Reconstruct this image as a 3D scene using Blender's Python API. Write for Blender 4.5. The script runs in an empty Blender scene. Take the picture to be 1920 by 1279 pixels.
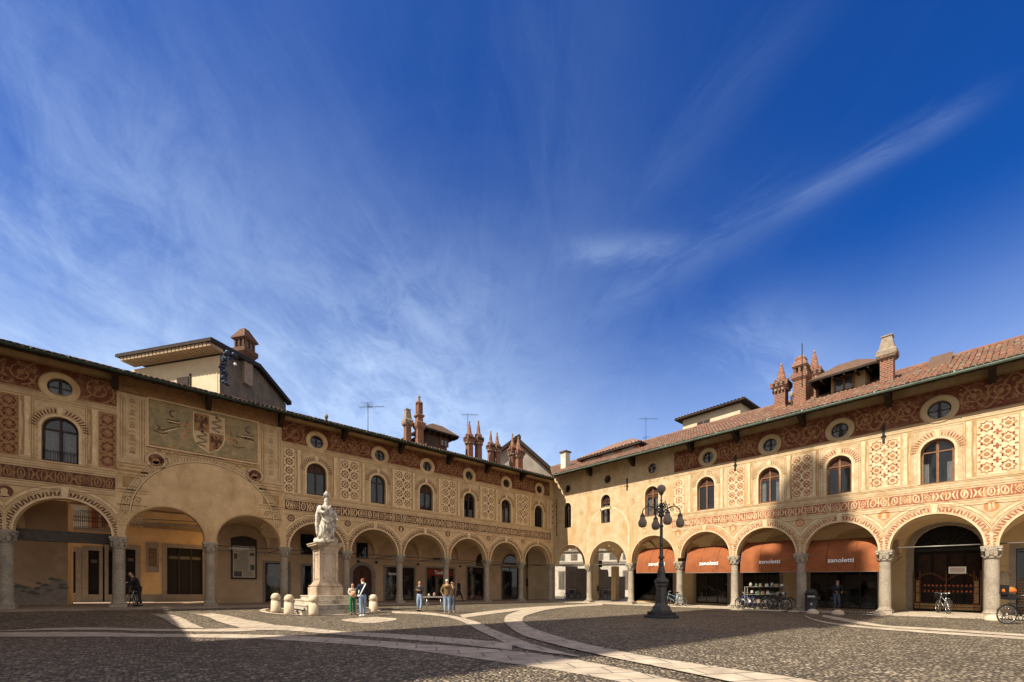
import bpy, math, random
from mathutils import Vector, Matrix
from mathutils.geometry import tessellate_polygon
random.seed(7)
rad = math.radians
S = bpy.context.scene
# ---------------------------------------------------------------- camera
CAMP = Vector((-28.08, -27.32, 1.40)); FX = 806.7; HY = 1099.0
FW = Vector((.6472, .7623, 0)); RT = Vector((.7623, -.6472, 0))
cd = bpy.data.cameras.new('camera'); cam = bpy.data.objects.new('camera', cd); S.collection.objects.link(cam)
cam.location = CAMP; cam.rotation_euler = (rad(90), 0, rad(49.67 - 90))
cd.sensor_width = 36; cd.lens = FX / 1920 * 36; cd.shift_y = (HY - 639.5) / 1920
cd.clip_start = .1; cd.clip_end = 2000
S.camera = cam
# ---------------------------------------------------------------- light
SUN_EL = 48.5; DEL = 4.5           # the sun stands just behind the left wing, over the west side
sv = Vector((-math.cos(rad(DEL)), math.sin(rad(DEL)), math.tan(rad(SUN_EL)))).normalized()
sd = bpy.data.lights.new('sun', 'SUN'); sun = bpy.data.objects.new('sun', sd); S.collection.objects.link(sun)
sd.energy = 5.0; sd.angle = rad(.53); sd.color = (1.0, .90, .74)
sun.rotation_euler = sv.to_track_quat('Z', 'Y').to_euler()
S.view_settings.view_transform = 'Standard'; S.view_settings.look = 'None'
S.view_settings.exposure = .72; S.view_settings.gamma = 1
W = bpy.data.worlds.new('World'); S.world = W; W.use_nodes = True
nt = W.node_tree; N = nt.nodes; Lk = nt.links; N.clear()
def nn(t, **k):
    n = N.new(t)
    for a, b in k.items(): setattr(n, a, b)
    return n
sky = nn('ShaderNodeTexSky', sky_type='NISHITA', sun_disc=False)
sky.sun_elevation = rad(SUN_EL); sky.sun_rotation = math.atan2(sv.x, sv.y); sky.altitude = 100
sky.air_density = 1.0; sky.dust_density = .25; sky.ozone_density = 4.0
hs = nn('ShaderNodeHueSaturation'); hs.inputs['Saturation'].default_value = 1.22; hs.inputs['Hue'].default_value = .512
Lk.new(sky.outputs[0], hs.inputs['Color'])
mul = nn('ShaderNodeMixRGB', blend_type='MULTIPLY'); mul.inputs[0].default_value = 1; Lk.new(hs.outputs[0], mul.inputs[1]); mul.inputs[2].default_value = (.12, .64, 1.04, 1)
tc = nn('ShaderNodeTexCoord'); sep = nn('ShaderNodeSeparateXYZ'); Lk.new(tc.outputs['Generated'], sep.inputs[0])
def M_(op, a, b=None, c=None, clamp=False):
    m = nn('ShaderNodeMath', operation=op, use_clamp=clamp)
    for i, v in enumerate((a, b, c)):
        if v is None: continue
        if isinstance(v, (int, float)): m.inputs[i].default_value = v
        else: Lk.new(v, m.inputs[i])
    return m.outputs[0]
zz = M_('ADD', M_('MAXIMUM', sep.outputs[2], 0.0), .10)
px_ = M_('DIVIDE', sep.outputs[0], zz); py_ = M_('DIVIDE', sep.outputs[1], zz)
aw = rad(47.5)     # cirrus streaks run away from the viewer towards this bearing
al = M_('ADD', M_('MULTIPLY', px_, math.cos(aw)), M_('MULTIPLY', py_, math.sin(aw)))
ac = M_('ADD', M_('MULTIPLY', px_, math.sin(aw)), M_('MULTIPLY', py_, -math.cos(aw)))   # + to the right
def cnoise(sa, sc, off, scale, detail, rough, dist, lo, hi):
    cmb = nn('ShaderNodeCombineXYZ')
    Lk.new(M_('MULTIPLY', al, sa), cmb.inputs[0]); Lk.new(M_('ADD', M_('MULTIPLY', ac, sc), off), cmb.inputs[1])
    n = nn('ShaderNodeTexNoise'); Lk.new(cmb.outputs[0], n.inputs['Vector'])
    n.inputs['Scale'].default_value = scale; n.inputs['Detail'].default_value = detail
    n.inputs['Roughness'].default_value = rough; n.inputs['Distortion'].default_value = dist
    mr = nn('ShaderNodeMapRange', interpolation_type='SMOOTHSTEP'); Lk.new(n.outputs[0], mr.inputs[0])
    mr.inputs[1].default_value = lo; mr.inputs[2].default_value = hi
    return mr.outputs[0]
c1 = cnoise(.42, .80, 3.3, 1.5, 10, .66, 1.9, .34, .78)
c2 = cnoise(.30, 1.1, 9.1, 3.6, 11, .72, 2.2, .36, .84)
c3 = cnoise(.8, .8, 5.0, .75, 3, .5, .5, .34, .68)
cl = M_('MULTIPLY', M_('ADD', M_('MULTIPLY', c1, .55), M_('MULTIPLY', c2, .38)), M_('ADD', M_('MULTIPLY', c3, .72), .28))
def smap(v, a, b, c, d):
    m = nn('ShaderNodeMapRange', interpolation_type='SMOOTHSTEP'); Lk.new(v, m.inputs[0])
    for i, q in enumerate((a, b, c, d)): m.inputs[i + 1].default_value = q
    return m.outputs[0]
# the veil lies to the left and low; the upper right is clear deep blue
left = smap(ac, .85, -.85, .05, 1.0)
hgh = smap(sep.outputs[2], .82, .22, .16, 1.0)
veil = M_('MULTIPLY', M_('MULTIPLY', left, hgh), M_('ADD', M_('MULTIPLY', cl, 1.10), .14))
low = smap(sep.outputs[2], .56, .10, 0, .82)
def wisp(al_c, ac_c, ang, lx, ly, amp, off, fx=2.0, fy=6.0):
    """soft elongated cloud: centre, bearing of its long axis, half length, half width"""
    da, dc = M_('SUBTRACT', al, al_c), M_('SUBTRACT', ac, ac_c); c_, s_ = math.cos(ang), math.sin(ang)
    p = M_('ADD', M_('MULTIPLY', da, c_), M_('MULTIPLY', dc, s_)); q = M_('SUBTRACT', M_('MULTIPLY', dc, c_), M_('MULTIPLY', da, s_))
    cmb = nn('ShaderNodeCombineXYZ'); Lk.new(M_('MULTIPLY', p, fx), cmb.inputs[0]); Lk.new(M_('ADD', M_('MULTIPLY', q, fy), off), cmb.inputs[1])
    n = nn('ShaderNodeTexNoise'); Lk.new(cmb.outputs[0], n.inputs['Vector']); n.inputs['Scale'].default_value = 3.0
    n.inputs['Detail'].default_value = 10; n.inputs['Roughness'].default_value = .68; n.inputs['Distortion'].default_value = .6
    q2 = M_('DIVIDE', M_('ADD', q, M_('MULTIPLY', M_('SUBTRACT', n.outputs[0], .5), ly * 2.0)), ly); p2 = M_('DIVIDE', p, lx)
    g = M_('EXPONENT', M_('MULTIPLY', M_('ADD', M_('MULTIPLY', q2, q2), M_('POWER', M_('ABSOLUTE', p2), 4)), -1))
    return M_('MULTIPLY', g, M_('MULTIPLY', smap(n.outputs[0], .25, .75, .35, 1.0), amp))
wt = wisp(.90, .69, math.atan2(-.264, .25), .15, .034, .155, 1.0)        # long band on the right
wt2 = wisp(1.15, .42, math.atan2(-.264, .25), .30, .07, .10, 4.0)
w2 = wisp(1.10, .235, math.pi / 2 + .05, .14, .040, .22, 7.0, 3, 5)      # small patch in the middle
w3 = wisp(.90, .10, .15, .32, .10, .05, 12.0, 1.2, 6)                    # faint fan above it
w4 = wisp(.82, .34, -.5, .22, .05, .05, 15.0, 1.2, 6)
w5 = wisp(1.65, -.22, .1, .60, .50, .36, 19.0, 1.6, 2.4); w7 = wisp(1.25, -1.0, -.7, .70, .34, .30, 31.0, 1.2, 2.4)                 # bright low bank left of the corner
w6 = wisp(1.55, .95, .9, .40, .14, .22, 23.0, 1.6, 4)
cl = veil
for w_ in (w7, low, wt, wt2, w2, w3, w4, w5, w6): cl = M_('ADD', cl, w_)
cl = M_('MINIMUM', M_('MAXIMUM', cl, 0.0), .82)
behind = M_('MULTIPLY', smap(al, .55, -.10, 0, 1), .60)     # warm-white fill added to the unseen sky behind and above the viewer
mix = nn('ShaderNodeMixRGB'); Lk.new(cl, mix.inputs[0]); Lk.new(mul.outputs[0], mix.inputs[1]); mix.inputs[2].default_value = (4.3, 5.6, 7.8, 1)
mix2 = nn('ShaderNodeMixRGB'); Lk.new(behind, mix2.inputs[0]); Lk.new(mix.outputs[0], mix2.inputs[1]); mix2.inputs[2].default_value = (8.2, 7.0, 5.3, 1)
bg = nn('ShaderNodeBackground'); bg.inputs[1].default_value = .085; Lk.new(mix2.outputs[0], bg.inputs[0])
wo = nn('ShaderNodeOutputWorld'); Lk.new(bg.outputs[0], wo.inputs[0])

# ---------------------------------------------------------------- frames and inverse helpers
KA = .0112; KB = -.013
def FA(u, d, z): return Vector((-u, -d, z + KA * u))      # left wing: u from the corner to the left, d out from the wall
def FB(u, d, z): return Vector((-d, -u, z + KB * u))      # right wing
def ID(x, y, z): return Vector((x, y, z))
def invA(x, y, d=0):
    a = (x - 960) / FX; Y = 27.32 - d; q = (a * .7623 * Y + .6472 * Y) / (.7623 - a * .6472)
    s = 28.08 - q; Z = .6472 * q + .7623 * Y
    return s, 1.40 + (HY - y) * Z / FX - KA * s
def invB(x, y, d=0):
    a = (x - 960) / FX; X = 28.08 - d; q = (.7623 * X - a * .6472 * X) / (.6472 + a * .7623)
    t = 27.32 - q; Z = .6472 * X + .7623 * q
    return t, 1.40 + (HY - y) * Z / FX - KB * t
def sA(x, d=0): return invA(x, 1000, d)[0]
def sB(x, d=0): return invB(x, 1000, d)[0]
def gz(x, y):
    w = min(1, max(0, (y + 7) / 6)); return KA * max(0, -x) * w
def gpt(x, y):
    z = 0
    for _ in range(12):
        Z = (1.4 - z) * FX / (y - HY); P = CAMP + FW * Z + RT * ((x - 960) / FX * Z); z = gz(P.x, P.y)
    return Vector((P.x, P.y, z))
def pix(x, y, Z):
    return CAMP + FW * Z + RT * ((x - 960) / FX * Z) + Vector((0, 0, (HY - y) * Z / FX))

# ---------------------------------------------------------------- mesh builder
COL = S.collection
class MB:
    def __init__(s, T=ID): s.v = []; s.f = []; s.m = []; s.T = T; s.sm = []
    def pt(s, p): s.v.append(s.T(*p)); return len(s.v) - 1
    def face(s, idx, m=0, sm=False): s.f.append(tuple(idx)); s.m.append(m); s.sm.append(sm)
    def poly(s, pts, m=0): s.face([s.pt(p) for p in pts], m)
    def box(s, c, sz, m=0, rz=0, taper=1):
        cx, cy, cz = c; a, b, h = sz[0] / 2, sz[1] / 2, sz[2] / 2; cs, sn = math.cos(rz), math.sin(rz)
        ids = []
        for k, zz_ in ((1, -h), (taper, h)):
            for X, Y in ((-a * k, -b * k), (a * k, -b * k), (a * k, b * k), (-a * k, b * k)):
                ids.append(s.pt((cx + X * cs - Y * sn, cy + X * sn + Y * cs, cz + zz_)))
        for q in ((0, 3, 2, 1), (4, 5, 6, 7), (0, 1, 5, 4), (1, 2, 6, 5), (2, 3, 7, 6), (3, 0, 4, 7)): s.face([ids[i] for i in q], m)
    def bx(s, x0, x1, y0, y1, z0, z1, m=0): s.box(((x0 + x1) / 2, (y0 + y1) / 2, (z0 + z1) / 2), (abs(x1 - x0), abs(y1 - y0), abs(z1 - z0)), m)
    def lathe(s, c, prof, n=16, m=0, sm=True, cap=True, a0=0, sx=1, sy=1):
        rings = []
        for r, z in prof:
            rings.append([s.pt((c[0] + r * sx * math.cos(a0 + 2 * math.pi * i / n), c[1] + r * sy * math.sin(a0 + 2 * math.pi * i / n), c[2] + z)) for i in range(n)])
        for a, b in zip(rings, rings[1:]):
            for i in range(n): s.face((a[i], a[(i + 1) % n], b[(i + 1) % n], b[i]), m, sm)
        if cap: s.face(rings[0][::-1], m); s.face(rings[-1], m)
    def tube(s, pts, r, n=6, m=0, closed=False, sm=True):
        P = [Vector(p) for p in pts]; L = len(P); rs = r if isinstance(r, (list, tuple)) else [r] * L; rings = []
        up = None
        for i, p in enumerate(P):
            if closed: t = P[(i + 1) % L] - P[i - 1]
            else: t = P[min(i + 1, L - 1)] - P[max(i - 1, 0)]
            t.normalize()
            if up is None:
                up = Vector((0, 0, 1)) if abs(t.z) < .9 else Vector((1, 0, 0))
            a = t.cross(up)
            if a.length < 1e-4: a = t.cross(Vector((1, 0, 0)))
            a.normalize(); b = a.cross(t).normalized(); up = b
            rings.append([s.pt(tuple(p + (a * math.cos(2 * math.pi * k / n) + b * math.sin(2 * math.pi * k / n)) * rs[i])) for k in range(n)])
        rr = list(zip(rings, rings[1:])) + ([(rings[-1], rings[0])] if closed else [])
        for a, b in rr:
            for k in range(n): s.face((a[k], a[(k + 1) % n], b[(k + 1) % n], b[k]), m, sm)
        if not closed: s.face(rings[0][::-1], m); s.face(rings[-1], m)
    def prism(s, poly2, ax, lo, hi, m=0):
        """poly2 in the two other axes, extruded along ax from lo to hi"""
        def mk(p, w):
            l = list(p); l.insert(ax, w); return tuple(l)
        a = [s.pt(mk(p, lo)) for p in poly2]; b = [s.pt(mk(p, hi)) for p in poly2]; n = len(a)
        s.face(a[::-1], m); s.face(b, m)
        for i in range(n): s.face((a[i], a[(i + 1) % n], b[(i + 1) % n], b[i]), m)
    def sphere(s, c, r, n=12, m=0, sz=(1, 1, 1)):
        k = max(4, n // 2)
        s.lathe(c, [(max(1e-3, r * math.sin(math.pi * i / k)) , -r * sz[2] * math.cos(math.pi * i / k)) for i in range(k + 1)], n, m, True, True, 0, sz[0], sz[1])
    # flat drawing on a wall: (u, z) at depth layer*4 mm
    def flat(s, pts, m, L): s.poly([(p[0], .004 * L, p[1]) for p in pts], m)
    def rect(s, u0, u1, z0, z1, m, L): s.flat([(u0, z0), (u1, z0), (u1, z1), (u0, z1)], m, L)
    def rib(s, pts, w, m, L, closed=False):
        n = len(pts); A = []; B = []
        for i in range(n):
            if closed: p, q = pts[i - 1], pts[(i + 1) % n]
            else: p, q = pts[max(0, i - 1)], pts[min(n - 1, i + 1)]
            dx, dz = q[0] - p[0], q[1] - p[1]; l = math.hypot(dx, dz) or 1; h = (w[i] if isinstance(w, list) else w) / 2
            A.append(s.pt((pts[i][0] - dz / l * h, .004 * L, pts[i][1] + dx / l * h))); B.append(s.pt((pts[i][0] + dz / l * h, .004 * L, pts[i][1] - dx / l * h)))
        for i in range(n if closed else n - 1):
            j = (i + 1) % n; s.face((A[i], A[j], B[j], B[i]), m)
    def disc(s, u, z, r, m, L, n=18, ru=None): s.flat([(u + (ru or r) * math.cos(2 * math.pi * i / n), z + r * math.sin(2 * math.pi * i / n)) for i in range(n)], m, L)
    def ring(s, u, z, r0, r1, m, L, n=28, a0=0, a1=2 * math.pi):
        full = abs(a1 - a0 - 2 * math.pi) < 1e-6
        p = [(u + (r0 + r1) / 2 * math.cos(a0 + (a1 - a0) * i / n), z + (r0 + r1) / 2 * math.sin(a0 + (a1 - a0) * i / n)) for i in range(n if full else n + 1)]
        s.rib(p, r1 - r0, m, L, full)
    def build(s, name, mats, parent=None, loc=None, rz=0, smooth=None):
        me = bpy.data.meshes.new(name); me.from_pydata(s.v, [], s.f)
        if not isinstance(mats, (list, tuple)): mats = [mats]
        for m in mats: me.materials.append(m)
        me.polygons.foreach_set('material_index', s.m)
        me.polygons.foreach_set('use_smooth', s.sm if smooth is None else [smooth] * len(s.f))
        me.update()
        o = bpy.data.objects.new(name, me); COL.objects.link(o)
        if parent: o.parent = parent
        if loc is not None: o.location = loc
        o.rotation_euler.z = rz
        return o
def tag(o, label=None, cat=None, group=None, kind=None):
    if label: o['label'] = label
    if cat: o['category'] = cat
    if group: o['group'] = group
    if kind: o['kind'] = kind
    return o
def thing(name, label, cat, loc=(0, 0, 0), rz=0, group=None):
    o = bpy.data.objects.new(name, None); o.empty_display_size = .3; COL.objects.link(o); o.location = loc; o.rotation_euler.z = rz
    return tag(o, label, cat, group)
def copy_tree(o, parent=None, loc=None, rz=None, label=None):
    c = o.copy(); COL.objects.link(c); c.parent = parent
    if loc is not None: c.location = loc
    if rz is not None: c.rotation_euler.z = rz
    if label: c['label'] = label
    for ch in list(o.children): copy_tree(ch, c)
    return c
FONT = None
def text_mesh(txt, size, bold=0.0):
    cu = bpy.data.curves.new('lettering_curve', 'FONT'); cu.body = txt; cu.size = size; cu.align_x = 'CENTER'; cu.offset = bold; cu.resolution_u = 3
    o = bpy.data.objects.new('tmp', cu); COL.objects.link(o)
    bpy.context.view_layer.update(); dg = bpy.context.evaluated_depsgraph_get()
    me = bpy.data.meshes.new_from_object(o.evaluated_get(dg)); bpy.data.objects.remove(o)
    r = ([v.co.copy() for v in me.vertices], [tuple(p.vertices) for p in me.polygons]); bpy.data.meshes.remove(me)
    return r
def lettering(txt, size, fn, mat, parent, bold=.0, name='lettering'):
    vs, fs = text_mesh(txt, size, bold); me = bpy.data.meshes.new(name); me.from_pydata([fn(v.x, v.y) for v in vs], [], fs)
    me.materials.append(mat); o = bpy.data.objects.new(name, me); COL.objects.link(o); o.parent = parent
    return o

# ---------------------------------------------------------------- materials
def newmat(name):
    m = bpy.data.materials.new(name); m.use_nodes = True; t = m.node_tree; b = t.nodes['Principled BSDF']; return m, t, b
def surf(name, c1, c2=None, sc=1.5, rough=.85, bump=0, bsc=30, c3=None, sc3=.35, lo=.35, hi=.65, metal=0, spec=.3, streak=0, det=6):
    m, t, b = newmat(name); n = t.nodes; l = t.links
    b.inputs['Roughness'].default_value = rough; b.inputs['Metallic'].default_value = metal; b.inputs['Specular IOR Level'].default_value = spec
    tcn = n.new('ShaderNodeTexCoord')
    if c2 is None: c2 = tuple(x * .8 for x in c1)
    no = n.new('ShaderNodeTexNoise'); no.inputs['Scale'].default_value = sc; no.inputs['Detail'].default_value = det; no.inputs['Roughness'].default_value = .65
    l.new(tcn.outputs['Object'], no.inputs['Vector'])
    mr = n.new('ShaderNodeMapRange'); mr.inputs[1].default_value = lo; mr.inputs[2].default_value = hi; l.new(no.outputs[0], mr.inputs[0])
    mx = n.new('ShaderNodeMixRGB'); l.new(mr.outputs[0], mx.inputs[0]); mx.inputs[1].default_value = (*c1, 1); mx.inputs[2].default_value = (*c2, 1)
    out = mx.outputs[0]
    if c3:
        mp = n.new('ShaderNodeMapping'); mp.inputs['Scale'].default_value = (1, 1, .35 if streak else 1); l.new(tcn.outputs['Object'], mp.inputs[0])
        n3 = n.new('ShaderNodeTexNoise'); n3.inputs['Scale'].default_value = sc3; n3.inputs['Detail'].default_value = 8; n3.inputs['Roughness'].default_value = .7; l.new(mp.outputs[0], n3.inputs['Vector'])
        m3 = n.new('ShaderNodeMapRange'); m3.inputs[1].default_value = .48; m3.inputs[2].default_value = .68; l.new(n3.outputs[0], m3.inputs[0])
        x3 = n.new('ShaderNodeMixRGB'); l.new(m3.outputs[0], x3.inputs[0]); l.new(out, x3.inputs[1]); x3.inputs[2].default_value = (*c3, 1); out = x3.outputs[0]
    l.new(out, b.inputs['Base Color'])
    if bump:
        nb = n.new('ShaderNodeTexNoise'); nb.inputs['Scale'].default_value = bsc; nb.inputs['Detail'].default_value = 4; l.new(tcn.outputs['Object'], nb.inputs['Vector'])
        bp = n.new('ShaderNodeBump'); bp.inputs['Strength'].default_value = bump; bp.inputs['Distance'].default_value = .02; l.new(nb.outputs[0], bp.inputs['Height']); l.new(bp.outputs[0], b.inputs['Normal'])
    return m
def brick(name, c1, c2, mortar, rows=.10, width=.23, rough=.9):
    m, t, b = newmat(name); n = t.nodes; l = t.links; b.inputs['Roughness'].default_value = rough; b.inputs['Specular IOR Level'].default_value = .2
    tcn = n.new('ShaderNodeTexCoord'); sp = n.new('ShaderNodeSeparateXYZ'); l.new(tcn.outputs['Object'], sp.inputs[0])
    ad = n.new('ShaderNodeMath'); l.new(sp.outputs[0], ad.inputs[0]); l.new(sp.outputs[1], ad.inputs[1])
    cb = n.new('ShaderNodeCombineXYZ'); l.new(ad.outputs[0], cb.inputs[0]); l.new(sp.outputs[2], cb.inputs[1])
    bt = n.new('ShaderNodeTexBrick'); l.new(cb.outputs[0], bt.inputs['Vector']); bt.inputs['Scale'].default_value = 1
    bt.inputs['Brick Width'].default_value = width; bt.inputs['Row Height'].default_value = rows; bt.inputs['Mortar Size'].default_value = .018
    bt.inputs['Color1'].default_value = (*c1, 1); bt.inputs['Color2'].default_value = (*c2, 1); bt.inputs['Mortar'].default_value = (*mortar, 1)
    no = n.new('ShaderNodeTexNoise'); no.inputs['Scale'].default_value = 5; no.inputs['Detail'].default_value = 6; l.new(tcn.outputs['Object'], no.inputs['Vector'])
    mr = n.new('ShaderNodeMapRange'); mr.inputs[1].default_value = .60; mr.inputs[2].default_value = .70; l.new(no.outputs[0], mr.inputs[0])
    mx = n.new('ShaderNodeMixRGB'); l.new(mr.outputs[0], mx.inputs[0]); l.new(bt.outputs[0], mx.inputs[1]); mx.inputs[2].default_value = (*[x * .8 for x in mortar], 1)
    l.new(mx.outputs[0], b.inputs['Base Color'])
    bp = n.new('ShaderNodeBump'); bp.inputs['Strength'].default_value = .6; bp.inputs['Distance'].default_value = .02; bp.invert = True; l.new(bt.outputs['Fac'], bp.inputs['Height']); l.new(bp.outputs[0], b.inputs['Normal'])
    return m
def plain(name, c, rough=.6, metal=0, spec=.4, emit=0): 
    m, t, b = newmat(name); b.inputs['Base Color'].default_value = (*c, 1); b.inputs['Roughness'].default_value = rough; b.inputs['Metallic'].default_value = metal; b.inputs['Specular IOR Level'].default_value = spec
    if emit: b.inputs['Emission Color'].default_value = (*c, 1); b.inputs['Emission Strength'].default_value = emit
    return m
M = {}
M['plA'] = surf('shade_lifted_ochre_plaster', (.68, .485, .265), (.54, .37, .19), 1.8, .9, .5, 14, (.42, .26, .12), .8, streak=1)  # plaster colour lifted to make up for the left wing's shade
M['plB'] = surf('sun_toned_ochre_plaster', (.57, .44, .275), (.44, .32, .175), 1.8, .9, .45, 14, (.42, .255, .10), .8, streak=1)  # same plaster, its colour held down for the sunlit right wing
M['yel'] = surf('yellow_plaster', (.58, .40, .17), (.50, .32, .12), .9, .9, .2, 14, (.60, .46, .26), .6)
M['cream'] = surf('shade_lifted_cream_paint', (.66, .49, .29), (.51, .365, .20), 2.4, .9, .25, 18, (.42, .27, .13), 1.1)  # cream warmed and lifted in colour against the left wing's shade
M['pale'] = surf('shade_lifted_lime_paint', (.78, .60, .37), (.62, .44, .24), 4, .9, .2, 20)  # lime paint raised in colour because the left wing lies in shade
M['line'] = surf('brown_line_paint', (.19, .10, .042), (.34, .20, .09), 5, .9, c3=(.55, .37, .18), sc3=3.2)
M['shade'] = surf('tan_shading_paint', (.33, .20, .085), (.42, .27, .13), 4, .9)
M['red'] = surf('dark_red_paint', (.105, .026, .014), (.19, .06, .03), 4, .9, .2, 20, (.26, .135, .065), 2.2)
M['redB'] = surf('worn_red_paint', (.22, .050, .026), (.34, .13, .065), 5, .9, c3=(.55, .37, .18), sc3=3.2)
M['dark'] = surf('dark_umber_paint', (.060, .022, .016), (.15, .065, .035), 4, .9, c3=(.32, .19, .09), sc3=3.4)
M['scr'] = surf('tan_scroll_paint', (.40, .235, .105), (.24, .11, .05), 5, .9, lo=.3, hi=.7)
M['org'] = surf('orange_paint', (.50, .20, .06), (.42, .2, .09), 5, .9)
M['grgn'] = surf('grey_green_fresco', (.22, .19, .105), (.36, .275, .145), 2.5, .9, .3, 25, (.50, .34, .165), 1.9, det=10)
M['inn'] = surf('brown_grey_plaster', (.54, .38, .235), (.45, .305, .18), .8, .9, .2, 12, (.38, .26, .155), .4)
M['innB'] = surf('buff_plaster', (.50, .37, .21), (.41, .30, .16), .8, .9, .2, 12)
M['vault'] = surf('vault_plaster', (.64, .46, .26), (.55, .39, .21), .7, .9, .15, 12)
M['frame'] = surf('grey_stone_trim', (.27, .23, .19), (.21, .175, .145), 3, .8, .3, 30)
M['stone'] = surf('speckled_granite', (.40, .345, .265), (.26, .215, .16), 22, .8, .35, 40, (.21, .175, .135), 1.6, lo=.40, hi=.60)
M['mural'] = surf('peeling_base_plaster', (.20, .17, .14), (.12, .10, .08), 2, .9, .4, 12)
M['white'] = surf('white_marble', (.60, .54, .45), (.40, .345, .27), 3, .7, .3, 18, (.22, .185, .14), 2.2, streak=1)
M['marb'] = surf('veined_pedestal_stone', (.56, .45, .34), (.42, .325, .235), 2.5, .7, .3, 20, (.22, .165, .115), 1.6, streak=1)
M['boll'] = surf('pale_bollard_stone', (.62, .52, .38), (.48, .38, .26), 9, .85, .3, 40)
M['gutA'] = surf('shaded_green_copper', (.060, .095, .070), (.025, .040, .030), 4, .55, .1, 20, metal=.3)  # green copper with the left wing's shade put into its colour
M['gutB'] = surf('sunlit_green_copper', (.27, .36, .30), (.15, .22, .18), 4, .55, .1, 20, metal=.2)  # same green copper, sunlight put into its paler colour
M['wood'] = surf('dark_eave_wood', (.040, .026, .017), (.022, .014, .010), 5, .85)
M['beam'] = surf('eave_plaster_band', (.20, .13, .07), (.14, .09, .05), 3, .9)
M['t1'] = surf('terracotta_tile', (.235, .12, .085), (.155, .08, .06), 6, .9, .2, 20)
M['t2'] = surf('brown_tile', (.28, .135, .08), (.18, .09, .055), 6, .9)
M['t3'] = surf('pale_tile', (.29, .20, .145), (.20, .13, .095), 6, .9)
M['t4'] = surf('lichen_tile', (.13, .10, .07), (.20, .155, .105), 9, .9)
M['dt1'] = surf('sooty_tile', (.14, .085, .055), (.09, .055, .04), 6, .9)
M['brk'] = brick('chimney_brick', (.27, .075, .040), (.13, .045, .030), (.27, .20, .14))
M['brk2'] = brick('dark_chimney_brick', (.15, .055, .035), (.085, .04, .03), (.15, .105, .075))
M['ccol'] = surf('pale_chimney_mortar', (.30, .25, .19), (.20, .155, .115), 7, .9, .3, 20)
M['dk'] = plain('dark_interior', (.010, .009, .008), .8)  # near-black colour stands in for unlit depth behind openings
M['wfr'] = surf('dark_window_wood', (.045, .026, .016), (.025, .016, .011), 6, .6)
M['wfrB'] = surf('brown_window_wood', (.24, .115, .055), (.14, .065, .03), 6, .6)
M['curt'] = surf('white_curtain', (.62, .60, .55), (.45, .43, .39), 6, .9)
M['blind'] = surf('rust_blind', (.09, .040, .022), (.055, .025, .014), 6, .9)
M['iron'] = surf('dark_iron', (.035, .034, .033), (.02, .02, .02), 12, .5, metal=.5)
M['lamp'] = surf('grey_cast_iron', (.085, .082, .080), (.055, .052, .05), 8, .42, .1, 30, metal=.35, spec=.5)
M['rust'] = surf('rusty_gate_iron', (.20, .075, .03), (.09, .04, .02), 9, .7)
M['awn'] = surf('terracotta_canvas', (.285, .090, .030), (.215, .066, .023), 2.2, .85, .12, 8)
M['wht'] = plain('white_lettering', (.80, .80, .76), .6)
M['blk'] = plain('matt_black', (.012, .011, .010), .7)
M['paper'] = surf('printed_paper', (.52, .45, .35), (.46, .39, .30), 4, .8)
M['ink'] = plain('faded_ink', (.09, .075, .06), .8)
M['photo'] = surf('sepia_print', (.16, .14, .11), (.05, .045, .04), 14, .7)
M['tyre'] = plain('black_rubber', (.014, .014, .014), .75)
M['steel'] = plain('bright_steel', (.55, .54, .52), .3, .9)
M['skin'] = surf('skin', (.52, .30, .20), (.47, .26, .17), 8, .6)
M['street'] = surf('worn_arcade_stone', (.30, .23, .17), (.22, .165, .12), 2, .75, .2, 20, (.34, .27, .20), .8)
M['orange'] = surf('orange_house_plaster', (.64, .44, .23), (.54, .36, .175), .8, .9, .2, 12, (.47, .30, .15), .9)
M['ywht'] = surf('pale_house_plaster', (.58, .49, .34), (.48, .40, .27), .8, .9, .2, 12)
M['wall'] = surf('white_house_plaster', (.62, .57, .48), (.50, .45, .37), .8, .9, c3=(.36, .31, .25), sc3=.9)
M['gryw'] = surf('stained_grey_render', (.18, .15, .115), (.10, .085, .07), 1.2, .9, .3, 10, (.08, .07, .055), .9, streak=1)
M['bluec'] = surf('blue_tarpaulin', (.035, .07, .15), (.02, .03, .06), 5, .5)
M['bulb'] = surf('smoky_globe_glass', (.26, .20, .155), (.20, .15, .115), 3, .45, spec=.3)
def glassm(name, tint, mixf, rough=.03, wav=.02, base=(.012, .013, .015)):
    m, t, b = newmat(name); n = t.nodes; l = t.links; b.inputs['Base Color'].default_value = (*base, 1); b.inputs['Roughness'].default_value = rough; b.inputs['Specular IOR Level'].default_value = 1.0
    b.inputs['Coat Weight'].default_value = .6; b.inputs['Coat Roughness'].default_value = .02
    tr = n.new('ShaderNodeBsdfTransparent'); tr.inputs[0].default_value = (*tint, 1); mx = n.new('ShaderNodeMixShader'); mx.inputs[0].default_value = mixf
    l.new(tr.outputs[0], mx.inputs[1]); l.new(b.outputs[0], mx.inputs[2]); l.new(mx.outputs[0], n['Material Output'].inputs[0])
    no = n.new('ShaderNodeTexNoise'); no.inputs['Scale'].default_value = 1.3; bp = n.new('ShaderNodeBump'); bp.inputs['Strength'].default_value = wav * 10; bp.inputs['Distance'].default_value = .05
    l.new(no.outputs[0], bp.inputs['Height']); l.new(bp.outputs[0], b.inputs['Normal'])
    return m
M['glass'] = glassm('window_glass', (.85, .88, .9), .5, wav=.03)
M['shop'] = glassm('shop_glass', (.75, .78, .80), .45)
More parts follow.
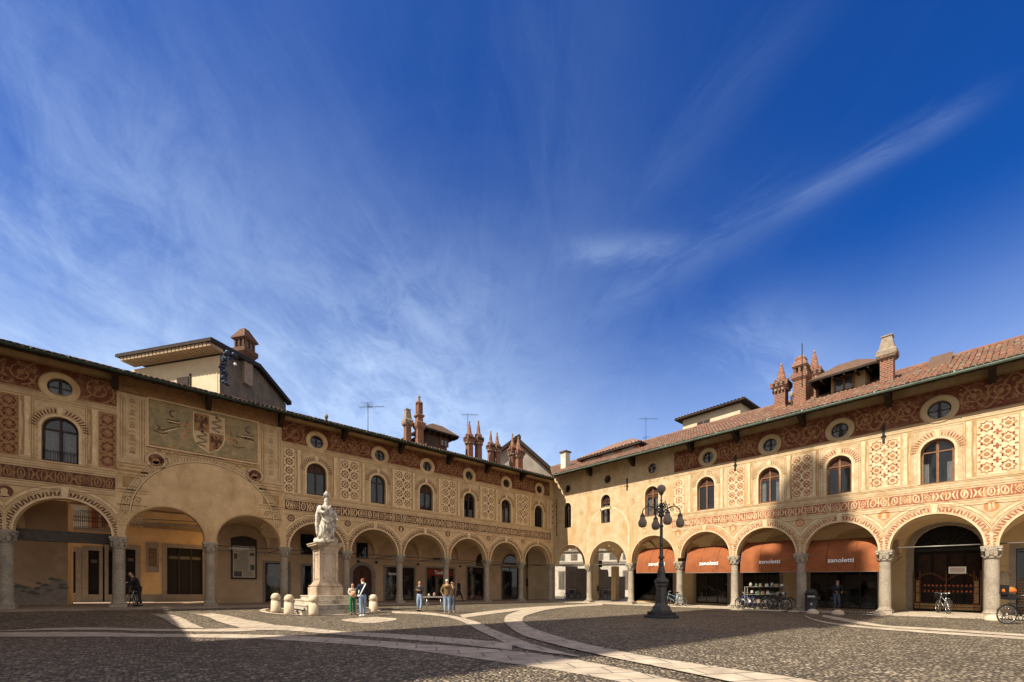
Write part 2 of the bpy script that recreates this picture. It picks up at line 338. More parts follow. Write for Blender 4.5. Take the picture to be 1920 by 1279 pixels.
# cobbles
def cobble():
    m, t, b = newmat('river_cobbles'); n = t.nodes; l = t.links; b.inputs['Roughness'].default_value = .62; b.inputs['Specular IOR Level'].default_value = .35
    tcn = n.new('ShaderNodeTexCoord'); mp = n.new('ShaderNodeMapping'); mp.inputs['Scale'].default_value = (1, 1, 0); l.new(tcn.outputs['Object'], mp.inputs[0])
    vs = []
    wn = n.new('ShaderNodeTexNoise'); wn.inputs['Scale'].default_value = 3; l.new(mp.outputs[0], wn.inputs['Vector'])
    wx = n.new('ShaderNodeMixRGB'); wx.inputs[0].default_value = .03; l.new(mp.outputs[0], wx.inputs[1]); l.new(wn.outputs['Color'], wx.inputs[2])
    for f in ('F1', 'DISTANCE_TO_EDGE'):
        v = n.new('ShaderNodeTexVoronoi'); v.feature = f; v.inputs['Scale'].default_value = 13.5; v.inputs['Randomness'].default_value = .9; l.new(wx.outputs[0], v.inputs['Vector']); vs.append(v)
    sp = n.new('ShaderNodeSeparateColor'); l.new(vs[0].outputs['Color'], sp.inputs[0])
    cr = n.new('ShaderNodeValToRGB'); l.new(sp.outputs[0], cr.inputs[0]); e = cr.color_ramp.elements
    e[0].position = 0; e[0].color = (.105, .080, .052, 1); e[1].position = 1; e[1].color = (.52, .43, .31, 1)
    for p, c in ((.3, (.20, .157, .108)), (.55, (.28, .223, .15)), (.8, (.38, .31, .21))): k = e.new(p); k.color = (*c, 1)
    ed = n.new('ShaderNodeMapRange'); ed.inputs[1].default_value = .0; ed.inputs[2].default_value = .17; l.new(vs[1].outputs['Distance'], ed.inputs[0])
    mx = n.new('ShaderNodeMixRGB'); l.new(ed.outputs[0], mx.inputs[0]); mx.inputs[1].default_value = (.028, .021, .015, 1); l.new(cr.outputs[0], mx.inputs[2])
    bn = n.new('ShaderNodeTexNoise'); bn.inputs['Scale'].default_value = .35; bn.inputs['Detail'].default_value = 5; l.new(mp.outputs[0], bn.inputs['Vector'])
    br = n.new('ShaderNodeMapRange'); br.inputs[1].default_value = .3; br.inputs[2].default_value = .7; br.inputs[3].default_value = .80; br.inputs[4].default_value = 1.15; l.new(bn.outputs[0], br.inputs[0])
    ml = n.new('ShaderNodeVectorMath'); ml.operation = 'SCALE'; l.new(mx.outputs[0], ml.inputs[0]); l.new(br.outputs[0], ml.inputs['Scale']); l.new(ml.outputs[0], b.inputs['Base Color'])
    hm = n.new('ShaderNodeMapRange'); hm.interpolation_type = 'SMOOTHSTEP'; hm.inputs[1].default_value = 0; hm.inputs[2].default_value = .34; l.new(vs[1].outputs['Distance'], hm.inputs[0])
    ha = n.new('ShaderNodeMath'); ha.operation = 'ADD'; l.new(hm.outputs[0], ha.inputs[0])
    hb = n.new('ShaderNodeMath'); hb.operation = 'MULTIPLY'; hb.inputs[1].default_value = .35; l.new(sp.outputs[1], hb.inputs[0]); l.new(hb.outputs[0], ha.inputs[1])
    bp = n.new('ShaderNodeBump'); bp.inputs['Strength'].default_value = 1; bp.inputs['Distance'].default_value = .045; l.new(ha.outputs[0], bp.inputs['Height']); l.new(bp.outputs[0], b.inputs['Normal'])
    return m
M['cob'] = cobble()
def slabm(name, c1, c2, sx=.9, sy=.5):
    m, t, b = newmat(name); n = t.nodes; l = t.links; b.inputs['Roughness'].default_value = .7
    tcn = n.new('ShaderNodeTexCoord'); mp = n.new('ShaderNodeMapping'); mp.inputs['Rotation'].default_value = (0, 0, .5); l.new(tcn.outputs['Object'], mp.inputs[0])
    bt = n.new('ShaderNodeTexBrick'); l.new(mp.outputs[0], bt.inputs['Vector']); bt.inputs['Scale'].default_value = 1; bt.inputs['Brick Width'].default_value = sx; bt.inputs['Row Height'].default_value = sy
    bt.inputs['Mortar Size'].default_value = .016; bt.inputs['Color1'].default_value = (*c1, 1); bt.inputs['Color2'].default_value = (*c2, 1); bt.inputs['Mortar'].default_value = (.12, .10, .08, 1)
    no = n.new('ShaderNodeTexNoise'); no.inputs['Scale'].default_value = 2.5; no.inputs['Detail'].default_value = 9; l.new(tcn.outputs['Object'], no.inputs['Vector'])
    mr = n.new('ShaderNodeMapRange'); mr.inputs[3].default_value = .72; mr.inputs[4].default_value = 1.2; mr.inputs[1].default_value = .3; mr.inputs[2].default_value = .7; l.new(no.outputs[0], mr.inputs[0])
    ml = n.new('ShaderNodeVectorMath'); ml.operation = 'SCALE'; l.new(bt.outputs[0], ml.inputs[0]); l.new(mr.outputs[0], ml.inputs['Scale']); l.new(ml.outputs[0], b.inputs['Base Color'])
    bp = n.new('ShaderNodeBump'); bp.inputs['Strength'].default_value = .25; bp.inputs['Distance'].default_value = .01; l.new(no.outputs[0], bp.inputs['Height']); l.new(bp.outputs[0], b.inputs['Normal'])
    return m
M['slab'] = slabm('pale_paving_slabs', (.48, .40, .30), (.40, .33, .245))

# ---------------------------------------------------------------- ground
g = MB()
xs = [-400, -200, -100, -60] + [-50 + i for i in range(51)] + [4, 12, 30, 60, 120, 300]; ys = [-400, -200, -100, -60, -40, -30, -24, -18, -12, -9] + [-7 + .5 * i for i in range(13)] + [2, 8, 15, 30, 60, 120, 400]
ids = [[g.pt((x, y, gz(x, y) if x > -100 else gz(-50, y))) for y in ys] for x in xs]
for i in range(len(xs) - 1):
    for j in range(len(ys) - 1): g.face((ids[i][j], ids[i + 1][j], ids[i + 1][j + 1], ids[i][j + 1]))
tag(g.build('piazza_ground', M['cob']), kind='structure')
def smooth(pts, k=6):
    o = []
    for i in range(len(pts) - 1):
        p0, p1, p2, p3 = pts[max(0, i - 1)], pts[i], pts[i + 1], pts[min(len(pts) - 1, i + 2)]
        for j in range(k):
            t = j / k; o.append(.5 * ((2 * p1) + (p2 - p0) * t + (2 * p0 - 5 * p1 + 4 * p2 - p3) * t * t + (3 * p1 - p0 - 3 * p2 + p3) * t ** 3))
    return o + [pts[-1]]
def band(name, up, lo, lift=.008):
    """paving band between two edges read off the ground"""
    A = smooth([gpt(*p) for p in up], 10); B = smooth([gpt(*p) for p in lo], 10); mb = MB()
    def at(P, t):
        f = t * (len(P) - 1); i = min(int(f), len(P) - 2); return P[i].lerp(P[i + 1], f - i)
    n = 60; pr = None
    for i in range(n + 1):
        a, b = at(A, i / n), at(B, i / n); row = []
        for j in range(3):
            q = a.lerp(b, j / 2); row.append(mb.pt((q.x, q.y, gz(q.x, q.y) + lift)))
        if pr:
            for j in range(2): mb.face((pr[j], pr[j + 1], row[j + 1], row[j]))
        pr = row
    return tag(mb.build(name, M['slab']), kind='structure')
band('paving_band', [(-60, 1186), (150, 1185.5), (300, 1189), (450, 1190), (600, 1195), (750, 1205), (960, 1221), (1110, 1243), (1290, 1282), (1400, 1310)],
     [(-60, 1195), (150, 1194), (300, 1195), (450, 1197), (600, 1205), (750, 1217), (960, 1245), (1110, 1269), (1200, 1290), (1290, 1330)])
band('paving_band', [(-60, 1177), (150, 1177), (290, 1180), (430, 1179), (520, 1173), (640, 1184), (800, 1193), (960, 1207)],
     [(-60, 1181), (150, 1181.5), (290, 1184), (430, 1185), (520, 1182), (640, 1191), (800, 1203), (960, 1220)], .013)
band('paving_band', [(281, 1146.5), (310, 1160), (336, 1178)], [(314, 1146.5), (345, 1160), (383, 1179)], .018)
band('paving_band', [(360, 1146), (390, 1157), (425, 1171), (450, 1178)], [(398, 1146), (430, 1155), (480, 1166), (530, 1176)], .022)
band('paving_band', [(735, 1146.5), (800, 1149), (852, 1156), (895, 1167), (922, 1180), (960, 1195), (1010, 1212), (1085, 1231.5)],
     [(735, 1150), (790, 1152.5), (838, 1158), (868, 1167), (893, 1181), (925, 1196), (975, 1216), (1085, 1233)], .018)
band('paving_band', [(862, 1154), (912, 1147), (981, 1140), (1060, 1135.5), (1130, 1133)], [(868, 1160), (925, 1151.5), (990, 1144), (1060, 1139), (1130, 1135.5)], .022)
band('paving_band', [(1130, 1132.5), (1060, 1135.5), (1000, 1141), (958, 1151), (946, 1161), (951, 1173), (975, 1190), (1010, 1202), (1110, 1227), (1280, 1262), (1420, 1292), (1500, 1310)],
     [(1130, 1135), (1080, 1138), (1032, 1143), (990, 1154), (980, 1163), (991, 1175), (1030, 1190), (1085, 1206), (1210, 1232), (1380, 1258), (1510, 1277), (1650, 1310)], .026)
band('paving_band', [(1545, 1153), (1585, 1160), (1660, 1172.5), (1750, 1178), (1920, 1189.5), (2000, 1195)], [(1540, 1156), (1575, 1164), (1655, 1176), (1750, 1182), (1920, 1193.5), (2000, 1199)])
band('paving_band', [(1508, 1153), (1525, 1161), (1580, 1171), (1710, 1181.5), (1920, 1195.5), (2000, 1202)], [(1512, 1158), (1535, 1166), (1590, 1175), (1710, 1185.5), (1920, 1200), (2000, 1207)], .013)
band('paving_slab', [(640, 1162), (700, 1157.5), (743, 1160)], [(641, 1164), (690, 1169), (743, 1163)], .012)
# monument surround
mc = Vector((-21.0, -4.0, 0))
r_ = MB(); pr = None
for i in range(49):
    a = 2 * math.pi * i / 48; row = []
    for rr in (2.65, 2.9):
        x, y = mc.x + rr * math.cos(a), mc.y + .35 + rr * math.sin(a) * 1.0; row.append(r_.pt((x, y, gz(x, y) + .03)))
    if pr: r_.face((pr[0], pr[1], row[1], row[0]))
    pr = row
tag(r_.build('kerb_ring', M['slab']), kind='structure')
# arcade pavements
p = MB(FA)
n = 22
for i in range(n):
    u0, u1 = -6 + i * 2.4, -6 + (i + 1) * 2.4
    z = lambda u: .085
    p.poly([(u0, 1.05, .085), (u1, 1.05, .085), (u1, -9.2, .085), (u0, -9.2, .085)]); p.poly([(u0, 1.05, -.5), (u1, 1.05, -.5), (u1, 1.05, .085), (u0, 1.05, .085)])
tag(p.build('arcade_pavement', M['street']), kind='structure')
p = MB()
p.poly([(-.95, -.9, .035), (14, -.9, .035), (14, -45, .035), (-.95, -45, .035)]); p.poly([(-.95, -.9, .035), (-.95, -45, .035), (-.95, -45, -.2), (-.95, -.9, -.2)])
tag(p.build('arcade_pavement', M['slab']), kind='structure')

# ---------------------------------------------------------------- painted facades
KEYS = ['pl', 'cream', 'line', 'shade', 'red', 'dark', 'scr', 'org', 'grgn', 'yel', 'pale', 'redB']
K = {k: i for i, k in enumerate(KEYS)}
def arcpts(uc, zc, r, n=28, a0=0, a1=math.pi): return [(uc + r * math.cos(a0 + (a1 - a0) * i / n), zc + r * math.sin(a0 + (a1 - a0) * i / n)) for i in range(n + 1)]
def facade(mb, bays, wins, ocs, ztop, zspr):
    """bays: (u0,u1,arch centre,r,spring); solid front with every opening cut through it"""
    for (u0, u1, uc, r, zs) in bays:
        outer = [(u0, zspr), (u0, ztop), (u1, ztop), (u1, zspr)]
        if r:
            outer += [(uc + r, zspr)] + arcpts(uc, zs, r) + [(uc - r, zspr)]
        loops = [outer]
        for (wu, ww, s, t) in wins:
            if u0 < wu < u1:
                rr = ww / 2; loops.append([(wu - rr, s), (wu + rr, s)] + arcpts(wu, t - rr, rr, 14))
        for (ou, oz, orr) in ocs:
            if u0 < ou < u1: loops.append(arcpts(ou, oz, orr, 20, 0, 2 * math.pi)[:-1])
        tri = tessellate_polygon([[Vector((a, b, 0)) for a, b in lp] for lp in loops])
        flat = [q for lp in loops for q in lp]; base = [mb.pt((a, 0, b)) for a, b in flat]
        for t_ in tri: mb.face([base[i] for i in t_], 0)
        if r:      # intrados, with the underside over the capitals
            path = [(u0, zspr), (uc - r, zspr)] + arcpts(uc, zs, r)[::-1] + [(uc + r, zspr), (u1, zspr)]
            for a, b in zip(path, path[1:]): mb.poly([(a[0], 0, a[1]), (b[0], 0, b[1]), (b[0], -.5, b[1]), (a[0], -.5, a[1])], 0)
        for lp in loops[1:]:
            for i in range(len(lp)):
                a, b = lp[i], lp[(i + 1) % len(lp)]; mb.poly([(a[0], 0, a[1]), (b[0], 0, b[1]), (b[0], -.32, b[1]), (a[0], -.32, a[1])], K['cream'])
def rect_holes(mb, u0, u1, z0, z1, holes, m, L):
    # painted field that stops at the openings in it; every hole must lie inside or outside the field
    loops = [[(u0, z0), (u1, z0), (u1, z1), (u0, z1)]] + holes
    tri = tessellate_polygon([[Vector((a, b, 0)) for a, b in lp] for lp in loops]); fl = [q for lp in loops for q in lp]; base = [mb.pt((a, .004 * L, b)) for a, b in fl]
    for t_ in tri: mb.face([base[i] for i in t_], m)
def archhole(uc, w, s, t, g=.0): rr = w / 2 + g; return [(uc - rr, s - g), (uc + rr, s - g)] + arcpts(uc, t - w / 2, rr, 14)
def spiral(mb, u, z, r, turns, w, m, L, dirn=1, a0=0):
    n = int(16 * turns); pts = []; ws = []
    for i in range(n + 1):
        t = i / n; a = a0 + dirn * turns * 2 * math.pi * t; rr = r * (1 - .86 * t); pts.append((u + rr * math.cos(a), z + rr * math.sin(a))); ws.append(w * (1 - .35 * t))
    mb.rib(pts, ws, m, L)
    for i in range(2, n, 3):    # acanthus leaves off the stem
        a = a0 + dirn * turns * 2 * math.pi * i / n; rr = r * (1 - .86 * i / n); b = a + random.uniform(-.2, .2); k = .32 * rr + .03
        p0 = (u + rr * math.cos(a), z + rr * math.sin(a)); sgn = random.choice((-1, 1)) if i < n * .6 else -1
        p1 = (p0[0] + sgn * k * math.cos(b) - dirn * k * .6 * math.sin(b), p0[1] + sgn * k * math.sin(b) + dirn * k * .6 * math.cos(b))
        q = (-(p1[1] - p0[1]) * .34, (p1[0] - p0[0]) * .34); mid = ((p0[0] * .4 + p1[0] * .6), (p0[1] * .4 + p1[1] * .6))
        mb.flat([p0, (mid[0] + q[0], mid[1] + q[1]), p1, (mid[0] - q[0], mid[1] - q[1])], m, L + 1)
def frieze(mb, u0, u1, z0, z1, ocs, back, ink):
    zm, h = (z0 + z1) / 2, (z1 - z0)
    rect_holes(mb, u0, u1, z0, z1, [arcpts(o[0], o[1], o[2] + .01, 20, 0, 2 * math.pi)[:-1] for o in ocs if u0 < o[0] < u1], back, 1)
    mb.rect(u0, u1, z1 - .09, z1, K['shade'], 2); mb.rect(u0, u1, z0, z0 + .05, K['shade'], 2)
    stops = sorted([o[0] for o in ocs if u0 - .5 < o[0] < u1 + .5])
    edges = [u0] + stops + [u1]
    for a, b in zip(edges, edges[1:]):
        a2 = a + (.68 if a in stops else .05); b2 = b - (.68 if b in stops else .05)
        if b2 - a2 < .5: continue
        n = max(1, round((b2 - a2) / .82)); w = (b2 - a2) / n
        for i in range(n):
            uc = a2 + w * (i + .5); d = 1 if i % 2 else -1; r = min(w, h) * .52
            spiral(mb, uc, zm + .02 * d, r, 1.9, .055, ink, 2, d, math.pi * (.5 if d > 0 else 1.5))
            mb.disc(uc, zm, .085, ink, 4, 8)
            for k in range(16):
                a = random.uniform(0, 6.28); q = r * random.uniform(1.0, 1.25); x_, z_ = uc + q * math.cos(a), max(z0 + .1, min(z1 - .14, zm + q * math.sin(a))); b_ = a + random.uniform(.5, 1.5); l_ = random.uniform(.07, .14)
                if a2 < x_ - .15 and x_ + .15 < b2: mb.flat([(x_, z_), (x_ + l_ * .5 * math.cos(b_) - .03 * math.sin(b_), z_ + l_ * .5 * math.sin(b_) + .03 * math.cos(b_)), (x_ + l_ * math.cos(b_), z_ + l_ * math.sin(b_)), (x_ + l_ * .5 * math.cos(b_) + .03 * math.sin(b_), z_ + l_ * .5 * math.sin(b_) - .03 * math.cos(b_))], ink, 4)
            for k in range(3): mb.disc(uc + (w / 2) * d * .93 + random.uniform(-.05, .05), zm + (k - 1) * h * .27, .045, ink, 3, 6)
        wav = [(a2 + (b2 - a2) * i / (n * 8), zm + h * .40 * math.cos(math.pi * i / 8 * 1.0)) for i in range(n * 8 + 1)]
        mb.rib(wav, .05, ink, 3)
def lowband(mb, u0, u1, z0, z1, dk, lt):
    mb.rect(u0, u1, z0 - .30, z1 + .30, K['cream'], 1)
    mb.rect(u0, u1, z0, z1, dk, 2)
    for z, w in ((z1 + .06, .03), (z1 + .17, .018), (z1 + .29, .03), (z0 - .07, .03), (z0 - .18, .018), (z0 - .30, .03)): mb.rect(u0, u1, z, z + w, K['shade'] if w < .03 else K['line'], 2)
    p_ = .40; n = round((u1 - u0) / p_); p_ = (u1 - u0) / n; zm = (z0 + z1) / 2; h = z1 - z0
    for i in range(n):
        uc = u0 + (i + .5) * p_ + random.uniform(-.015, .015); k = random.choice((0, 0, 1, 2)); d = 1 if i % 2 else -1; tl = random.uniform(-.03, .03)
        if k == 0:      # upright oval with a filled core
            mb.rib([(uc + .105 * math.cos(a) + tl * math.sin(a), zm + h * .37 * math.sin(a)) for a in [2 * math.pi * q / 12 for q in range(12)]], .042, lt, 3, True)
            mb.rib([(uc + tl * .5, zm - h * .2), (uc - tl * .5, zm + h * .2)], .05, K['org'] if i % 3 == 0 else lt, 3)
        elif k == 1:    # lozenge with four drops
            mb.rib([(uc + .10 * x, zm + h * .30 * y) for x, y in ((1, 0), (0, 1), (-1, 0), (0, -1))], .035, lt, 3, True); mb.disc(uc, zm, .035, lt, 4, 6)
            for x in (-1, 1):
                for y in (-1, 1): mb.disc(uc + .11 * x, zm + h * .30 * y, .028, lt, 4, 6)
        else:           # facing pair of leaves
            for q in (-1, 1): mb.rib([(uc + q * .13, z0 + .06), (uc + q * .055, zm - h * .1), (uc + q * .045, zm + h * .12), (uc + q * .12, z1 - .07)], [.03, .06, .06, .03], lt, 3)
            mb.disc(uc, zm, .03, K['org'], 4, 6)
        mb.rib([(uc + p_ / 2, z0 + .05), (uc + p_ / 2 + .03 * d, zm), (uc + p_ / 2, z1 - .05)], .038, lt, 3)
        if i % 5 == 2: mb.flat([(uc + p_ / 2 - .05, zm), (uc + p_ / 2, zm + .07), (uc + p_ / 2 + .05, zm), (uc + p_ / 2, zm - .07)], lt, 4)
def archivolt(mb, uc, zs, r, dk, lt, n=46):
    hg = r + .225
    def rg(r0, r1, m, L):      # ring kept inside its own bay
        a0 = math.acos(min(1, hg / r1)) if r1 > hg else 0
        mb.ring(uc, zs, r0, r1, m, L, 36, a0, math.pi - a0)
    rg(r, r + .055, K['pale'], 3); rg(r + .055, r + .40, K['cream'], 1.35)
    mb.rect(uc + r + .055, uc + hg, zs, zs + .6, K['cream'], .6); mb.rect(uc - hg, uc - r - .055, zs, zs + .6, K['cream'], .6)
    rg(r + .31, r + .33, K['line'], 2.3); rg(r + .40, r + .425, K['line'], 2.3); rg(r + .425, r + .52, K['pale'], 1.65); rg(r + .56, r + .575, K['shade'], 2.3)
    for i in range(n):
        a = math.pi * (i + .5) / n
        if abs(a - math.pi / 2) < .085: continue
        r0, r1 = r + .10, r + .28; da = .42 * math.pi / n; sk = .35 * da * (1 if i % 2 else -1)
        if r1 * abs(math.cos(a)) > hg - .05: r1 = (hg - .05) / abs(math.cos(a))
        if r1 < r0 + .04: continue
        pts = [(uc + r0 * math.cos(a - da + sk), zs + r0 * math.sin(a - da + sk)), (uc + r0 * math.cos(a + da * .5 + sk), zs + r0 * math.sin(a + da * .5 + sk)), (uc + r1 * math.cos(a + da - sk), zs + r1 * math.sin(a + da - sk)), (uc + r1 * math.cos(a - da * .3 - sk), zs + r1 * math.sin(a - da * .3 - sk))]
        mb.flat(pts, dk, 2.6)
    mb.flat([(uc - .10, zs + r + .03), (uc + .10, zs + r + .03), (uc + .14, zs + r + .46), (uc - .14, zs + r + .46)], K['pale'], 4)
    mb.rib([(uc - .10, zs + r + .06), (uc - .14, zs + r + .44)], .02, K['line'], 5); mb.rib([(uc + .10, zs + r + .06), (uc + .14, zs + r + .44)], .02, K['line'], 5)
def medallion(mb, u, z, r, dk, kind):
    mb.ring(u, z, r, r + .05, K['cream'], 2, 18); mb.disc(u, z, r, dk, 2, 16)
    if kind % 3 == 0: mb.disc(u, z + .03, r * .42, K['cream'], 3.3, 9); mb.flat([(u - r * .6, z - r * .75), (u + r * .6, z - r * .75), (u + r * .25, z - .02), (u - r * .25, z - .02)], K['cream'], 3.7)
    elif kind % 3 == 1: mb.ring(u, z, r * .42, r * .62, K['cream'], 3, 10); mb.disc(u, z, r * .18, K['cream'], 3, 6)
    else: mb.rib([(u - r * .2, z - r * .7), (u - r * .25, z + r * .6)], .09, K['cream'], 3); mb.rib([(u + r * .3, z - r * .5), (u + r * .2, z + r * .7)], .07, K['cream'], 3)
def panel(mb, uc, w, z0, z1, dk, bkg, u0=None, u1=None, cols=2):
    a, b = (uc - w / 2, uc + w / 2); 
    if u0 is not None: a = max(a, u0)
    if u1 is not None: b = min(b, u1)
    mb.rect(a, b, z0, z1, bkg, 1)
    mb.rib([(a, z0), (a, z1), (b, z1), (b, z0)], .025, K['shade'], 2)
    cw = w / cols; nr = max(3, round((z1 - z0) / (min(cw, .62) * .98))); ch = (z1 - z0) / nr; rs = .40 * min(cw, ch)
    for j in range(nr):
        for i in range(cols):
            cu, cz = uc + (i - (cols - 1) / 2) * cw, z0 + (j + .5) * ch
            if cu - rs < a - .02 or cu + rs > b + .02: continue
            st = []
            for k in range(16):
                q = rs * (1.0 if k % 2 == 0 else .70); st.append((cu + q * math.cos(math.pi * k / 8), cz + q * math.sin(math.pi * k / 8)))
            mb.rib(st, .055, dk, 2, True); mb.disc(cu, cz, rs * .40, K['scr'], 2, 8); mb.disc(cu, cz, rs * .16, K['org'], 3, 6)
        for cu in [uc + (k - cols / 2) * cw for k in range(cols + 1)]:
            cz = z0 + j * ch
            if j == 0: continue
            l = rs * .52
            h0, h1 = max(a + .02, cu - l), min(b - .02, cu + l)
            if h1 - h0 > .05: mb.rib([(h0, cz), (h1, cz)], .075, dk, 2)
            if a + .03 < cu < b - .03: mb.rib([(cu, cz - l), (cu, cz + l)], .075, dk, 3)
            for sx_ in (-1, 1):
                for sz_ in (-1, 1):
                    q0, q1 = (cu + sx_ * .13, cz + sz_ * .13), (cu + sx_ * .20, cz + sz_ * .22)
                    if a + .02 < min(q0[0], q1[0]) and max(q0[0], q1[0]) < b - .02: mb.rib([q0, q1], .04, dk, 2)
def winsur(mb, uc, w, s, t, dk, half):
    rr = w / 2; zc = t - rr
    # frame field around the window
    rect_holes(mb, uc - half, uc + half, s - .05, 9.18, [archhole(uc, w, s, t, .005)], K['cream'], 1)
    for k in (-1, 1):
        mb.rib([(uc + k * half, s - .05), (uc + k * half, 9.15)], .03, K['shade'], 2); mb.rib([(uc + k * (half - .07), s - .05), (uc + k * (half - .07), 9.08)], .018, K['line'], 2)
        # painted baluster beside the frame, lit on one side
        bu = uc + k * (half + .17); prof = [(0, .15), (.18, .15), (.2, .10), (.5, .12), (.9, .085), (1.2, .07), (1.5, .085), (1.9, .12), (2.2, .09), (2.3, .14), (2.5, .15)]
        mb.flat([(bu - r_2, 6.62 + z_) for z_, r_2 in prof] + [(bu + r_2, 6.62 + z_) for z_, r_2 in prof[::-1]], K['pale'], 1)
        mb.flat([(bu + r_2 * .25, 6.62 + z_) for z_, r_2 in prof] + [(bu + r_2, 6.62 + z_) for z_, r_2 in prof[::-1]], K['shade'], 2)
        for i in range(9):
            mb.disc(uc + k * (half - .16), s + .15 + i * .30, .022, K['line'], 2, 5)
            if i < 8: mb.rib([(uc + k * (half - .22), s + .2 + i * .3), (uc + k * (half - .27), s + .33 + i * .3)], .018, K['shade'], 2)
    mb.rib([(uc - half + .07, 9.08), (uc + half - .07, 9.08)], .018, K['line'], 2)
    mb.rib([(uc - rr - .05, s), (uc - rr - .05, zc)], .09, K['pale'], 3); mb.rib([(uc + rr + .05, s), (uc + rr + .05, zc)], .09, K['pale'], 3)
    mb.ring(uc, zc, rr, rr + .09, K['pale'], 3, 22, 0, math.pi)
    mb.ring(uc, zc, rr + .36, rr + .375, K['line'], 2, 22, 0, math.pi); mb.ring(uc, zc, rr + .11, rr + .125, K['shade'], 2, 22, 0, math.pi)
    n = 22
    for i in range(n):
        a = math.pi * (i + .5) / n
        if abs(a - math.pi / 2) < .12: continue
        da = .30 * math.pi / n; r0, r1 = rr + .15, rr + .33
        mb.flat([(uc + r0 * math.cos(a - da), zc + r0 * math.sin(a - da)), (uc + r0 * math.cos(a + da), zc + r0 * math.sin(a + da)), (uc + r1 * math.cos(a + da * 1.6), zc + r1 * math.sin(a + da * 1.6)), (uc + r1 * math.cos(a + da * .2), zc + r1 * math.sin(a + da * .2))], dk, 2)
    mb.flat([(uc - .06, zc + rr + .02), (uc + .06, zc + rr + .02), (uc + .09, zc + rr + .40), (uc - .09, zc + rr + .40)], K['pale'], 5)
def lines(mb, u0, u1, L=1):
    mb.rect(u0, u1, 9.20, 9.42, K['cream'], 2)
    for z, w, k in ((9.38, .03, 'line'), (9.30, .02, 'shade'), (9.20, .035, 'shade'), (6.52, .02, 'shade')): mb.rect(u0, u1, z - w, z, K[k], 3)
def hatch(mb, u0, u1, z0, z1, n, k='shade'):
    for i in range(n):
        u, z = random.uniform(u0, u1), random.uniform(z0, z1); l = random.uniform(.03, .09); a = random.uniform(0, 3.14)
        mb.rib([(u - l * math.cos(a), z - l * math.sin(a)), (u, z + .01), (u + l * math.cos(a), z + l * math.sin(a))], .02, K[k], 4.3 + (i % 30) * .07)

# ---------------------------------------------------------------- shared wing pieces
def column(T, u, ztop, zb, parent, r=.215, d=-.25, label=None):
    """granite shaft with moulded base and leafy capital"""
    o = thing_c = None
    mb = MB(T); h = ztop - zb
    mb.box((u, d, zb + .07), (.62, .62, .14))
    mb.lathe((u, d, zb + .14), [(.29, 0), (.30, .04), (.27, .075), (.25, .09), (.265, .12), (.24, .15), (r, .19), (r * .985, h * .3), (r * .93, h - .75), (r * .93, h - .68), (r + .03, h - .66), (r + .03, h - .62), (r * .95, h - .60)], 20, 0)
    cz = ztop - .48
    mb.lathe((u, d, cz), [(r * .95, 0), (r + .01, .12), (r + .06, .24), (r + .05, .30), (r + .09, .36)], 16, 0)
    for k in range(8):     # leaves and volutes
        a = math.pi / 4 * k + math.pi / 8; q = r + .045
        mb.box((u + q * math.cos(a), d + q * math.sin(a), cz + .13), (.10, .045, .22), 0, a + math.pi / 2, 1.25)
        if k % 2 == 0:
            a -= math.pi / 8; a += math.pi / 4 * 0; mb.lathe((u + (r + .11) * math.cos(a + math.pi / 4), d + (r + .11) * math.sin(a + math.pi / 4), cz + .22), [(.02, 0), (.07, .03), (.07, .10), (.02, .13)], 8, 0)
    mb.box((u, d, ztop - .06), (.66, .60, .115)); mb.box((u, d, ztop - .145), (.56, .52, .05))
    o = mb.build('column', M['stone'], parent)
    if label: o['label'] = label
    return o
def vault(T, bays, depth, mat, parent, skip=()):
    mb = MB(T); n = 12
    for bi, (u0, u1, uc, r, zs) in enumerate(bays):
        if bi in skip: continue
        w = (u1 - u0) / 2; dm = (-.5 + depth) / 2; hd = (-.5 - depth) / 2; top = zs + r + .02; zb = 3.35; H = top - zb; g_ = []
        for i in range(n + 1):
            row = []
            for j in range(n + 1):
                a = -1 + 2 * i / n; b = -1 + 2 * j / n
                h = max(math.sqrt(max(0, 1 - a * a)), math.sqrt(max(0, 1 - b * b))); row.append(mb.pt((u0 + w + a * w, dm + b * hd, zb + H * h)))
            g_.append(row)
        for i in range(n):
            for j in range(n): mb.face((g_[i][j], g_[i + 1][j], g_[i + 1][j + 1], g_[i][j + 1]), 0)
    mb.build('vault', mat, parent)
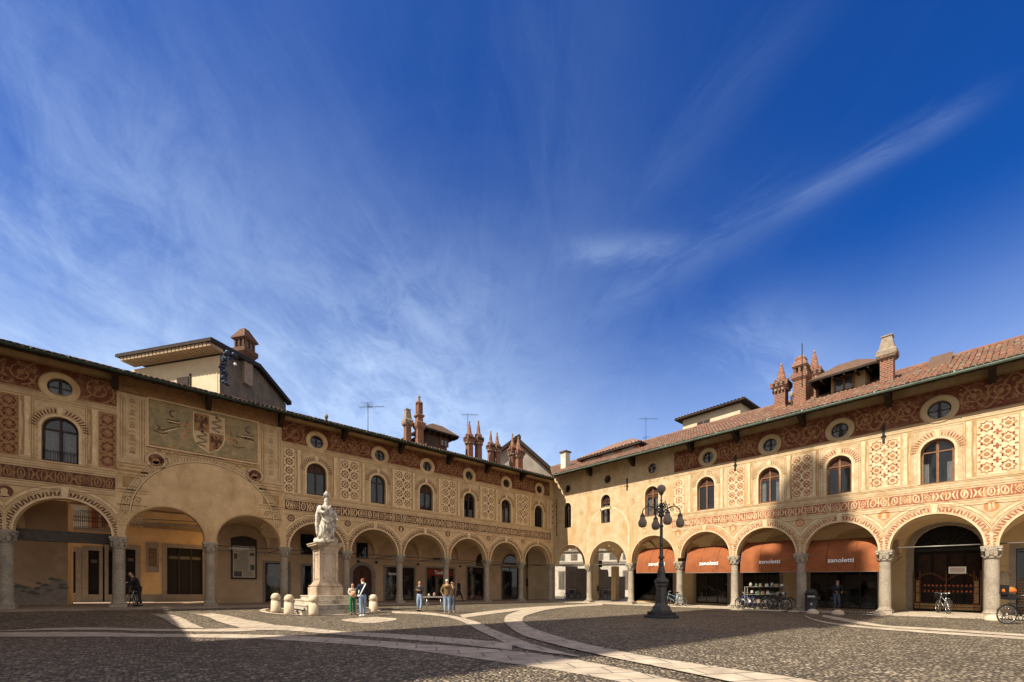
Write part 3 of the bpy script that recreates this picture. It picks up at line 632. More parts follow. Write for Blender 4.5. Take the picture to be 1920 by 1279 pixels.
def wframe(T, uc, w, s, t, parent, fm, gm, label=None, curtain=None, blind=None, d=-.20, open_=False, rail=False):
    rr = w / 2; zc = t - rr; fr = MB(T); e = .045
    out = [(uc - rr, s), (uc - rr, zc)] + arcpts(uc, zc, rr, 14)[::-1] + [(uc + rr, s)]
    inn = [(uc - rr + 2 * e, s + 2 * e), (uc - rr + 2 * e, zc)] + arcpts(uc, zc, rr - 2 * e, 14)[::-1] + [(uc + rr - 2 * e, s + 2 * e)]
    n = len(out)
    for i in range(n):
        j = (i + 1) % n; a, b, c, q = out[i], out[j], inn[j], inn[i]
        fr.poly([(a[0], d, a[1]), (b[0], d, b[1]), (c[0], d, c[1]), (q[0], d, q[1])]); fr.poly([(q[0], d, q[1]), (c[0], d, c[1]), (c[0], d - .06, c[1]), (q[0], d - .06, q[1])])
    fr.bx(uc - .045, uc + .045, d - .05, d + .012, s + .09, t - .09); fr.bx(uc - rr + .09, uc + rr - .09, d - .05, d + .008, zc - .03, zc + .03)
    f = fr.build('window', fm, parent)
    if label: f['label'] = label
    p_ = MB(T); p_.poly([(a, d - .045, b) for a, b in out]); p_.build('pane', gm, f)
    if curtain:
        c = MB(T); z0, z1, ua, ub = s + .05, zc + curtain[0], uc - rr * .92, uc + rr * .92
        nseg = 24; pr = None
        for i in range(nseg + 1):
            u = ua + (ub - ua) * i / nseg
            if curtain[1] and abs(u - uc) < rr * curtain[1]: pr = None; continue
            q = (c.pt((u, d - .16 + .03 * math.sin(i * 1.7), z0)), c.pt((u, d - .16 + .03 * math.sin(i * 1.7), min(z1, t - .1))))
            if pr: c.face((pr[0], q[0], q[1], pr[1]))
            pr = q
        c.build('curtain', M['curt'], f)
    if blind:
        c = MB(T); c.poly([(a, d - .03, b) for a, b in [(uc - rr, zc - blind)] + [(uc - rr, zc)] + arcpts(uc, zc, rr, 12)[::-1] + [(uc + rr, zc - blind)]]); c.build('blind', M['blind'], f)
    if rail:
        c = MB(T)
        for z_ in (s + .42, s + .48): c.tube([(uc - rr + .03, -.06, z_), (uc + rr - .03, -.06, z_)], .012, 5)
        for i in range(11): u = uc - rr + .06 + (w - .12) * i / 10; c.tube([(u, -.06, s + .02), (u, -.06, s + .46)], .008, 4)
        c.build('railing', M['iron'], f)
    dk = MB(T); dk.poly([(uc - rr - .5, d - .9, s - .5), (uc + rr + .5, d - .9, s - .5), (uc + rr + .5, d - .9, t + .5), (uc - rr - .5, d - .9, t + .5)]); dk.build('dark_backing', M['dk'], f)  # near-black sheet in place of the room's darkness
    return f
def oculus(T, uc, zc, r, parent, fm, ringm, wht=False):
    fr = MB(T)
    for r0, r1, d0, d1 in ((r, r + .07, .012, .03), (r + .07, r + .19, .03, .05), (r + .19, r + .25, .05, .012)):
        A = arcpts(uc, zc, r0, 28, 0, 2 * math.pi); B = arcpts(uc, zc, r1, 28, 0, 2 * math.pi)
        for i in range(28): fr.face([fr.pt((A[i][0], d0, A[i][1])), fr.pt((A[i + 1][0], d0, A[i + 1][1])), fr.pt((B[i + 1][0], d1, B[i + 1][1])), fr.pt((B[i][0], d1, B[i][1]))], 1, True)
    A = arcpts(uc, zc, r - .05, 24, 0, 2 * math.pi); B = arcpts(uc, zc, r, 24, 0, 2 * math.pi)
    for i in range(24): fr.poly([(A[i][0], -.16, A[i][1]), (A[i + 1][0], -.16, A[i + 1][1]), (B[i + 1][0], -.16, B[i + 1][1]), (B[i][0], -.16, B[i][1])], 0)
    fr.bx(uc - .045, uc + .045, -.20, -.15, zc - r + .03, zc + r - .03); fr.bx(uc - r + .03, uc + r - .03, -.195, -.155, zc - .02, zc + .02)
    f = fr.build('round_window', [fm, ringm], parent)
    p_ = MB(T); p_.poly([(a, -.19, b) for a, b in B[:-1]]); p_.build('pane', M['glass'], f)
    if wht:
        c = MB(T); c.poly([(a, -.30, b) for a, b in [(uc - r, zc - r), (uc - .1, zc - r), (uc - .1, zc + .05), (uc - r, zc + .05)]]); c.poly([(uc + .1, -.30, zc - r), (uc + r, -.30, zc - r), (uc + r, -.30, zc + .1), (uc + .1, -.30, zc + .1)]); c.build('curtain', M['curt'], f)
    dk = MB(T); dk.poly([(uc - 1, -.9, zc - 1), (uc + 1, -.9, zc - 1), (uc + 1, -.9, zc + 1), (uc - 1, -.9, zc + 1)]); dk.build('dark_backing', M['dk'], f)
EAVE = 1.28; SLOPE = .48
def roof(T, u0, u1, ze, parent, gm, tiles, joints, brk, SLOPE=.48):
    """gutter, timber eave with brackets, and rows of half-round tiles up to the ridge"""
    rf = MB(T); ridge = -5.2; pitch = .205; nc = int((u1 - u0) / pitch); step = .40
    def zr(d): return ze + (EAVE - d) * SLOPE
    for k in range(nc):
        u = u0 + (k + .5) * pitch; d = EAVE + .02
        while d > ridge:
            if u > d - .25:
                j = random.uniform(-.012, .012); jz = random.uniform(-.012, .03); m = random.choices(range(1, 5), (4, 3, 2, 2))[0]; ra, rb = .100, .082
                a = [rf.pt((u + j + ra * math.cos(t_), d + .03, zr(d) + .045 + jz + ra * .9 * math.sin(t_))) for t_ in (0, .8, 1.57, 2.34, 3.14)]
                b = [rf.pt((u + j + rb * math.cos(t_), d - step, zr(d - step) + .015 + rb * .9 * math.sin(t_))) for t_ in (0, .8, 1.57, 2.34, 3.14)]
                for i in range(4): rf.face((a[i], a[i + 1], b[i + 1], b[i]), m, True)
                rf.face(a, 0 if d > EAVE else m)
            d -= step
    # solid under the tiles, its back slope and the ridge
    seg = 12
    c0 = EAVE
    rf.poly([(c0, EAVE, ze), (u1, EAVE, ze), (u1, ridge, zr(ridge)), (ridge, ridge, zr(ridge))], 2)
    rf.poly([(ridge, ridge, zr(ridge)), (u1, ridge, zr(ridge)), (u1, ridge - 1.6, zr(ridge) - .8), (ridge - 1.6, ridge - 1.6, zr(ridge) - .8)], 2)
    rf.tube([(ridge + i * (u1 - ridge) / 60, ridge, zr(ridge) + .05 + random.uniform(-.02, .02)) for i in range(61)], .12, 7, 1)
    R_ = rf.build('roof', [M['dk']] + tiles, parent)
    ev = MB(T)
    ev.poly([(EAVE, EAVE - .02, ze - .03), (u1, EAVE - .02, ze - .03), (u1, 0, ze + EAVE * SLOPE - .06), (0, 0, ze + EAVE * SLOPE - .06)], 0)
    ev.bx(1.2, u1, EAVE - .06, EAVE - .03, ze - .10, ze + .03, 0)
    ev.bx(.1, u1, .0, .12, ze + .28, ze + .46, 1)
    u = .55
    while u < u1:
        ev.prism([(0.0, ze + .42), (EAVE - .08, ze + .0), (EAVE - .08, ze - .09), (0.0, ze + .28)], 0, u - .05, u + .05, 0) if u > EAVE else None
        u += .62
    for b in brk:
        ev.prism([(0, ze - .42), (.22, ze - .36), (.62, ze - .02), (1.0, ze - .02), (1.05, ze + .06), (0, ze + .34)], 0, b - .11, b + .11, 0)
    ev.build('eave', [M['wood'], M['beam']], parent)
    gt = MB(T); gd = EAVE + .075; gzc = ze + .015
    n = 9
    pr = None; uu = EAVE + .075
    while uu <= u1:
        row = [gt.pt((uu, gd + .085 * math.cos(math.pi + math.pi * i / n), gzc + .085 * math.sin(math.pi + math.pi * i / n) + random.uniform(-.006, .006) * (i == 0))) for i in range(n + 1)]
        if pr:
            for i in range(n): gt.face((pr[i], pr[i + 1], row[i + 1], row[i]), 0, True)
        pr = row; uu += .6
    for b in joints: gt.tube([(b - .03, gd, gzc), (b + .03, gd, gzc)], .10, 10)
    gt.build('gutter', gm, parent)
    return R_, zr

# ================================================================ LEFT WING
LW = thing('arcade_building', 'long two-storey arcaded wing on the left with dark red painted frieze, statue in front', 'building')
colsA = [.14, 3.68, 7.34, 11.12, 14.83, 18.45, 22.01, 25.53, 29.09, 32.60, 36.2]
baysA = []
for i in range(len(colsA) - 1):
    a, b = colsA[i], colsA[i + 1]; r = (b - a) / 2 - .235
    if 21 < a < 29: r -= .04
    baysA.append((a, b, (a + b) / 2, r, 4.93 - r if not 21 < a < 29 else 4.99 - r))
baysA[0] = (0.0, 3.68, 1.91, 1.53, 3.40)
winA = [(1.78, 1.04, 6.56, 8.48), (5.50, 1.04, 6.56, 8.48), (9.15, 1.06, 6.57, 8.46), (12.89, 1.06, 6.66, 8.50), (16.45, 1.02, 6.66, 8.54), (20.29, 1.12, 6.64, 8.56), (30.98, 1.14, 6.52, 8.50)]
ocA = [(1.70, 9.90, .34), (5.48, 9.80, .35), (9.20, 9.78, .35), (12.82, 9.79, .35), (16.33, 9.85, .36), (20.28, 9.85, .38), (31.0, 9.80, .40)]
f = MB(FA); facade(f, baysA, winA, ocA, 11.2, 3.40)
# corner to the big blind arch: painted bays
lines(f, 0.05, 22.2); lines(f, 29.15, 36.1)
frieze(f, .45, 22.2, 9.44, 10.78, ocA, K['red'], K['scr']); frieze(f, 29.15, 36.2, 9.44, 10.72, ocA, K['red'], K['scr'])
lowband(f, .3, 22.05, 5.58, 6.14, K['dark'], K['pale']); lowband(f, 29.2, 36.2, 5.56, 6.12, K['dark'], K['scr'])
for i, (a, b, uc, r, zs) in enumerate(baysA):
    if 21 < a < 29: f.ring(uc, zs, r, r + .05, K['shade'], 2, 30, 0, math.pi); continue
    archivolt(f, uc, zs, r, K['dark'], K['pale'], 44)
for i, u in enumerate(colsA[1:6]): medallion(f, u, 5.13, .20, K['dark'], i)
medallion(f, 21.7, 5.1, .2, K['dark'], 1); medallion(f, 32.6, 4.98, .26, K['red'], 0)
for w in winA: winsur(f, w[0], w[1], w[2], w[3], K['dark'] if w[0] < 25 else K['red'], .86)
for u in (3.66, 7.36, 11.0, 14.66, 18.32): panel(f, u, 1.18, 6.62, 9.14, K['dark'], K['pale'])
panel(f, 21.80, .58, 6.58, 9.14, K['dark'], K['pale'], cols=1); panel(f, .10, 1.1, 6.62, 9.14, K['dark'], K['pale'], .05, .45)
panel(f, 29.46, .60, 6.55, 9.10, K['red'], K['scr'], cols=1); panel(f, 32.75, 1.1, 6.55, 9.10, K['red'], K['scr'])
# painted triumphal arch bay
T0, T1 = 22.15, 29.1
tc_, tz, tr = 25.62, 4.45, 3.02
f.rect(T0, T1, 10.22, 10.95, K['scr'], 1)
hatch(f, T0 + .2, T1 - .2, 10.3, 10.85, 90, 'line')
f.rect(23.42, 27.98, 7.98, 10.16, K['grgn'], 2)
f.rib([(23.42, 7.98), (23.42, 10.16), (27.98, 10.16), (27.98, 7.98)], .05, K['line'], 4, True); f.rib([(23.34, 7.90), (23.34, 10.24), (28.06, 10.24), (28.06, 7.90)], .05, K['pale'], 3, True)
for (q0, q1) in ((22.2, 23.25), (28.12, 29.08)):    # painted pilasters with filled panels
    f.rect(q0, q1, 6.9, 10.25, K['cream'], 1)
    for o_, k, w in ((.05, 'line', .025), (.14, 'shade', .05), (.22, 'line', .015)): f.rib([(q0 + o_, 7.0 + o_), (q0 + o_, 10.15 - o_), (q1 - o_, 10.15 - o_), (q1 - o_, 7.0 + o_)], w, K[k], 2, True)
    uc = (q0 + q1) / 2
    for i in range(13):
        z = 7.4 + i * .2; f.rib([(uc - .13, z), (uc, z + .09), (uc + .13, z)], .025, K['line'], 3); f.disc(uc, z + .02, .03, K['shade'], 3, 5)
        if i % 3 == 0: f.ring(uc, z + .1, .06, .09, K['line'], 4, 8)
    for z, w, e in ((6.86, .06, .04), (6.72, .04, 0), (6.5, .10, .1), (6.36, .03, .04), (5.62, .06, .08), (5.5, .03, .04), (4.9, .05, .06)): f.rect(q0 - e, q1 + e, z, z + w, K['shade'] if w > .05 else K['line'], 2)
    f.rect(q0 + .12, q1 - .12, 5.75, 6.3, K['shade'], 1); f.rib([(q0 + .2, 5.8), (q0 + .2, 6.24), (q1 - .2, 6.24), (q1 - .2, 5.8)], .03, K['line'], 2, True)
    spiral(f, uc - .2, 5.2, .17, 1.2, .03, K['line'], 3, 1); spiral(f, uc + .2, 5.2, .17, 1.2, .03, K['line'], 3, -1, math.pi)
    for i in range(5):
        for j in range(5): f.ring(q0 + .16 + i * .18 + (.09 if j % 2 else 0), 3.95 + j * .16, .045, .065, K['shade'], 2, 7)
f.ring(tc_, tz, tr, tr + .40, K['cream'], 2, 48, .05, math.pi - .05)
for r0, w, k in ((0, .03, 'line'), (.10, .015, 'line'), (.30, .02, 'line'), (.38, .035, 'shade'), (.02, .05, 'pale')): f.ring(tc_, tz, tr + r0, tr + r0 + w, K[k], 3, 48, .05, math.pi - .05)
for i in range(74):
    a = math.pi * (i + .5) / 74; f.rib([(tc_ + (tr + .14) * math.cos(a - .008), tz + (tr + .14) * math.sin(a - .008)), (tc_ + (tr + .26) * math.cos(a + .008), tz + (tr + .26) * math.sin(a + .008))], .03, K['line'], 4)
for u in (23.52, 27.72):
    f.ring(u, 7.25, .30, .42, K['cream'], 3, 22); f.ring(u, 7.25, .42, .45, K['line'], 3, 22); f.disc(u, 7.25, .30, K['dark'], 3, 20); f.disc(u + .02, 7.2, .15, K['scr'], 4, 10); f.flat([(u - .2, 7.0), (u + .2, 7.0), (u + .1, 7.2), (u - .1, 7.2)], K['scr'], 4)
    for i in range(12): hatch(f, u - .9 + (.9 if u < 25 else .0), u + .0 + (.9 if u < 25 else .0), 7.55, 7.8, 2, 'line')
f.rect(23.3, 28.1, 7.80, 7.88, K['line'], 3); f.rect(23.3, 28.1, 7.70, 7.74, K['shade'], 3)
# quartered shield: eagles and serpents
su, sz0 = 25.60, 8.06
sh = [(-.66, 1.95), (.66, 1.95), (.66, .8), (.58, .5), (.36, .2), (0, 0), (-.36, .2), (-.58, .5), (-.66, .8)]
f.flat([(su - x, sz0 + z) for x, z in sh], K['scr'], 3); f.rib([(su - x, sz0 + z) for x, z in sh], .05, K['pale'], 5, True)
f.flat([(su - x, sz0 + z) for x, z in [(0, 1.05), (.64, 1.05), (.64, 1.93), (0, 1.93)]], K['cream'], 4); f.flat([(su - x, sz0 + z) for x, z in [(-.64, 1.03), (0, 1.03), (0, .03), (-.34, .21), (-.56, .5), (-.64, .8)]], K['cream'], 4)
for cx_, cz_, s_ in ((-.33, 1.5, 1), (.30, .62, .9)):     # eagle: body, head, wings, tail
    P = lambda x, z: (su - (cx_ + x * s_), sz0 + cz_ + z * s_)
    f.flat([P(-.07, .12), P(0, .2), (P(.07, .12)), P(.06, -.2), P(-.06, -.2)], K['dark'], 5); f.disc(P(0, .26)[0], P(0, .26)[1], .06, K['dark'], 5, 8)
    for k in (-1, 1):
        f.flat([P(k * .06, .12), P(k * .2, .36), P(k * .27, .30), P(k * .27, .0), P(k * .22, -.12), P(k * .17, .02), P(k * .12, -.06), P(k * .06, 0)], K['dark'], 5)
        f.rib([P(k * .04, -.18), P(k * .16, -.33)], .035, K['dark'], 5)
    f.flat([P(-.04, -.2), P(.04, -.2), P(.10, -.40), P(-.10, -.40)], K['dark'], 5)
for cx_, cz_ in ((.32, 1.5), (-.30, .62)):                # serpent: winding ribbon
    pts = [(su - (cx_ + .19 * math.sin(i * .42)), sz0 + cz_ + .36 - i * .022) for i in range(33)]
    f.rib(pts, .075, K['dark'], 5); f.rib(pts, .03, K['grgn'], 6); f.disc(pts[0][0], pts[0][1] + .04, .07, K['dark'], 5, 8)
# remains of big painted letters left and right of the shield
for k in (1, -1):
    o_ = su + (1.62 * k) - .1; P = lambda x, z: (o_ - x, 9.0 + z)
    f.rib([P(x + .25 * 0, z) for x, z in [(.1, .85), (-.05, .80), (-.1, .68), (-.02, .55), (.1, .52)]], .06, K['dark'], 5)
    f.rib([P(-.2, .35), P(.3, .36)], .055, K['dark'], 5); f.rib([P(-.18, .22), P(.3, .23)], .055, K['dark'], 5); f.rib([P(-.19, .29), P(.3, .29)], .04, K['pale'], 5)
    f.rib([P(.32, .12), P(-.35 * 1, -.22 * k), P(-.55, -.24 * k)], .06, K['dark'], 5); f.rib([P(.28, .04), P(-.3, -.28 * k)], .05, K['pale'], 5); f.rib([P(-.55, -.22), P(-.45, -.1), P(-.62, .02)], .05, K['dark'], 5); f.rib([P(-.7, -.30), P(-.4, -.40), P(-.15, -.32)], .05, K['dark'], 5)
    f.rib([(su + .82 * k, 9.75), (su + 1.10 * k, 8.85)], .055, K['line'], 5)
    for j in range(3): f.disc(su + (.86 + .06 * j) * k, 9.3 - .3 * j, .085, K['org'], 4, 7)
hatch(f, 23.6, 27.9, 8.05, 8.6, 60, 'shade'); hatch(f, 23.6, 27.9, 8.6, 10.1, 50, 'line')
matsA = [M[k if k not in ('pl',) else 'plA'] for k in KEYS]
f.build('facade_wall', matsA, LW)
for i, u in enumerate(colsA[1:]): column(FA, u, 3.40, .085, LW, .215 if u < 24 else .235)
column(FA, .12, 3.40, .085, LW, .22)
vault(FA, baysA[:7], -4.3, M['vault'], LW); vault(FA, baysA[9:], -4.3, M['vault'], LW)
for i, w in enumerate(winA):
    lab = {6: 'arched window with pale curtains and a low railing', 5: 'arched window reflecting blue sky behind the statue'}.get(i)
    wframe(FA, w[0], w[1], w[2], w[3], LW, M['wfr'], M['glass'], lab, curtain={6: (-.02, .12), 1: (-.1, .25), 2: (-.7, .3)}.get(i), blind={2: 0, 3: .1, 5: .05, 6: .0, 0: 0}.get(i), rail=(i in (6,)))
for i, o in enumerate(ocA): oculus(FA, o[0], o[1], o[2], LW, M['wfr'], M['plA'], i in (1, 2, 6))
roofA, zrA = roof(FA, -5, 37, 10.66, LW, M['gutA'], [M['t1'], M['t2'], M['t3'], M['t4']], [sA(x, EAVE) for x in (60, 130, 232, 392, 552, 625, 785, 948)], [sA(x, .6) for x in (215, 393, 530, 650, 757, 848, 920, 985)], .37)
# rear walls of the wing (keep the sun out) and side closures
b = MB(FA)
b.poly([(-5.2, -5.2, 5.4), (38, -5.2, 5.4), (38, -5.2, 12.95), (-5.2, -5.2, 12.95)]); b.poly([(-6, -.5, 5.5), (38, -.5, 5.5), (38, -5.2, 5.5), (-6, -5.2, 5.5)])
b.poly([(38, 0, 0), (38, -5.2, 0), (38, -5.2, 12.9), (38, 0, 10.9)])
b.build('rear_wall', M['inn'], LW)
# inner arcade wall with openings; d = -4.3
D = -4.3
def bwall(T, u0, u1, ops, ztop, mat, parent, d=D, name='arcade_wall', zb=0.0):
    """ops: (ua, ub, z0, z1, kind) kind 'r' rectangle or 'a' arched"""
    mb = MB(T); loops = [[(u0, zb), (u1, zb), (u1, ztop), (u0, ztop)]]
    for ua, ub, z0, z1, kd in ops:
        if kd == 'r': loops.append([(ua, z0), (ub, z0), (ub, z1), (ua, z1)])
        else: rr = (ub - ua) / 2; loops.append([(ua, z0), (ub, z0)] + arcpts((ua + ub) / 2, z1 - rr, rr, 12))
    tri = tessellate_polygon([[Vector((a, b_, 0)) for a, b_ in lp] for lp in loops]); fl = [q for lp in loops for q in lp]; base = [mb.pt((a, d, b_)) for a, b_ in fl]
    for t_ in tri: mb.face([base[i] for i in t_])
    for lp in loops[1:]:
        for i in range(len(lp)):
            a, c = lp[i], lp[(i + 1) % len(lp)]; mb.poly([(a[0], d, a[1]), (c[0], d, c[1]), (c[0], d - .3, c[1]), (a[0], d - .3, a[1])])
    return mb.build(name, mat, parent)
def uu(x, d=D): return sA(x, d)
def trim(T, mb, ua, ub, z0, z1, w, d, m=0, t=.03):
    mb.bx(ua - w, ua, d, d + t, z0, z1 + w, m); mb.bx(ub, ub + w, d, d + t, z0, z1 + w, m); mb.bx(ua, ub, d, d + t, z1, z1 + w, m)
doorsA = []
def shopA(x0, x1, ytop, kind='r', zb=.1):
    ua, ub = uu(x1), uu(x0); z1 = invA((x0 + x1) / 2, ytop, D)[1]; doorsA.append((ua, ub, zb, z1, kind)); return doorsA[-1]
s_gold = shopA(497, 541, 1056); s_stat = shopA(568, 596, 1061); s_arch = shopA(661, 697, 1060, 'a'); s_w1 = shopA(722, 777, 1064)
s_red = shopA(800, 851, 1066); s_pink = shopA(876, 908, 1064); s_a1 = shopA(941, 974, 1064); s_a2 = shopA(999, 1028, 1068)
winup = [(uu(577) - .45, uu(577) + .45, 3.35, 4.75, 'r'), (uu(679) - .42, uu(679) + .42, 3.25, 4.45, 'r')]
fan = [(s_a1[0] + .05, s_a1[1] - .05, s_a1[3] + .25, s_a1[3] + .25 + 1.05, 'a'), (uu(905) - .8, uu(905) + .75, 3.1, 4.35, 'a')]
bwall(FA, -3, uu(408), doorsA + winup + fan, 5.4, M['inn'], LW)
bwall(FA, uu(127), 37.5, [], 5.4, M['inn'], LW)
mu = MB(FA)     # peeling lower plaster of the mural wall
um = [uu(127) + .01 + i * .22 for i in range(22)]
pts = [(u, 1.12 + .22 * math.sin(i * .9) + random.uniform(-.12, .22)) for i, u in enumerate(um)]
mu.poly([(um[0], D + .006, .09)] + [(a, D + .006, z) for a, z in pts] + [(um[-1], D + .006, .09)], 0)
for i, (u, z) in enumerate(pts):
    for q in range(2): u2, z2 = u + random.uniform(-.1, .2), z - random.uniform(.02, .35); mu.poly([(u2 + random.uniform(.07, .20) * math.cos(a), D + .012 + .002 * i + .001 * q, z2 + random.uniform(.03, .10) * math.sin(a)) for a in [k * .785 for k in range(8)]], 1)
mu.build('peeling_plaster', [surf('flaking_grey_plaster', (.33, .285, .235), (.22, .185, .15), 3.5, .9, .3, 12), M['mural']], LW)
sg = MB(FA)     # stone trims, string course and corner side of the passage
for d_ in doorsA:
    if d_[4] == 'r': trim(FA, sg, d_[0], d_[1], .09, d_[3], .14, D + .002)
sg.bx(-2.9, uu(408), D + .004, D + .05, 3.28, 3.34); sg.bx(uu(127), 37, D + .004, D + .05, 3.28, 3.34)
a_ = s_arch; ac_, ar = (a_[0] + a_[1]) / 2, (a_[1] - a_[0]) / 2
A = arcpts(ac_, a_[3] - ar, ar, 16); B = arcpts(ac_, a_[3] - ar, ar + .26, 16)
for i in range(16): sg.poly([(A[i][0], D + .05, A[i][1]), (A[i + 1][0], D + .05, A[i + 1][1]), (B[i + 1][0], D + .05, B[i + 1][1]), (B[i][0], D + .05, B[i][1])])
for u in (a_[0] - .13, a_[1] + .13): sg.bx(u - .13, u + .13, D + .004, D + .06, .09, a_[3] - ar); sg.bx(u - .17, u + .17, D + .004, D + .10, a_[3] - ar - .12, a_[3] - ar)
sg.build('stone_trim', M['frame'], LW)
sd_ = MB(FA)    # walls beside the open passage
sd_.poly([(uu(408), D, 0), (uu(408), -9.0, 0), (uu(408), -9.0, 5.4), (uu(408), D, 5.4)]); sd_.build('passage_wall', M['orange'], LW); sd_ = MB(FA); sd_.poly([(uu(127), D, 0), (uu(127), -6.5, 0), (uu(127), -6.5, 5.4), (uu(127), D, 5.4)])
sd_.build('passage_wall', M['orange'], LW)
ti = MB(FA)     # iron tie rods across the arcade
for u in colsA[:8]: ti.tube([(u, -.4, 3.33), (u, -4.3, 3.33)], .022, 6)
for a, c in zip(colsA[:7], colsA[1:8]): ti.tube([(a, -.62, 3.30), (c, -.62, 3.30)], .02, 6)
ti.build('tie_rod', M['iron'], LW)
bm_ = MB(FA); bm_.bx(29.3, 33.6, -.95, -.75, 3.05, 3.55); bm_.bx(29.25, 29.45, -1.0, -.7, 2.75, 3.2); bm_.build('passage_beam', surf('grey_beam_wood', (.085, .07, .058), (.05, .042, .035), 4, .8), LW)
# shop fronts of the left wing
def shopfront(T, d_, parent, fm, bays=2, transom=None, d=D - .16, name='shop_window', label=None, mat=None, inside=None):
    ua, ub, z0, z1, kd = d_; fr = MB(T); e = .05; rr = (ub - ua) / 2; top = z1 if kd == 'r' else z1 - rr
    fr.bx(ua, ub, d - .04, d + .03, z0, z0 + .12); fr.bx(ua, ub, d - .04, d + .03, top - e, top)
    for i in range(bays + 1): u = ua + (ub - ua) * i / bays; fr.bx(max(ua, u - e / 2), min(ub, u + e / 2), d - .04, d + .03, z0, top)
    if transom: fr.bx(ua, ub, d - .035, d + .035, transom, transom + .05)
    o = fr.build(name, fm, parent)
    if label: o['label'] = label
    p_ = MB(T)
    if kd == 'r': p_.poly([(ua, d, z0), (ub, d, z0), (ub, d, z1), (ua, d, z1)])
    else: p_.poly([(ua, d, z0), (ub, d, z0)] + [(a, d, b_) for a, b_ in arcpts((ua + ub) / 2, z1 - rr, rr, 12)])
    p_.build('pane', mat or M['shop'], o)
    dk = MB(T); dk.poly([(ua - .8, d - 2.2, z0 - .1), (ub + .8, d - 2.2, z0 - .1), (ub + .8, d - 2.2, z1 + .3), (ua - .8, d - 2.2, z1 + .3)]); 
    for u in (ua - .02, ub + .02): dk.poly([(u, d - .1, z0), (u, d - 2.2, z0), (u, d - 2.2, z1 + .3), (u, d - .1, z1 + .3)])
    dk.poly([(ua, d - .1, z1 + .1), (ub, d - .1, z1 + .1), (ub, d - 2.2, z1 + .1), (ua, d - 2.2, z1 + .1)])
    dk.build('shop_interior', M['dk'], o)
    return o
gm_ = surf('gilt_shop_panel', (.42, .27, .09), (.22, .15, .06), 5, .6)
o1 = shopfront(FA, s_gold, LW, M['wfr'], 1, label='shop opening with a gilded panel and dark arched niches')
q = MB(FA); ua, ub, z0, z1, _ = s_gold; q.bx(ua + .05, ub - .05, D - .26, D - .22, z0 + .1, z1 - .1, 0)
for k in (.28, .75):
    uc = ua + (ub - ua) * k; q.poly([(uc - .24, D - .21, z0 + .1), (uc + .24, D - .21, z0 + .1)] + [(a, D - .21, b_) for a, b_ in arcpts(uc, 1.55, .24, 10)], 1)
q.build('gilt_panel', [gm_, M['dk']], o1)
o2 = shopfront(FA, s_stat, LW, M['wfr'], 1)
q = MB(FA)
for k in range(7):
    u, z = random.uniform(s_stat[0] + .2, s_stat[1] - .2), .9 + k * .22; q.box((u, D - .45, z), (.25, .1, .3), k % 3, 0, .7)
disp = [surf('cloth_cream', (.42, .38, .30)), surf('cloth_red', (.30, .05, .035)), surf('cloth_green', (.08, .13, .09)), surf('cloth_blue', (.06, .08, .14)), surf('cloth_orange', (.45, .17, .06))]
q.build('display', disp[:3], o2)
door = MB(FA); ua, ub = s_arch[0], s_arch[1]; door.poly([(ua, D - .2, .1), (ub, D - .2, .1)] + [(a, D - .2, b_) for a, b_ in arcpts(ac_, s_arch[3] - ar, ar, 14)], 0)
for i in range(2):
    for j in range(3): a0 = ua + .12 + i * (ub - ua) / 2; door.bx(a0, a0 + (ub - ua) / 2 - .24, D - .2, D - .16, .25 + j * .72, .85 + j * .72, 0)
door.bx(ac_ - .03, ac_ + .03, D - .2, D - .14, .1, 2.6)
door.build('arched_door', surf('red_brown_door', (.10, .032, .018), (.06, .02, .012), 5, .6), LW)
def goods(T, d_, parent, n, mats, d=D - .55, top=.95):
    q = MB(T); ua, ub, z0, z1, _ = d_
    q.bx(ua + .15, ub - .15, d - .3, d + .2, z0, z0 + .45, 0)
    for k in range(n):
        u = ua + .2 + (ub - ua - .4) * ((k * .618) % 1); z = z0 + .55 + (z1 - z0 - 1.0) * top * ((k * .37) % 1)
        if k % 3 == 0:
            q.lathe((u, d, z - .1), [(.10, 0), (.13, .18), (.09, .32), (.05, .38)], 8, k % len(mats))
        else: q.box((u, d - random.uniform(0, .4), z), (random.uniform(.12, .4), .06, random.uniform(.12, .38)), k % len(mats), 0, random.uniform(.6, 1))
    return q.build('display', mats, parent)
o3 = shopfront(FA, s_w1, LW, M['wfr'], 3, 2.05, label='wide shop window with white lettering behind a column')
goods(FA, s_w1, o3, 14, [disp[0], surf('grey_goods', (.20, .19, .17)), M['photo']])
lettering('Sarmioz', .30, lambda x, y: FA(s_w1[0] + (s_w1[1] - s_w1[0]) * .68 - x, D - .08, 2.12 + y), M['wht'], o3, .006)
o4 = shopfront(FA, s_red, LW, M['wfr'], 3, label='shop window with a red top panel and white lettering')
goods(FA, s_red, o4, 20, [disp[4], disp[1], disp[0], M['photo']], top=.8)
q = MB(FA); q.bx(s_red[0] + .06, s_red[1] - .06, D - .13, D - .10, s_red[3] - .62, s_red[3] - .06); q.build('sign_panel', surf('deep_red_sign', (.26, .035, .02), (.20, .03, .018)), o4)
lettering('Tanfra', .40, lambda x, y: FA((s_red[0] + s_red[1]) / 2 - x, D - .08, s_red[3] - .48 + y), M['wht'], o4, .008)
lettering('OTTICUM', .34, lambda x, y: FA((s_red[0] + s_red[1]) / 2 - x, D + .07, 3.42 + y), M['wfr'], LW, .012)
o5 = shopfront(FA, s_pink, LW, M['wfr'], 2); goods(FA, s_pink, o5, 14, [surf('cloth_pink', (.55, .16, .15)), disp[0], disp[1]], top=.7)
for dd in (s_a1, s_a2): o6 = shopfront(FA, dd, LW, M['wfr'], 2 if dd is s_a1 else 1); goods(FA, dd, o6, 8, [M['photo'], disp[0], disp[3]], top=.75)
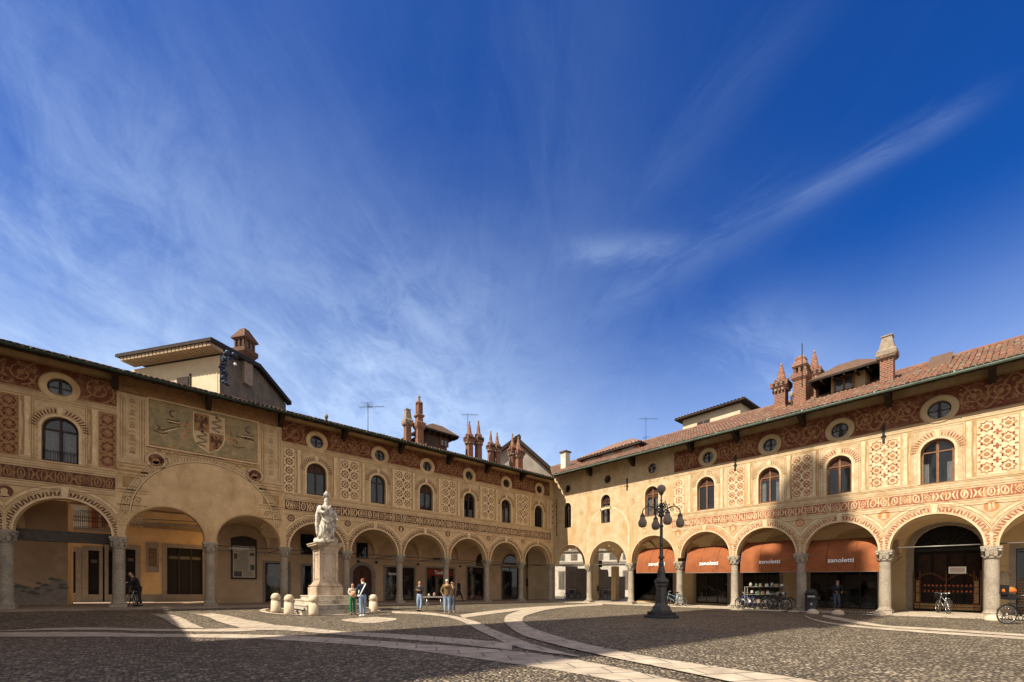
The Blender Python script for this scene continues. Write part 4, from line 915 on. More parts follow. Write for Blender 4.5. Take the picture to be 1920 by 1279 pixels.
for dd in fan: shopfront(FA, dd, LW, M['wfr'], 2, d=D - .1, name='fanlight')
for i, dd in enumerate(winup):
    o7 = shopfront(FA, dd, LW, M['wfr'], 2, dd[2] + .7, d=D - .1, name='window'); q = MB(FA)
    for k in range(7): u = dd[0] + (dd[1] - dd[0]) * k / 6; q.tube([(u, D + .03, dd[2]), (u, D + .03, dd[3])], .014, 5)
    for k in range(1, 4): q.tube([(dd[0], D + .03, dd[2] + (dd[3] - dd[2]) * k / 4), (dd[1], D + .03, dd[2] + (dd[3] - dd[2]) * k / 4)], .012, 5)
    q.build('grille', M['iron'], o7)

# orange house beyond the passage
OH = thing('street_house', 'orange plastered house with grey stone door frames seen through the left arches', 'house', (0, 0, 0))
DO = -9.0
def uo(x): return sA(x, DO)
opo = []
for x0, x1, y0, y1 in ((122, 142, 1034, 1112), (165, 186, 1032, 1118), (203, 212, 1030, 1120), (235, 254, 1030, 1130), (313, 380, 1028, 1116)):
    z1 = invA((x0 + x1) / 2, y0, DO)[1]; z0 = max(.12, invA((x0 + x1) / 2, y1, DO)[1]); opo.append((uo(x1), uo(x0), z0, z1, 'r'))
bwall(FA, uo(420), uo(96), opo, 7.6, M['orange'], OH, DO, 'wall')
t_ = MB(FA)
for o in opo: trim(FA, t_, o[0], o[1], .09, o[3], .24, DO + .003, 0, .05)
t_.bx(uo(298), uo(274), DO + .003, DO + .05, invA(286, 1073, DO)[1], invA(286, 1017, DO)[1], 0)
zc_ = invA(300, 986, DO)[1]
t_.bx(uo(420), uo(200), DO + .003, DO + .16, zc_, zc_ + .12, 0); t_.bx(uo(420), uo(200), DO + .003, DO + .10, zc_ - .2, zc_ - .13, 0); t_.bx(uo(420), uo(96), DO + .003, DO + .04, .09, .55, 0)
t_.build('stone_trim', M['frame'], OH)
t_ = MB(FA); t_.bx(uo(294), uo(279), DO + .05, DO + .07, invA(286, 1062, DO)[1], invA(286, 1028, DO)[1]); t_.build('notice_case', surf('notice_case_print', (.19, .12, .06), (.08, .045, .025), 9, .6), OH)
for o in opo:
    k = MB(FA); k.poly([(o[0], DO - .2, o[2]), (o[1], DO - .2, o[2]), (o[1], DO - .2, o[3]), (o[0], DO - .2, o[3])], 0)
    nb = 3 if o[1] - o[0] > 1.5 else 1
    for i in range(nb + 1): u = o[0] + (o[1] - o[0]) * i / nb; k.bx(u - .04, u + .04, DO - .2, DO - .14, o[2], o[3], 1)
    k.bx(o[0] + .1, o[1] - .1, DO - .19, DO - .17, o[3] - .75, o[3] - .55, 2)
    k.build('door', [M['dk'], M['wfr'], M['gryw']], OH)
bal = MB(FA); zb_ = invA(170, 990, DO + 1)[1]
ua, ub = sA(212, DO + 1), sA(126, DO + 1)
bal.bx(ua, ub, DO, DO + 1.0, zb_ - .12, zb_, 1)
for i in range(26):
    u = ua + (ub - ua) * i / 25; bal.tube([(u, DO + .97, zb_), (u, DO + .97, zb_ + 1.0)], .012, 4)
    if i < 25: bal.tube([(u + .08 * math.cos(a) + .07, DO + .97, zb_ + .5 + .16 * math.sin(a)) for a in [k * .785 for k in range(8)]], .009, 4, 0, True)
for z in (zb_ + .06, zb_ + .92, zb_ + 1.0): bal.tube([(ua, DO + .97, z), (ub, DO + .97, z)], .018, 5)
bal.build('balcony', [M['iron'], M['frame']], OH)
w_ = MB(FA); w_.bx(sA(165, DO), sA(126, DO), DO + .01, DO + .05, zb_, 7.6, 0); w_.bx(sA(184, DO), sA(172, DO), DO + .01, DO + .06, zb_, zb_ + 2.3, 1); w_.bx(sA(200, DO), sA(190, DO), DO + .01, DO + .06, zb_ + .2, zb_ + 2.1, 1); w_.build('upper_wall', [M['wall'], surf('red_brown_shutter', (.28, .09, .045), (.2, .07, .04))], OH)
wi = MB(FA); wi.tube([(uo(410), DO + 2, zc_ + .3), (uo(205), DO + 2, zc_ + .05)], .02, 5); wi.tube([(uo(410), DO + 1.5, zc_ + .1), (uo(205), DO + 1.5, zc_ - .1)], .015, 5); wi.build('overhead_cable', M['iron'], OH)

# ================================================================ RIGHT WING
RW = thing('arcade_building', 'two-storey arcaded wing on the right with orange shop awnings and pale sunlit walls', 'building')
colsB = [.14, 3.98, 8.06, 12.02, 15.70, 19.34, 22.96, 26.55, 30.2, 33.9]
crB = [5.02, 5.08, 5.22, 5.18, 5.11, 5.07, 5.10, 5.10, 5.10]
baysB = []
for i in range(len(colsB) - 1):
    a, b = colsB[i], colsB[i + 1]; r = (b - a) / 2 - .225; baysB.append((a, b, (a + b) / 2, r, crB[i] - r))
baysB[0] = (0.0, 3.98, 2.02, 1.72, 5.02 - 1.72)
winB = [(1.72, .92, 6.53, 8.72), (5.85, .92, 6.55, 8.82), (9.98, 1.10, 6.62, 8.82), (13.96, 1.14, 6.60, 8.78), (17.74, 1.14, 6.57, 8.66), (21.12, 1.10, 6.58, 8.62), (24.86, 1.14, 6.50, 8.60), (28.6, 1.14, 6.5, 8.6), (32.2, 1.14, 6.5, 8.6)]
ocB = [(1.75, 9.95, .34), (6.02, 10.02, .34), (10.03, 10.12, .37), (14.10, 10.04, .37), (17.78, 9.98, .38), (21.15, 9.96, .39), (24.92, 9.93, .41), (28.7, 9.93, .41)]
f = MB(FB)
b2 = [b for b in baysB]
for b in b2:      # the spring heights differ between the wider and narrower bays
    facade(f, [b], winB, ocB, 11.5, min(3.27, b[4]) if b[1] < 12.5 else 3.50)
lines(f, 11.7, 34)
frieze(f, 11.75, 33.9, 9.44, 10.95, ocB, K['red'], K['scr'])
lowband(f, 11.6, 33.9, 5.64, 6.13, K['redB'], K['pale'])
for i, (a, b, uc, r, zs) in enumerate(baysB):
    if a < 7: f.ring(uc, zs, r, r + .07, K['pale'], 2, 34, 0, math.pi); continue
    if a < 8.5:
        f.ring(uc, zs, r, r + .07, K['pale'], 2, 34, 0, math.pi); f.ring(uc, zs, r + .35, r + .37, K['cream'], 2, 34, .4, 1.5); continue
    archivolt(f, uc, zs, r, K['org'] if b < 17 else K['redB'], K['pale'], 44)
for i, u in enumerate(colsB[3:]): medallion(f, u, 5.22, .24, K['org'], i * 2)
for w in winB:
    if w[0] > 12: winsur(f, w[0], w[1], w[2], w[3], K['line'] if w[0] < 20 else K['redB'], .90)
    else: f.ring(w[0], w[3] - w[1] / 2, w[1] / 2, w[1] / 2 + .09, K['pale'], 2, 20, 0, math.pi); f.rect(w[0] + w[1] / 2, w[0] + w[1] / 2 + .09, w[2], w[3] - w[1] / 2, K['pale'], 2); f.rect(w[0] - w[1] / 2 - .09, w[0] - w[1] / 2, w[2], w[3] - w[1] / 2, K['pale'], 2)
panel(f, 12.1, .76, 6.62, 9.0, K['redB'], K['pale'], cols=1)
for u, w in ((15.88, 1.0), (19.42, .98), (22.98, 1.22), (26.72, 1.24), (30.4, 1.2)): panel(f, u, w, 6.62, 9.05, K['redB'], K['pale'])
# worn remains of paint on the plain bays: large blind arch, faint ornaments
f.rect(3.9, 8.2, 3.35, 6.2, K['yel'], 1) if False else None
f.poly([(6.05 + 2.02 * math.cos(a), .004, 5.35 + 2.25 * math.sin(a)) for a in [math.pi * i / 24 for i in range(25)]], K['yel']) if False else None
yz = arcpts(6.02, 5.75, 2.0, 26)
f.rib([(8.02, 4.2)] + yz + [(4.02, 4.2)], .16, K['pale'], 2)
f.rib([(8.16, 4.2)] + arcpts(6.02, 5.75, 2.14, 26) + [(3.88, 4.2)], .02, K['cream'], 3)
for u, z in ((3.35, 7.65), (8.35, 7.9), (9.4, 5.6)): f.ring(u, z, .19, .22, K['org'], 3, 14); f.disc(u, z, .10, K['cream'], 3, 8)
for u0, u1, z0, z1, n, k in ((2.6, 11.5, 8.9, 10.6, 130, 'cream'), (2.8, 4.0, 4.5, 9, 50, 'pale'), (8.1, 9.3, 6, 9, 40, 'cream'), (2.2, 11.5, 9.1, 9.3, 60, 'org'), (8.5, 11.5, 5.5, 6.2, 26, 'org')): hatch(f, u0, u1, z0, z1, n, k)
for u in (2.75, 3.05, 8.25, 8.55, 8.9): f.rib([(u, 4.6), (u, 8.9)], .025, K['pale'], 2)
f.rib([(.45, 5.9), (.45, 9.2)], .12, K['dark'], 3); f.rib([(.62, 4.6), (.62, 9.2)], .03, K['shade'], 3)
for i in range(9): f.ring(.45, 6.2 + i * .35, .03, .05, K['pale'], 4, 7)
M['creamB'] = surf('sun_toned_cream_paint', (.61, .48, .315), (.48, .355, .215), 2.4, .9, .25, 18, (.40, .265, .13), 1.1)  # cream paint again, toned down in colour for the sunlit walls
M['paleB'] = surf('sun_toned_lime_paint', (.70, .56, .37), (.56, .42, .25), 3, .9, .25, 18, (.46, .32, .17), 1.4)  # lime paint again, darker in colour where the sun falls on it
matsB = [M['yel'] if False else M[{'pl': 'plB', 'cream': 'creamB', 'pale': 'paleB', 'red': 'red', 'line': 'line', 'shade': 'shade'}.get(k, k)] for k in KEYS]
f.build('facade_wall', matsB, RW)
for i, u in enumerate(colsB[1:]):
    zt = 3.26 if u < 12.5 else 3.50; column(FB, u, zt, .04 + .013 * u, RW, .22 if u < 16 else .25)
vault(FB, baysB, -4.3, M['vault'], RW)
for i, w in enumerate(winB):
    lab = {1: 'tall narrow window with a lowered rust blind and white curtain'}.get(i)
    wframe(FB, w[0], w[1], w[2], w[3], RW, M['wfrB'] if i > 1 else M['wfr'], M['glass'], lab, curtain={1: (-.1, .3), 2: (-.2, .2), 4: (-.15, .45), 6: (-.5, .5)}.get(i), blind={1: .25, 2: .22, 3: .08, 4: .15, 5: .12}.get(i))
for i, o in enumerate(ocB): oculus(FB, o[0], o[1], o[2], RW, M['wfr'], M['innB'], i > 1)
roofB, zrB = roof(FB, -5, 34, 10.98, RW, M['gutB'], [M['t1'], M['t2'], M['t3'], M['t4']], [sB(x, EAVE) for x in (1146, 1250, 1345, 1440, 1505, 1640, 1790)], [sB(x, .6) for x in (1100, 1180, 1290, 1375, 1500, 1663, 1860)])
b = MB(FB); b.poly([(-5.2, -5.2, 5.4), (36, -5.2, 5.4), (36, -5.2, 13.9), (-5.2, -5.2, 13.9)]); b.poly([(-6, -.5, 5.55), (36, -.5, 5.55), (36, -5.2, 5.55), (-6, -5.2, 5.55)]); b.build('rear_wall', M['innB'], RW)
def ub_(x, d=D): return sB(x, d)
doorsB = []
def shopB(x0, x1, ytop, kind='r', z0=.25):
    ua, ub = ub_(x0), ub_(x1); z1 = invB((x0 + x1) / 2, ytop, D)[1]; doorsB.append((ua, ub, z0, z1, kind)); return doorsB[-1]
q0 = shopB(1187, 1262, 1066); q1 = shopB(1304, 1364, 1060); q2 = shopB(1392, 1462, 1060); q3 = shopB(1518, 1645, 1050)
gate = shopB(1712, 1842, 984, 'a', .36); q4 = shopB(1905, 1990, 1027)
u_open = ub_(1186)
bwall(FB, u_open + .15, 34, doorsB, 5.5, M['innB'], RW, name='arcade_wall')
sg = MB(FB)
for d_ in doorsB:
    if d_[4] == 'r': trim(FB, sg, d_[0], d_[1], .2, d_[3], .20, D + .002)
A = arcpts((gate[0] + gate[1]) / 2, gate[3] - (gate[1] - gate[0]) / 2, (gate[1] - gate[0]) / 2, 18); B = arcpts((gate[0] + gate[1]) / 2, gate[3] - (gate[1] - gate[0]) / 2, (gate[1] - gate[0]) / 2 + .24, 18)
for i in range(18): sg.poly([(A[i][0], D + .05, A[i][1]), (A[i + 1][0], D + .05, A[i + 1][1]), (B[i + 1][0], D + .05, B[i + 1][1]), (B[i][0], D + .05, B[i][1])])
for u0_, u1_ in ((gate[0] - .24, gate[0]), (gate[1], gate[1] + .24)): sg.bx(u0_, u1_, D + .003, D + .05, .2, gate[3] - (gate[1] - gate[0]) / 2)
sg.build('stone_trim', M['frame'], RW)
for dd, nb, ng in ((q0, 4, 4), (q1, 3, 12), (q2, 3, 12), (q3, 4, 10)):
    oo = shopfront(FB, dd, RW, M['wfr'], nb); goods(FB, dd, oo, ng, [disp[0], surf('green_goods', (.07, .12, .08)), M['photo'], disp[4]], top=.5)
oo = shopfront(FB, q4, RW, M['blk'], 1, label='half-lowered slatted shutter at the far right'); q = MB(FB)
for i in range(14): z = .36 + i * .13; q.bx(q4[0] + .05, q4[1], D - .12, D - .05, z, z + .085)
q.build('shutter', surf('brown_slats', (.20, .13, .08), (.12, .075, .045)), oo)
# bedding shop display in the widest window
q = MB(FB); uc = (q3[0] + q3[1]) / 2 + .6
for k in range(10): q.box((uc + .25 * k - 1.1, D - .75, .85 + .03 * (k % 2)), (.3, .9, .35 + .05 * (k % 3)), 0, 0, .9)
for k in range(6): q.lathe((q3[0] + .4 + k * .5, D - .55, .45), [(.05, 0), (.24, .05), (.28, .16), (.2, .26), (.04, .30)], 10, k % 2)
q.build('bed_display', [surf('patterned_bedcover', (.17, .19, .16), (.08, .09, .075), 14, .9), disp[0]], RW)
# lunette, door leaves and iron gate
gc, gr_ = (gate[0] + gate[1]) / 2, (gate[1] - gate[0]) / 2; gs = gate[3] - gr_
dl = MB(FB); dl.poly([(gate[0] - 1, D - .92, 0), (gate[1] + 1, D - .92, 0), (gate[1] + 1, D - .92, 6), (gate[0] - 1, D - .92, 6)], 0)
dl.poly([(gate[0], D - .9, .3), (gate[1], D - .9, .3)] + [(a, D - .9, b_) for a, b_ in arcpts(gc, gs, gr_, 18)], 0)
for i in range(9): a = math.pi * (i + .5) / 9; dl.tube([(gc, D - .32, gs), (gc + gr_ * math.cos(a), D - .32, gs + gr_ * math.sin(a))], .02, 5, 1)
for rr in (.33, .66): dl.tube([(a, D - .32, b_) for a, b_ in arcpts(gc, gs, gr_ * rr, 14)], .018, 5, 1)
dl.bx(gate[0], gate[1], D - .36, D - .28, gs - .06, gs + .06, 1)
for k in range(4): dl.bx(gate[0] + .12 + k * (2 * gr_ - .1) / 4, gate[0] + (k + 1) * (2 * gr_ - .1) / 4, D - .88, D - .84, .7, gs - .2, 2)
dl.build('carriage_door', [M['dk'], M['iron'], surf('dark_door_wood', (.055, .028, .018), (.03, .016, .012), 4)], RW)
gg = MB(FB); n = 32
for i in range(n + 1):
    u = gate[0] + .05 + (2 * gr_ - .1) * i / n; big = i in (0, 3, 16, 29, 32); h = 2.45 if big else (1.95 + .40 * math.sin(math.pi * ((i % 16) / 16)))
    gg.tube([(u, D + .12, .38), (u, D + .12, h)], .028 if big else .011, 5, 0 if big else 3)
    gg.lathe((u, D + .12, h), [(.02, 0), (.03, .03), (.002, .12)], 6, 0)
for z in (.45, .80, 1.35, 1.66): gg.bx(gate[0] + .05, gate[1] - .05, D + .105, D + .135, z, z + .03, 3)
for i in range(n):     # pale lattice at the foot, rosettes above it
    u = gate[0] + .05 + (2 * gr_ - .1) * (i + .5) / n; hw = (2 * gr_ - .1) / n / 2
    for z in (.48, .64): gg.tube([(u - hw, D + .12, z), (u + hw, D + .12, z + .14)], .013, 4, 2); gg.tube([(u + hw, D + .12, z), (u - hw, D + .12, z + .14)], .013, 4, 2)
    if i in (1, 2, 29, 30):
        for q in range(9): z = .85 + q * .13; gg.tube([(u - hw, D + .12, z), (u + hw, D + .12, z + .13)], .014, 4, 2); gg.tube([(u + hw, D + .12, z), (u - hw, D + .12, z + .13)], .014, 4, 2)
    elif i % 3 == 1: gg.tube([(u + hw * .9 * math.cos(k * 1.05), D + .12, .98 + .12 * math.sin(k * 1.05)) for k in range(6)], .010, 4, 3, True)
    if i % 2 and 3 < i < 29: gg.lathe((u, D + .13, 1.40), [(.02, 0), (.055, .05), (.02, .11)], 6, 1); gg.lathe((u, D + .13, 1.70), [(.02, 0), (.05, .05), (.02, .11)], 6, 1)
gg.build('iron_gate', [M['rust'], surf('red_rosette_paint', (.42, .10, .04), (.25, .06, .025)), surf('ochre_gate_paint', (.60, .42, .20), (.42, .24, .09)), M['iron']], RW)
nb = MB(FB); un = sB(1795, D + .16); nb.bx(un - .32, un + .32, D + .16, D + .18, 2.38, 2.74, 0)
for k in range(4): nb.bx(un - .27, un + .27, D + .18, D + .184, 2.45 + k * .066, 2.475 + k * .066, 1)
nb.build('notice', [M['wht'], surf('notice_red_ink', (.35, .1, .08))], RW)
pl = MB(FB); u0_, u1_ = sB(1873, D), sB(1888, D); pl.bx(u0_, u1_, D + .004, D + .05, invB(1880, 1104, D)[1], invB(1880, 1063, D)[1], 0); pl.lathe(((u0_ + u1_) / 2, D + .05, invB(1880, 1085, D)[1] - .3), [(.05, 0), (.22, .1), (.25, .35), (.16, .6), (.03, .68)], 10, 1, sy=.35); pl.build('relief_plaque', [M['innB'], M['stone']], RW)
tm_ = surf('pale_tie_iron', (.30, .28, .25), (.18, .17, .15), metal=.5, rough=.5)
for i in (0, 1, 2, 3, 6, 7): ti = MB(FB); a, c = colsB[i], colsB[i + 1]; ti.tube([(a + .1, -.55, 3.62 if i > 2 else 3.25), (c - .1, -.55, 3.62 if i > 2 else 3.25)], .028, 6); ti.build('tie_rod', tm_, RW)
for i in range(1, 8): ti = MB(FB); ti.tube([(colsB[i], -.4, 3.5), (colsB[i], -4.3, 3.5)], .022, 6); ti.build('tie_rod', tm_, RW)
wb = MB(FB)     # small iron anchors hanging over the panels
for u in (7.9, 15.85, 22.95): wb.bx(u - .05, u + .05, .02, .06, 8.85, 9.75); wb.bx(u - .10, u + .10, .02, .06, 9.15, 9.2)
wb.build('wall_anchor', M['iron'], RW)
# inner walls of the open street passage behind the first bays
pw = MB()
pw.poly([(.5, 3.9, 0), (4.3, 3.9, 0), (4.3, 3.9, 5.5), (.5, 3.9, 5.5)]); pw.build('passage_wall', M['innB'], RW); pw = MB()
pw.bx(4.3, 5.2, -.9 - .15, -.35, 0, 5.5); pw.build('passage_pier', M['innB'], RW); pw = MB()
pw.bx(4.3, 4.9, -u_open - .15, -u_open + .45, 0, 5.5)
pw.build('passage_pier', M['innB'], RW); pw = MB(); pw.bx(4.3, 4.8, -3.7, -3.2, 0, 3.2)
pw.build('passage_pier', M['innB'], RW)

# ================================================================ roof furniture
def chimney(T, x, d, ybase, ytop, wpx, kind, parent, inv, zr, label=None, mat=None):
    """x, ybase, ytop, wpx are where its foot, top and shaft width show; it stands on the roof at depth d"""
    u, zt = inv(x, ytop, d); Z = (T(u, d, 0) - CAMP).dot(FW); w = wpx / 1.25 * Z / FX; zb = zr(d) - .35; H = zt - zb; mb = MB(T)
    bm = 0; a4 = math.pi / 4; q = w / 2 * 1.414
    if kind == 'spire':      # square shaft, corbelled crown with openings, conical spire
        s = H * .44; c = H * .07
        mb.lathe((u, d, zb), [(q * 1.12, 0), (q * 1.12, H * .12), (q * .95, H * .14), (q * .92, s), (q * 1.1, s + c * .5), (q * 1.48, s + c * 1.2), (q * 1.52, s + c * 2.4), (q * 1.2, s + c * 2.5)], 4, 0, False, True, a4)
        for k in range(4):      # dark slots under and in the crown
            for j in (-1, 0, 1): a = k * math.pi / 2; mb.box((u + w * .74 * math.cos(a) - j * w * .4 * math.sin(a), d + w * .74 * math.sin(a) + j * w * .4 * math.cos(a), zb + s + c * 1.75), (.05 if k % 2 == 0 else .13, .13 if k % 2 == 0 else .05, c * .7), 2); mb.box((u + w * .60 * math.cos(a) - j * w * .3 * math.sin(a), d + w * .60 * math.sin(a) + j * w * .3 * math.cos(a), zb + s + c * .3), (.12, .12, c * .6), j % 2)
        for k in range(8):
            a = math.pi / 4 * k; mb.box((u + w * .58 * math.cos(a), d + w * .58 * math.sin(a), zb + s + c * 2.8), (.09, .09, c * 1.1), 0, a)
        t = zb + s + c * 2.2; hh = zt - t
        mb.lathe((u, d, t), [(w * .52, 0), (w * .48, hh * .18), (w * .40, hh * .25), (w * .30, hh * .5), (w * .17, hh * .8), (w * .09, hh * .9), (w * .12, hh * .94), (.02, hh)], 10, 0, True)
        mb.lathe((u, d, zt - .16), [(.03, 0), (.07, .06), (.07, .12), (.02, .2)], 8, 1)
    elif kind == 'turret':   # tall slim stacked lantern
        s = H * .36
        mb.lathe((u, d, zb), [(q, 0), (q, H * .1), (q * .88, H * .12), (q * .86, s), (q * 1.32, s + H * .06), (q * 1.36, s + H * .13), (q * 1.1, s + H * .145), (q * .78, s + H * .16), (q * .76, s + H * .23), (q * 1.08, s + H * .25), (q * 1.1, s + H * .28), (q * .66, s + H * .30)], 4, 0, False, True, a4)
        t = zb + s + H * .30; hh = zt - t
        mb.lathe((u, d, t), [(w * .36, 0), (w * .34, hh * .5), (w * .52, hh * .56), (w * .50, hh * .62), (w * .20, hh * .70), (w * .15, hh * .85), (w * .10, hh * .9)], 8, 0, False)
        for k in range(4): a = a4 + k * math.pi / 2; mb.box((u + w * .40 * math.cos(a), d + w * .40 * math.sin(a), t + hh * .28), (.09, .09, hh * .5), 0, a)
        mb.sphere((u, d, zt - .10), .11, 8, 1)
    elif kind == 'cap':      # brick shaft, pale flared collar and tapering flue
        s = H * .55
        mb.lathe((u, d, zb), [(q, 0), (q, .2), (q * .88, .25), (q * .88, s)], 4, 0, False, True, a4)
        mb.lathe((u, d, zb + s), [(q * .9, 0), (q * 1.15, H * .02), (q * 1.38, H * .07), (q * 1.36, H * .15), (q * 1.05, H * .19), (q * .66, (H - s) * .93), (q * .8, (H - s) * .95), (q * .78, H - s)], 4, 1, False, True, a4)
        for k in range(4):
            for j in (-1, 0, 1): a = k * math.pi / 2; mb.box((u + w * .60 * math.cos(a) - j * w * .3 * math.sin(a), d + w * .60 * math.sin(a) + j * w * .3 * math.cos(a), zb + s + .12), (.10, .10, .12), 0, a)
    elif kind == 'block':    # stout crown with tiled hood
        s = H * .58
        mb.lathe((u, d, zb), [(q, 0), (q * .95, s * .9), (q * 1.3, s), (q * 1.32, s + H * .08), (q * .95, s + H * .09)], 4, 0, False, True, a4)
        for k in range(4):
            a = a4 + k * math.pi / 2
            for j in (0, .5): b_ = a + j * math.pi / 2; rr = w * .55 * (1 if j == 0 else .72) ; mb.box((u + rr * math.cos(b_), d + rr * math.sin(b_), zb + s + H * .14), (.12, .12, H * .12), 0, b_)
        mb.box((u, d, zb + s + H * .14), (w * .55, w * .55, H * .12), 2)
        mb.lathe((u, d, zb + s + H * .20), [(q * 1.05, 0), (q * 1.2, .08), (q * 1.1, .16), (q * .75, H * .14), (q * .8, H * .17), (q * .5, H * .22)], 4, 0, False, True, a4)
    elif kind == 'pot':
        mb.lathe((u, d, zb), [(w * .35, 0), (w * .35, H * .7), (w * .6, H * .72), (w * .6, H * .85), (w * .2, H)], 10, 1)
    o = mb.build('chimney', [mat or M['brk'], M['ccol'], M['dk']], parent)
    if label: o['label'] = label
    return o
RA, RB = roofA, roofB
chimney(FA, 764, -1.6, 826, 768, 15, 'cap', RA, invA, zrA, 'square brick chimney with pale tapering cap')
chimney(FA, 786, -1.2, 830, 742, 17, 'turret', RA, invA, zrA, 'tall slim brick chimney with stacked lantern top')
chimney(FA, 880, -1.3, 853, 790, 14, 'spire', RA, invA, zrA); chimney(FA, 897, -1.3, 856, 789, 13, 'spire', RA, invA, zrA)
chimney(FA, 920, -1.6, 855, 808, 11, 'spire', RA, invA, zrA); chimney(FA, 932, -1.4, 860, 811, 12, 'spire', RA, invA, zrA)
chimney(FA, 961, -1.3, 872, 813, 12, 'spire', RA, invA, zrA); chimney(FA, 972, -1.0, 876, 820, 16, 'spire', RA, invA, zrA)
chimney(FA, 612, -.8, 785, 776, 7, 'pot', RA, invA, zrA)
chimney(FB, 1465, -2.6, 768, 682, 24, 'spire', RB, invB, zrB, 'brick chimney with conical spire, left of its group', M['brk'])
chimney(FB, 1502, -2.6, 752, 669, 26, 'block', RB, invB, zrB, 'stout brick chimney with open crown', M['brk'])
chimney(FB, 1527, -3.4, 745, 658, 22, 'spire', RB, invB, zrB, 'tall conical brick chimney beside the dormer', M['brk'])
chimney(FB, 1484, -2.2, 760, 733, 6, 'pot', RB, invB, zrB)
chimney(FB, 1664, -1.5, 718, 631, 27, 'cap', RB, invB, zrB, 'square brick chimney with grey mortar cap')
def dormer(T, inv, x0, x1, yb, ye, yp, d, parent, zr, wall, tile, win, overhang=.35, back=3.2, label=None):
    """gabled dormer facing the piazza"""
    u0, u1 = sorted((inv(x0, yb, d)[0], inv(x1, yb, d)[0])); ze = inv((x0 + x1) / 2, ye, d)[1]; zp = inv((x0 + x1) / 2, yp, d)[1]; zb = zr(d) - .3; uc = (u0 + u1) / 2
    mb = MB(T)
    mb.poly([(u0, d, zb), (u1, d, zb), (u1, d, ze), (u0, d, ze)], 0); o_ = overhang
    for u in (u0, u1): mb.poly([(u, d, zb), (u, d - back, zb), (u, d - back, ze), (u, d, ze)], 0)
    e0, e1, f0_, f1_ = u0 - o_, u1 + o_, d + o_, d - back; zE = ze - .06; wd = e1 - e0; r0, r1, rd = e0 + wd * .36, e1 - wd * .36, d + o_ * .1
    for t_, mm, dz in ((0, 1, 0), (1, 2, -.11)):
        mb.poly([(e0, f0_, zE + dz), (e1, f0_, zE + dz), (r1, rd, zp + dz), (r0, rd, zp + dz)], mm); mb.poly([(e0, f0_, zE + dz), (r0, rd, zp + dz), (r0, f1_, zp + dz), (e0, f1_, zE + dz)], mm)
        mb.poly([(e1, f0_, zE + dz), (r1, rd, zp + dz), (r1, f1_, zp + dz), (e1, f1_, zE + dz)], mm); mb.poly([(r0, rd, zp + dz), (r1, rd, zp + dz), (r1, f1_, zp + dz), (r0, f1_, zp + dz)], mm)
    mb.poly([(e0, f0_, zE), (e1, f0_, zE), (e1, f0_, zE - .12), (e0, f0_, zE - .12)], 2)
    for u in (e0, e1): mb.poly([(u, f0_, zE), (u, f1_, zE), (u, f1_, zE - .12), (u, f0_, zE - .12)], 2)
    for i in range(7): u = e0 + .1 + (wd - .2) * i / 6; mb.bx(u - .04, u + .04, d, f0_ - .05, zE - .22, zE - .12, 2)
    wx0, wx1, wy0, wy1 = win; a, b_ = sorted((inv(wx0, wy0, d)[0], inv(wx1, wy0, d)[0])); z1_, z0_ = inv((wx0 + wx1) / 2, wy0, d)[1], max(zr(d) + .12, inv((wx0 + wx1) / 2, wy1, d)[1])
    mb.bx(a, b_, d + .01, d + .03, z0_, z1_, 3)
    for u in (a, (a + b_) / 2, b_): mb.bx(u - .05, u + .05, d + .02, d + .08, z0_ - .03, z1_ + .05, 4)
    for z in (z0_, z1_): mb.bx(a, b_, d + .02, d + .08, z - .04, z + .04, 4)
    o = mb.build('dormer', [wall, tile, M['wood'], plain('dormer_glass', (.06, .07, .08), .08, 0, 1), M['wfrB']], parent)
    if label: o['label'] = label
    return o
dormer(FA, invA, 800, 838, 838, 812, 797, -2.0, RA, zrA, surf('dark_boarding', (.10, .07, .05), (.06, .045, .035)), M['dt1'], (826, 839, 822, 837), .7, label='dark timber dormer with overhanging roof')
dormer(FB, invB, 1558, 1622, 740, 702, 680, -2.6, RB, zrB, M['innB'], M['dt1'], (1566, 1600, 708, 738), .9, label='wide dormer with two-light window and broad tiled roof')
hb = MB(FB); ua, ub = sB(1740, -3.5), sB(1785, -3.5); hb.prism([(-2.6, zrB(-2.6)), (-4.6, zrB(-4.6) + .15), (-4.6, zrB(-4.6) - .3), (-2.6, zrB(-2.6) - .4)], 0, ua, ub); hb.poly([(ua, -2.6, zrB(-2.6) + .02), (ub, -2.6, zrB(-2.6) + .02), (ub, -4.6, zrB(-4.6) + .42), (ua, -4.6, zrB(-4.6) + .42)]); hb.build('roof_hatch', M['dt1'], RB)
def antenna(name_label, x, yb, yt, Z, arms):
    P0 = pix(x, yb, Z); P1 = pix(x, yt, Z); o = thing('antenna', name_label, 'antenna', P0); h = P1.z - P0.z; mb = MB()
    mb.tube([(0, 0, -1.5), (0, 0, h)], .025, 5); mb.build('mast', M['steel'] if False else M['iron'], o); a = MB()
    for (l, zz_, ang, n) in arms:
        c, s = math.cos(ang), math.sin(ang); a.tube([(-l * .35 * c, -l * .35 * s, h - zz_), (l * .65 * c, l * .65 * s, h - zz_)], .018, 4)
        for i in range(n): t = -l * .35 + l * i / (n - 1); k = .28 * (1.6 - i / n); a.tube([(t * c - s * k, t * s + c * k, h - zz_), (t * c + s * k, t * s - c * k, h - zz_)], .010, 4)
    a.build('aerial', M['iron'], o)
antenna('television aerial with two booms above the left wing, left of the chimneys', 690, 806, 757, 33, [(1.9, .25, -.75, 9), (.9, .05, .9, 5)])
antenna('thin television aerial behind the paired spire chimneys', 877, 848, 776, 44, [(1.6, .1, -.7, 9)])
antenna('television aerial above the low tiled house beyond the corner', 1211, 838, 783, 52, [(2.2, .15, -.7, 10), (.8, 2.4, .9, 4)])
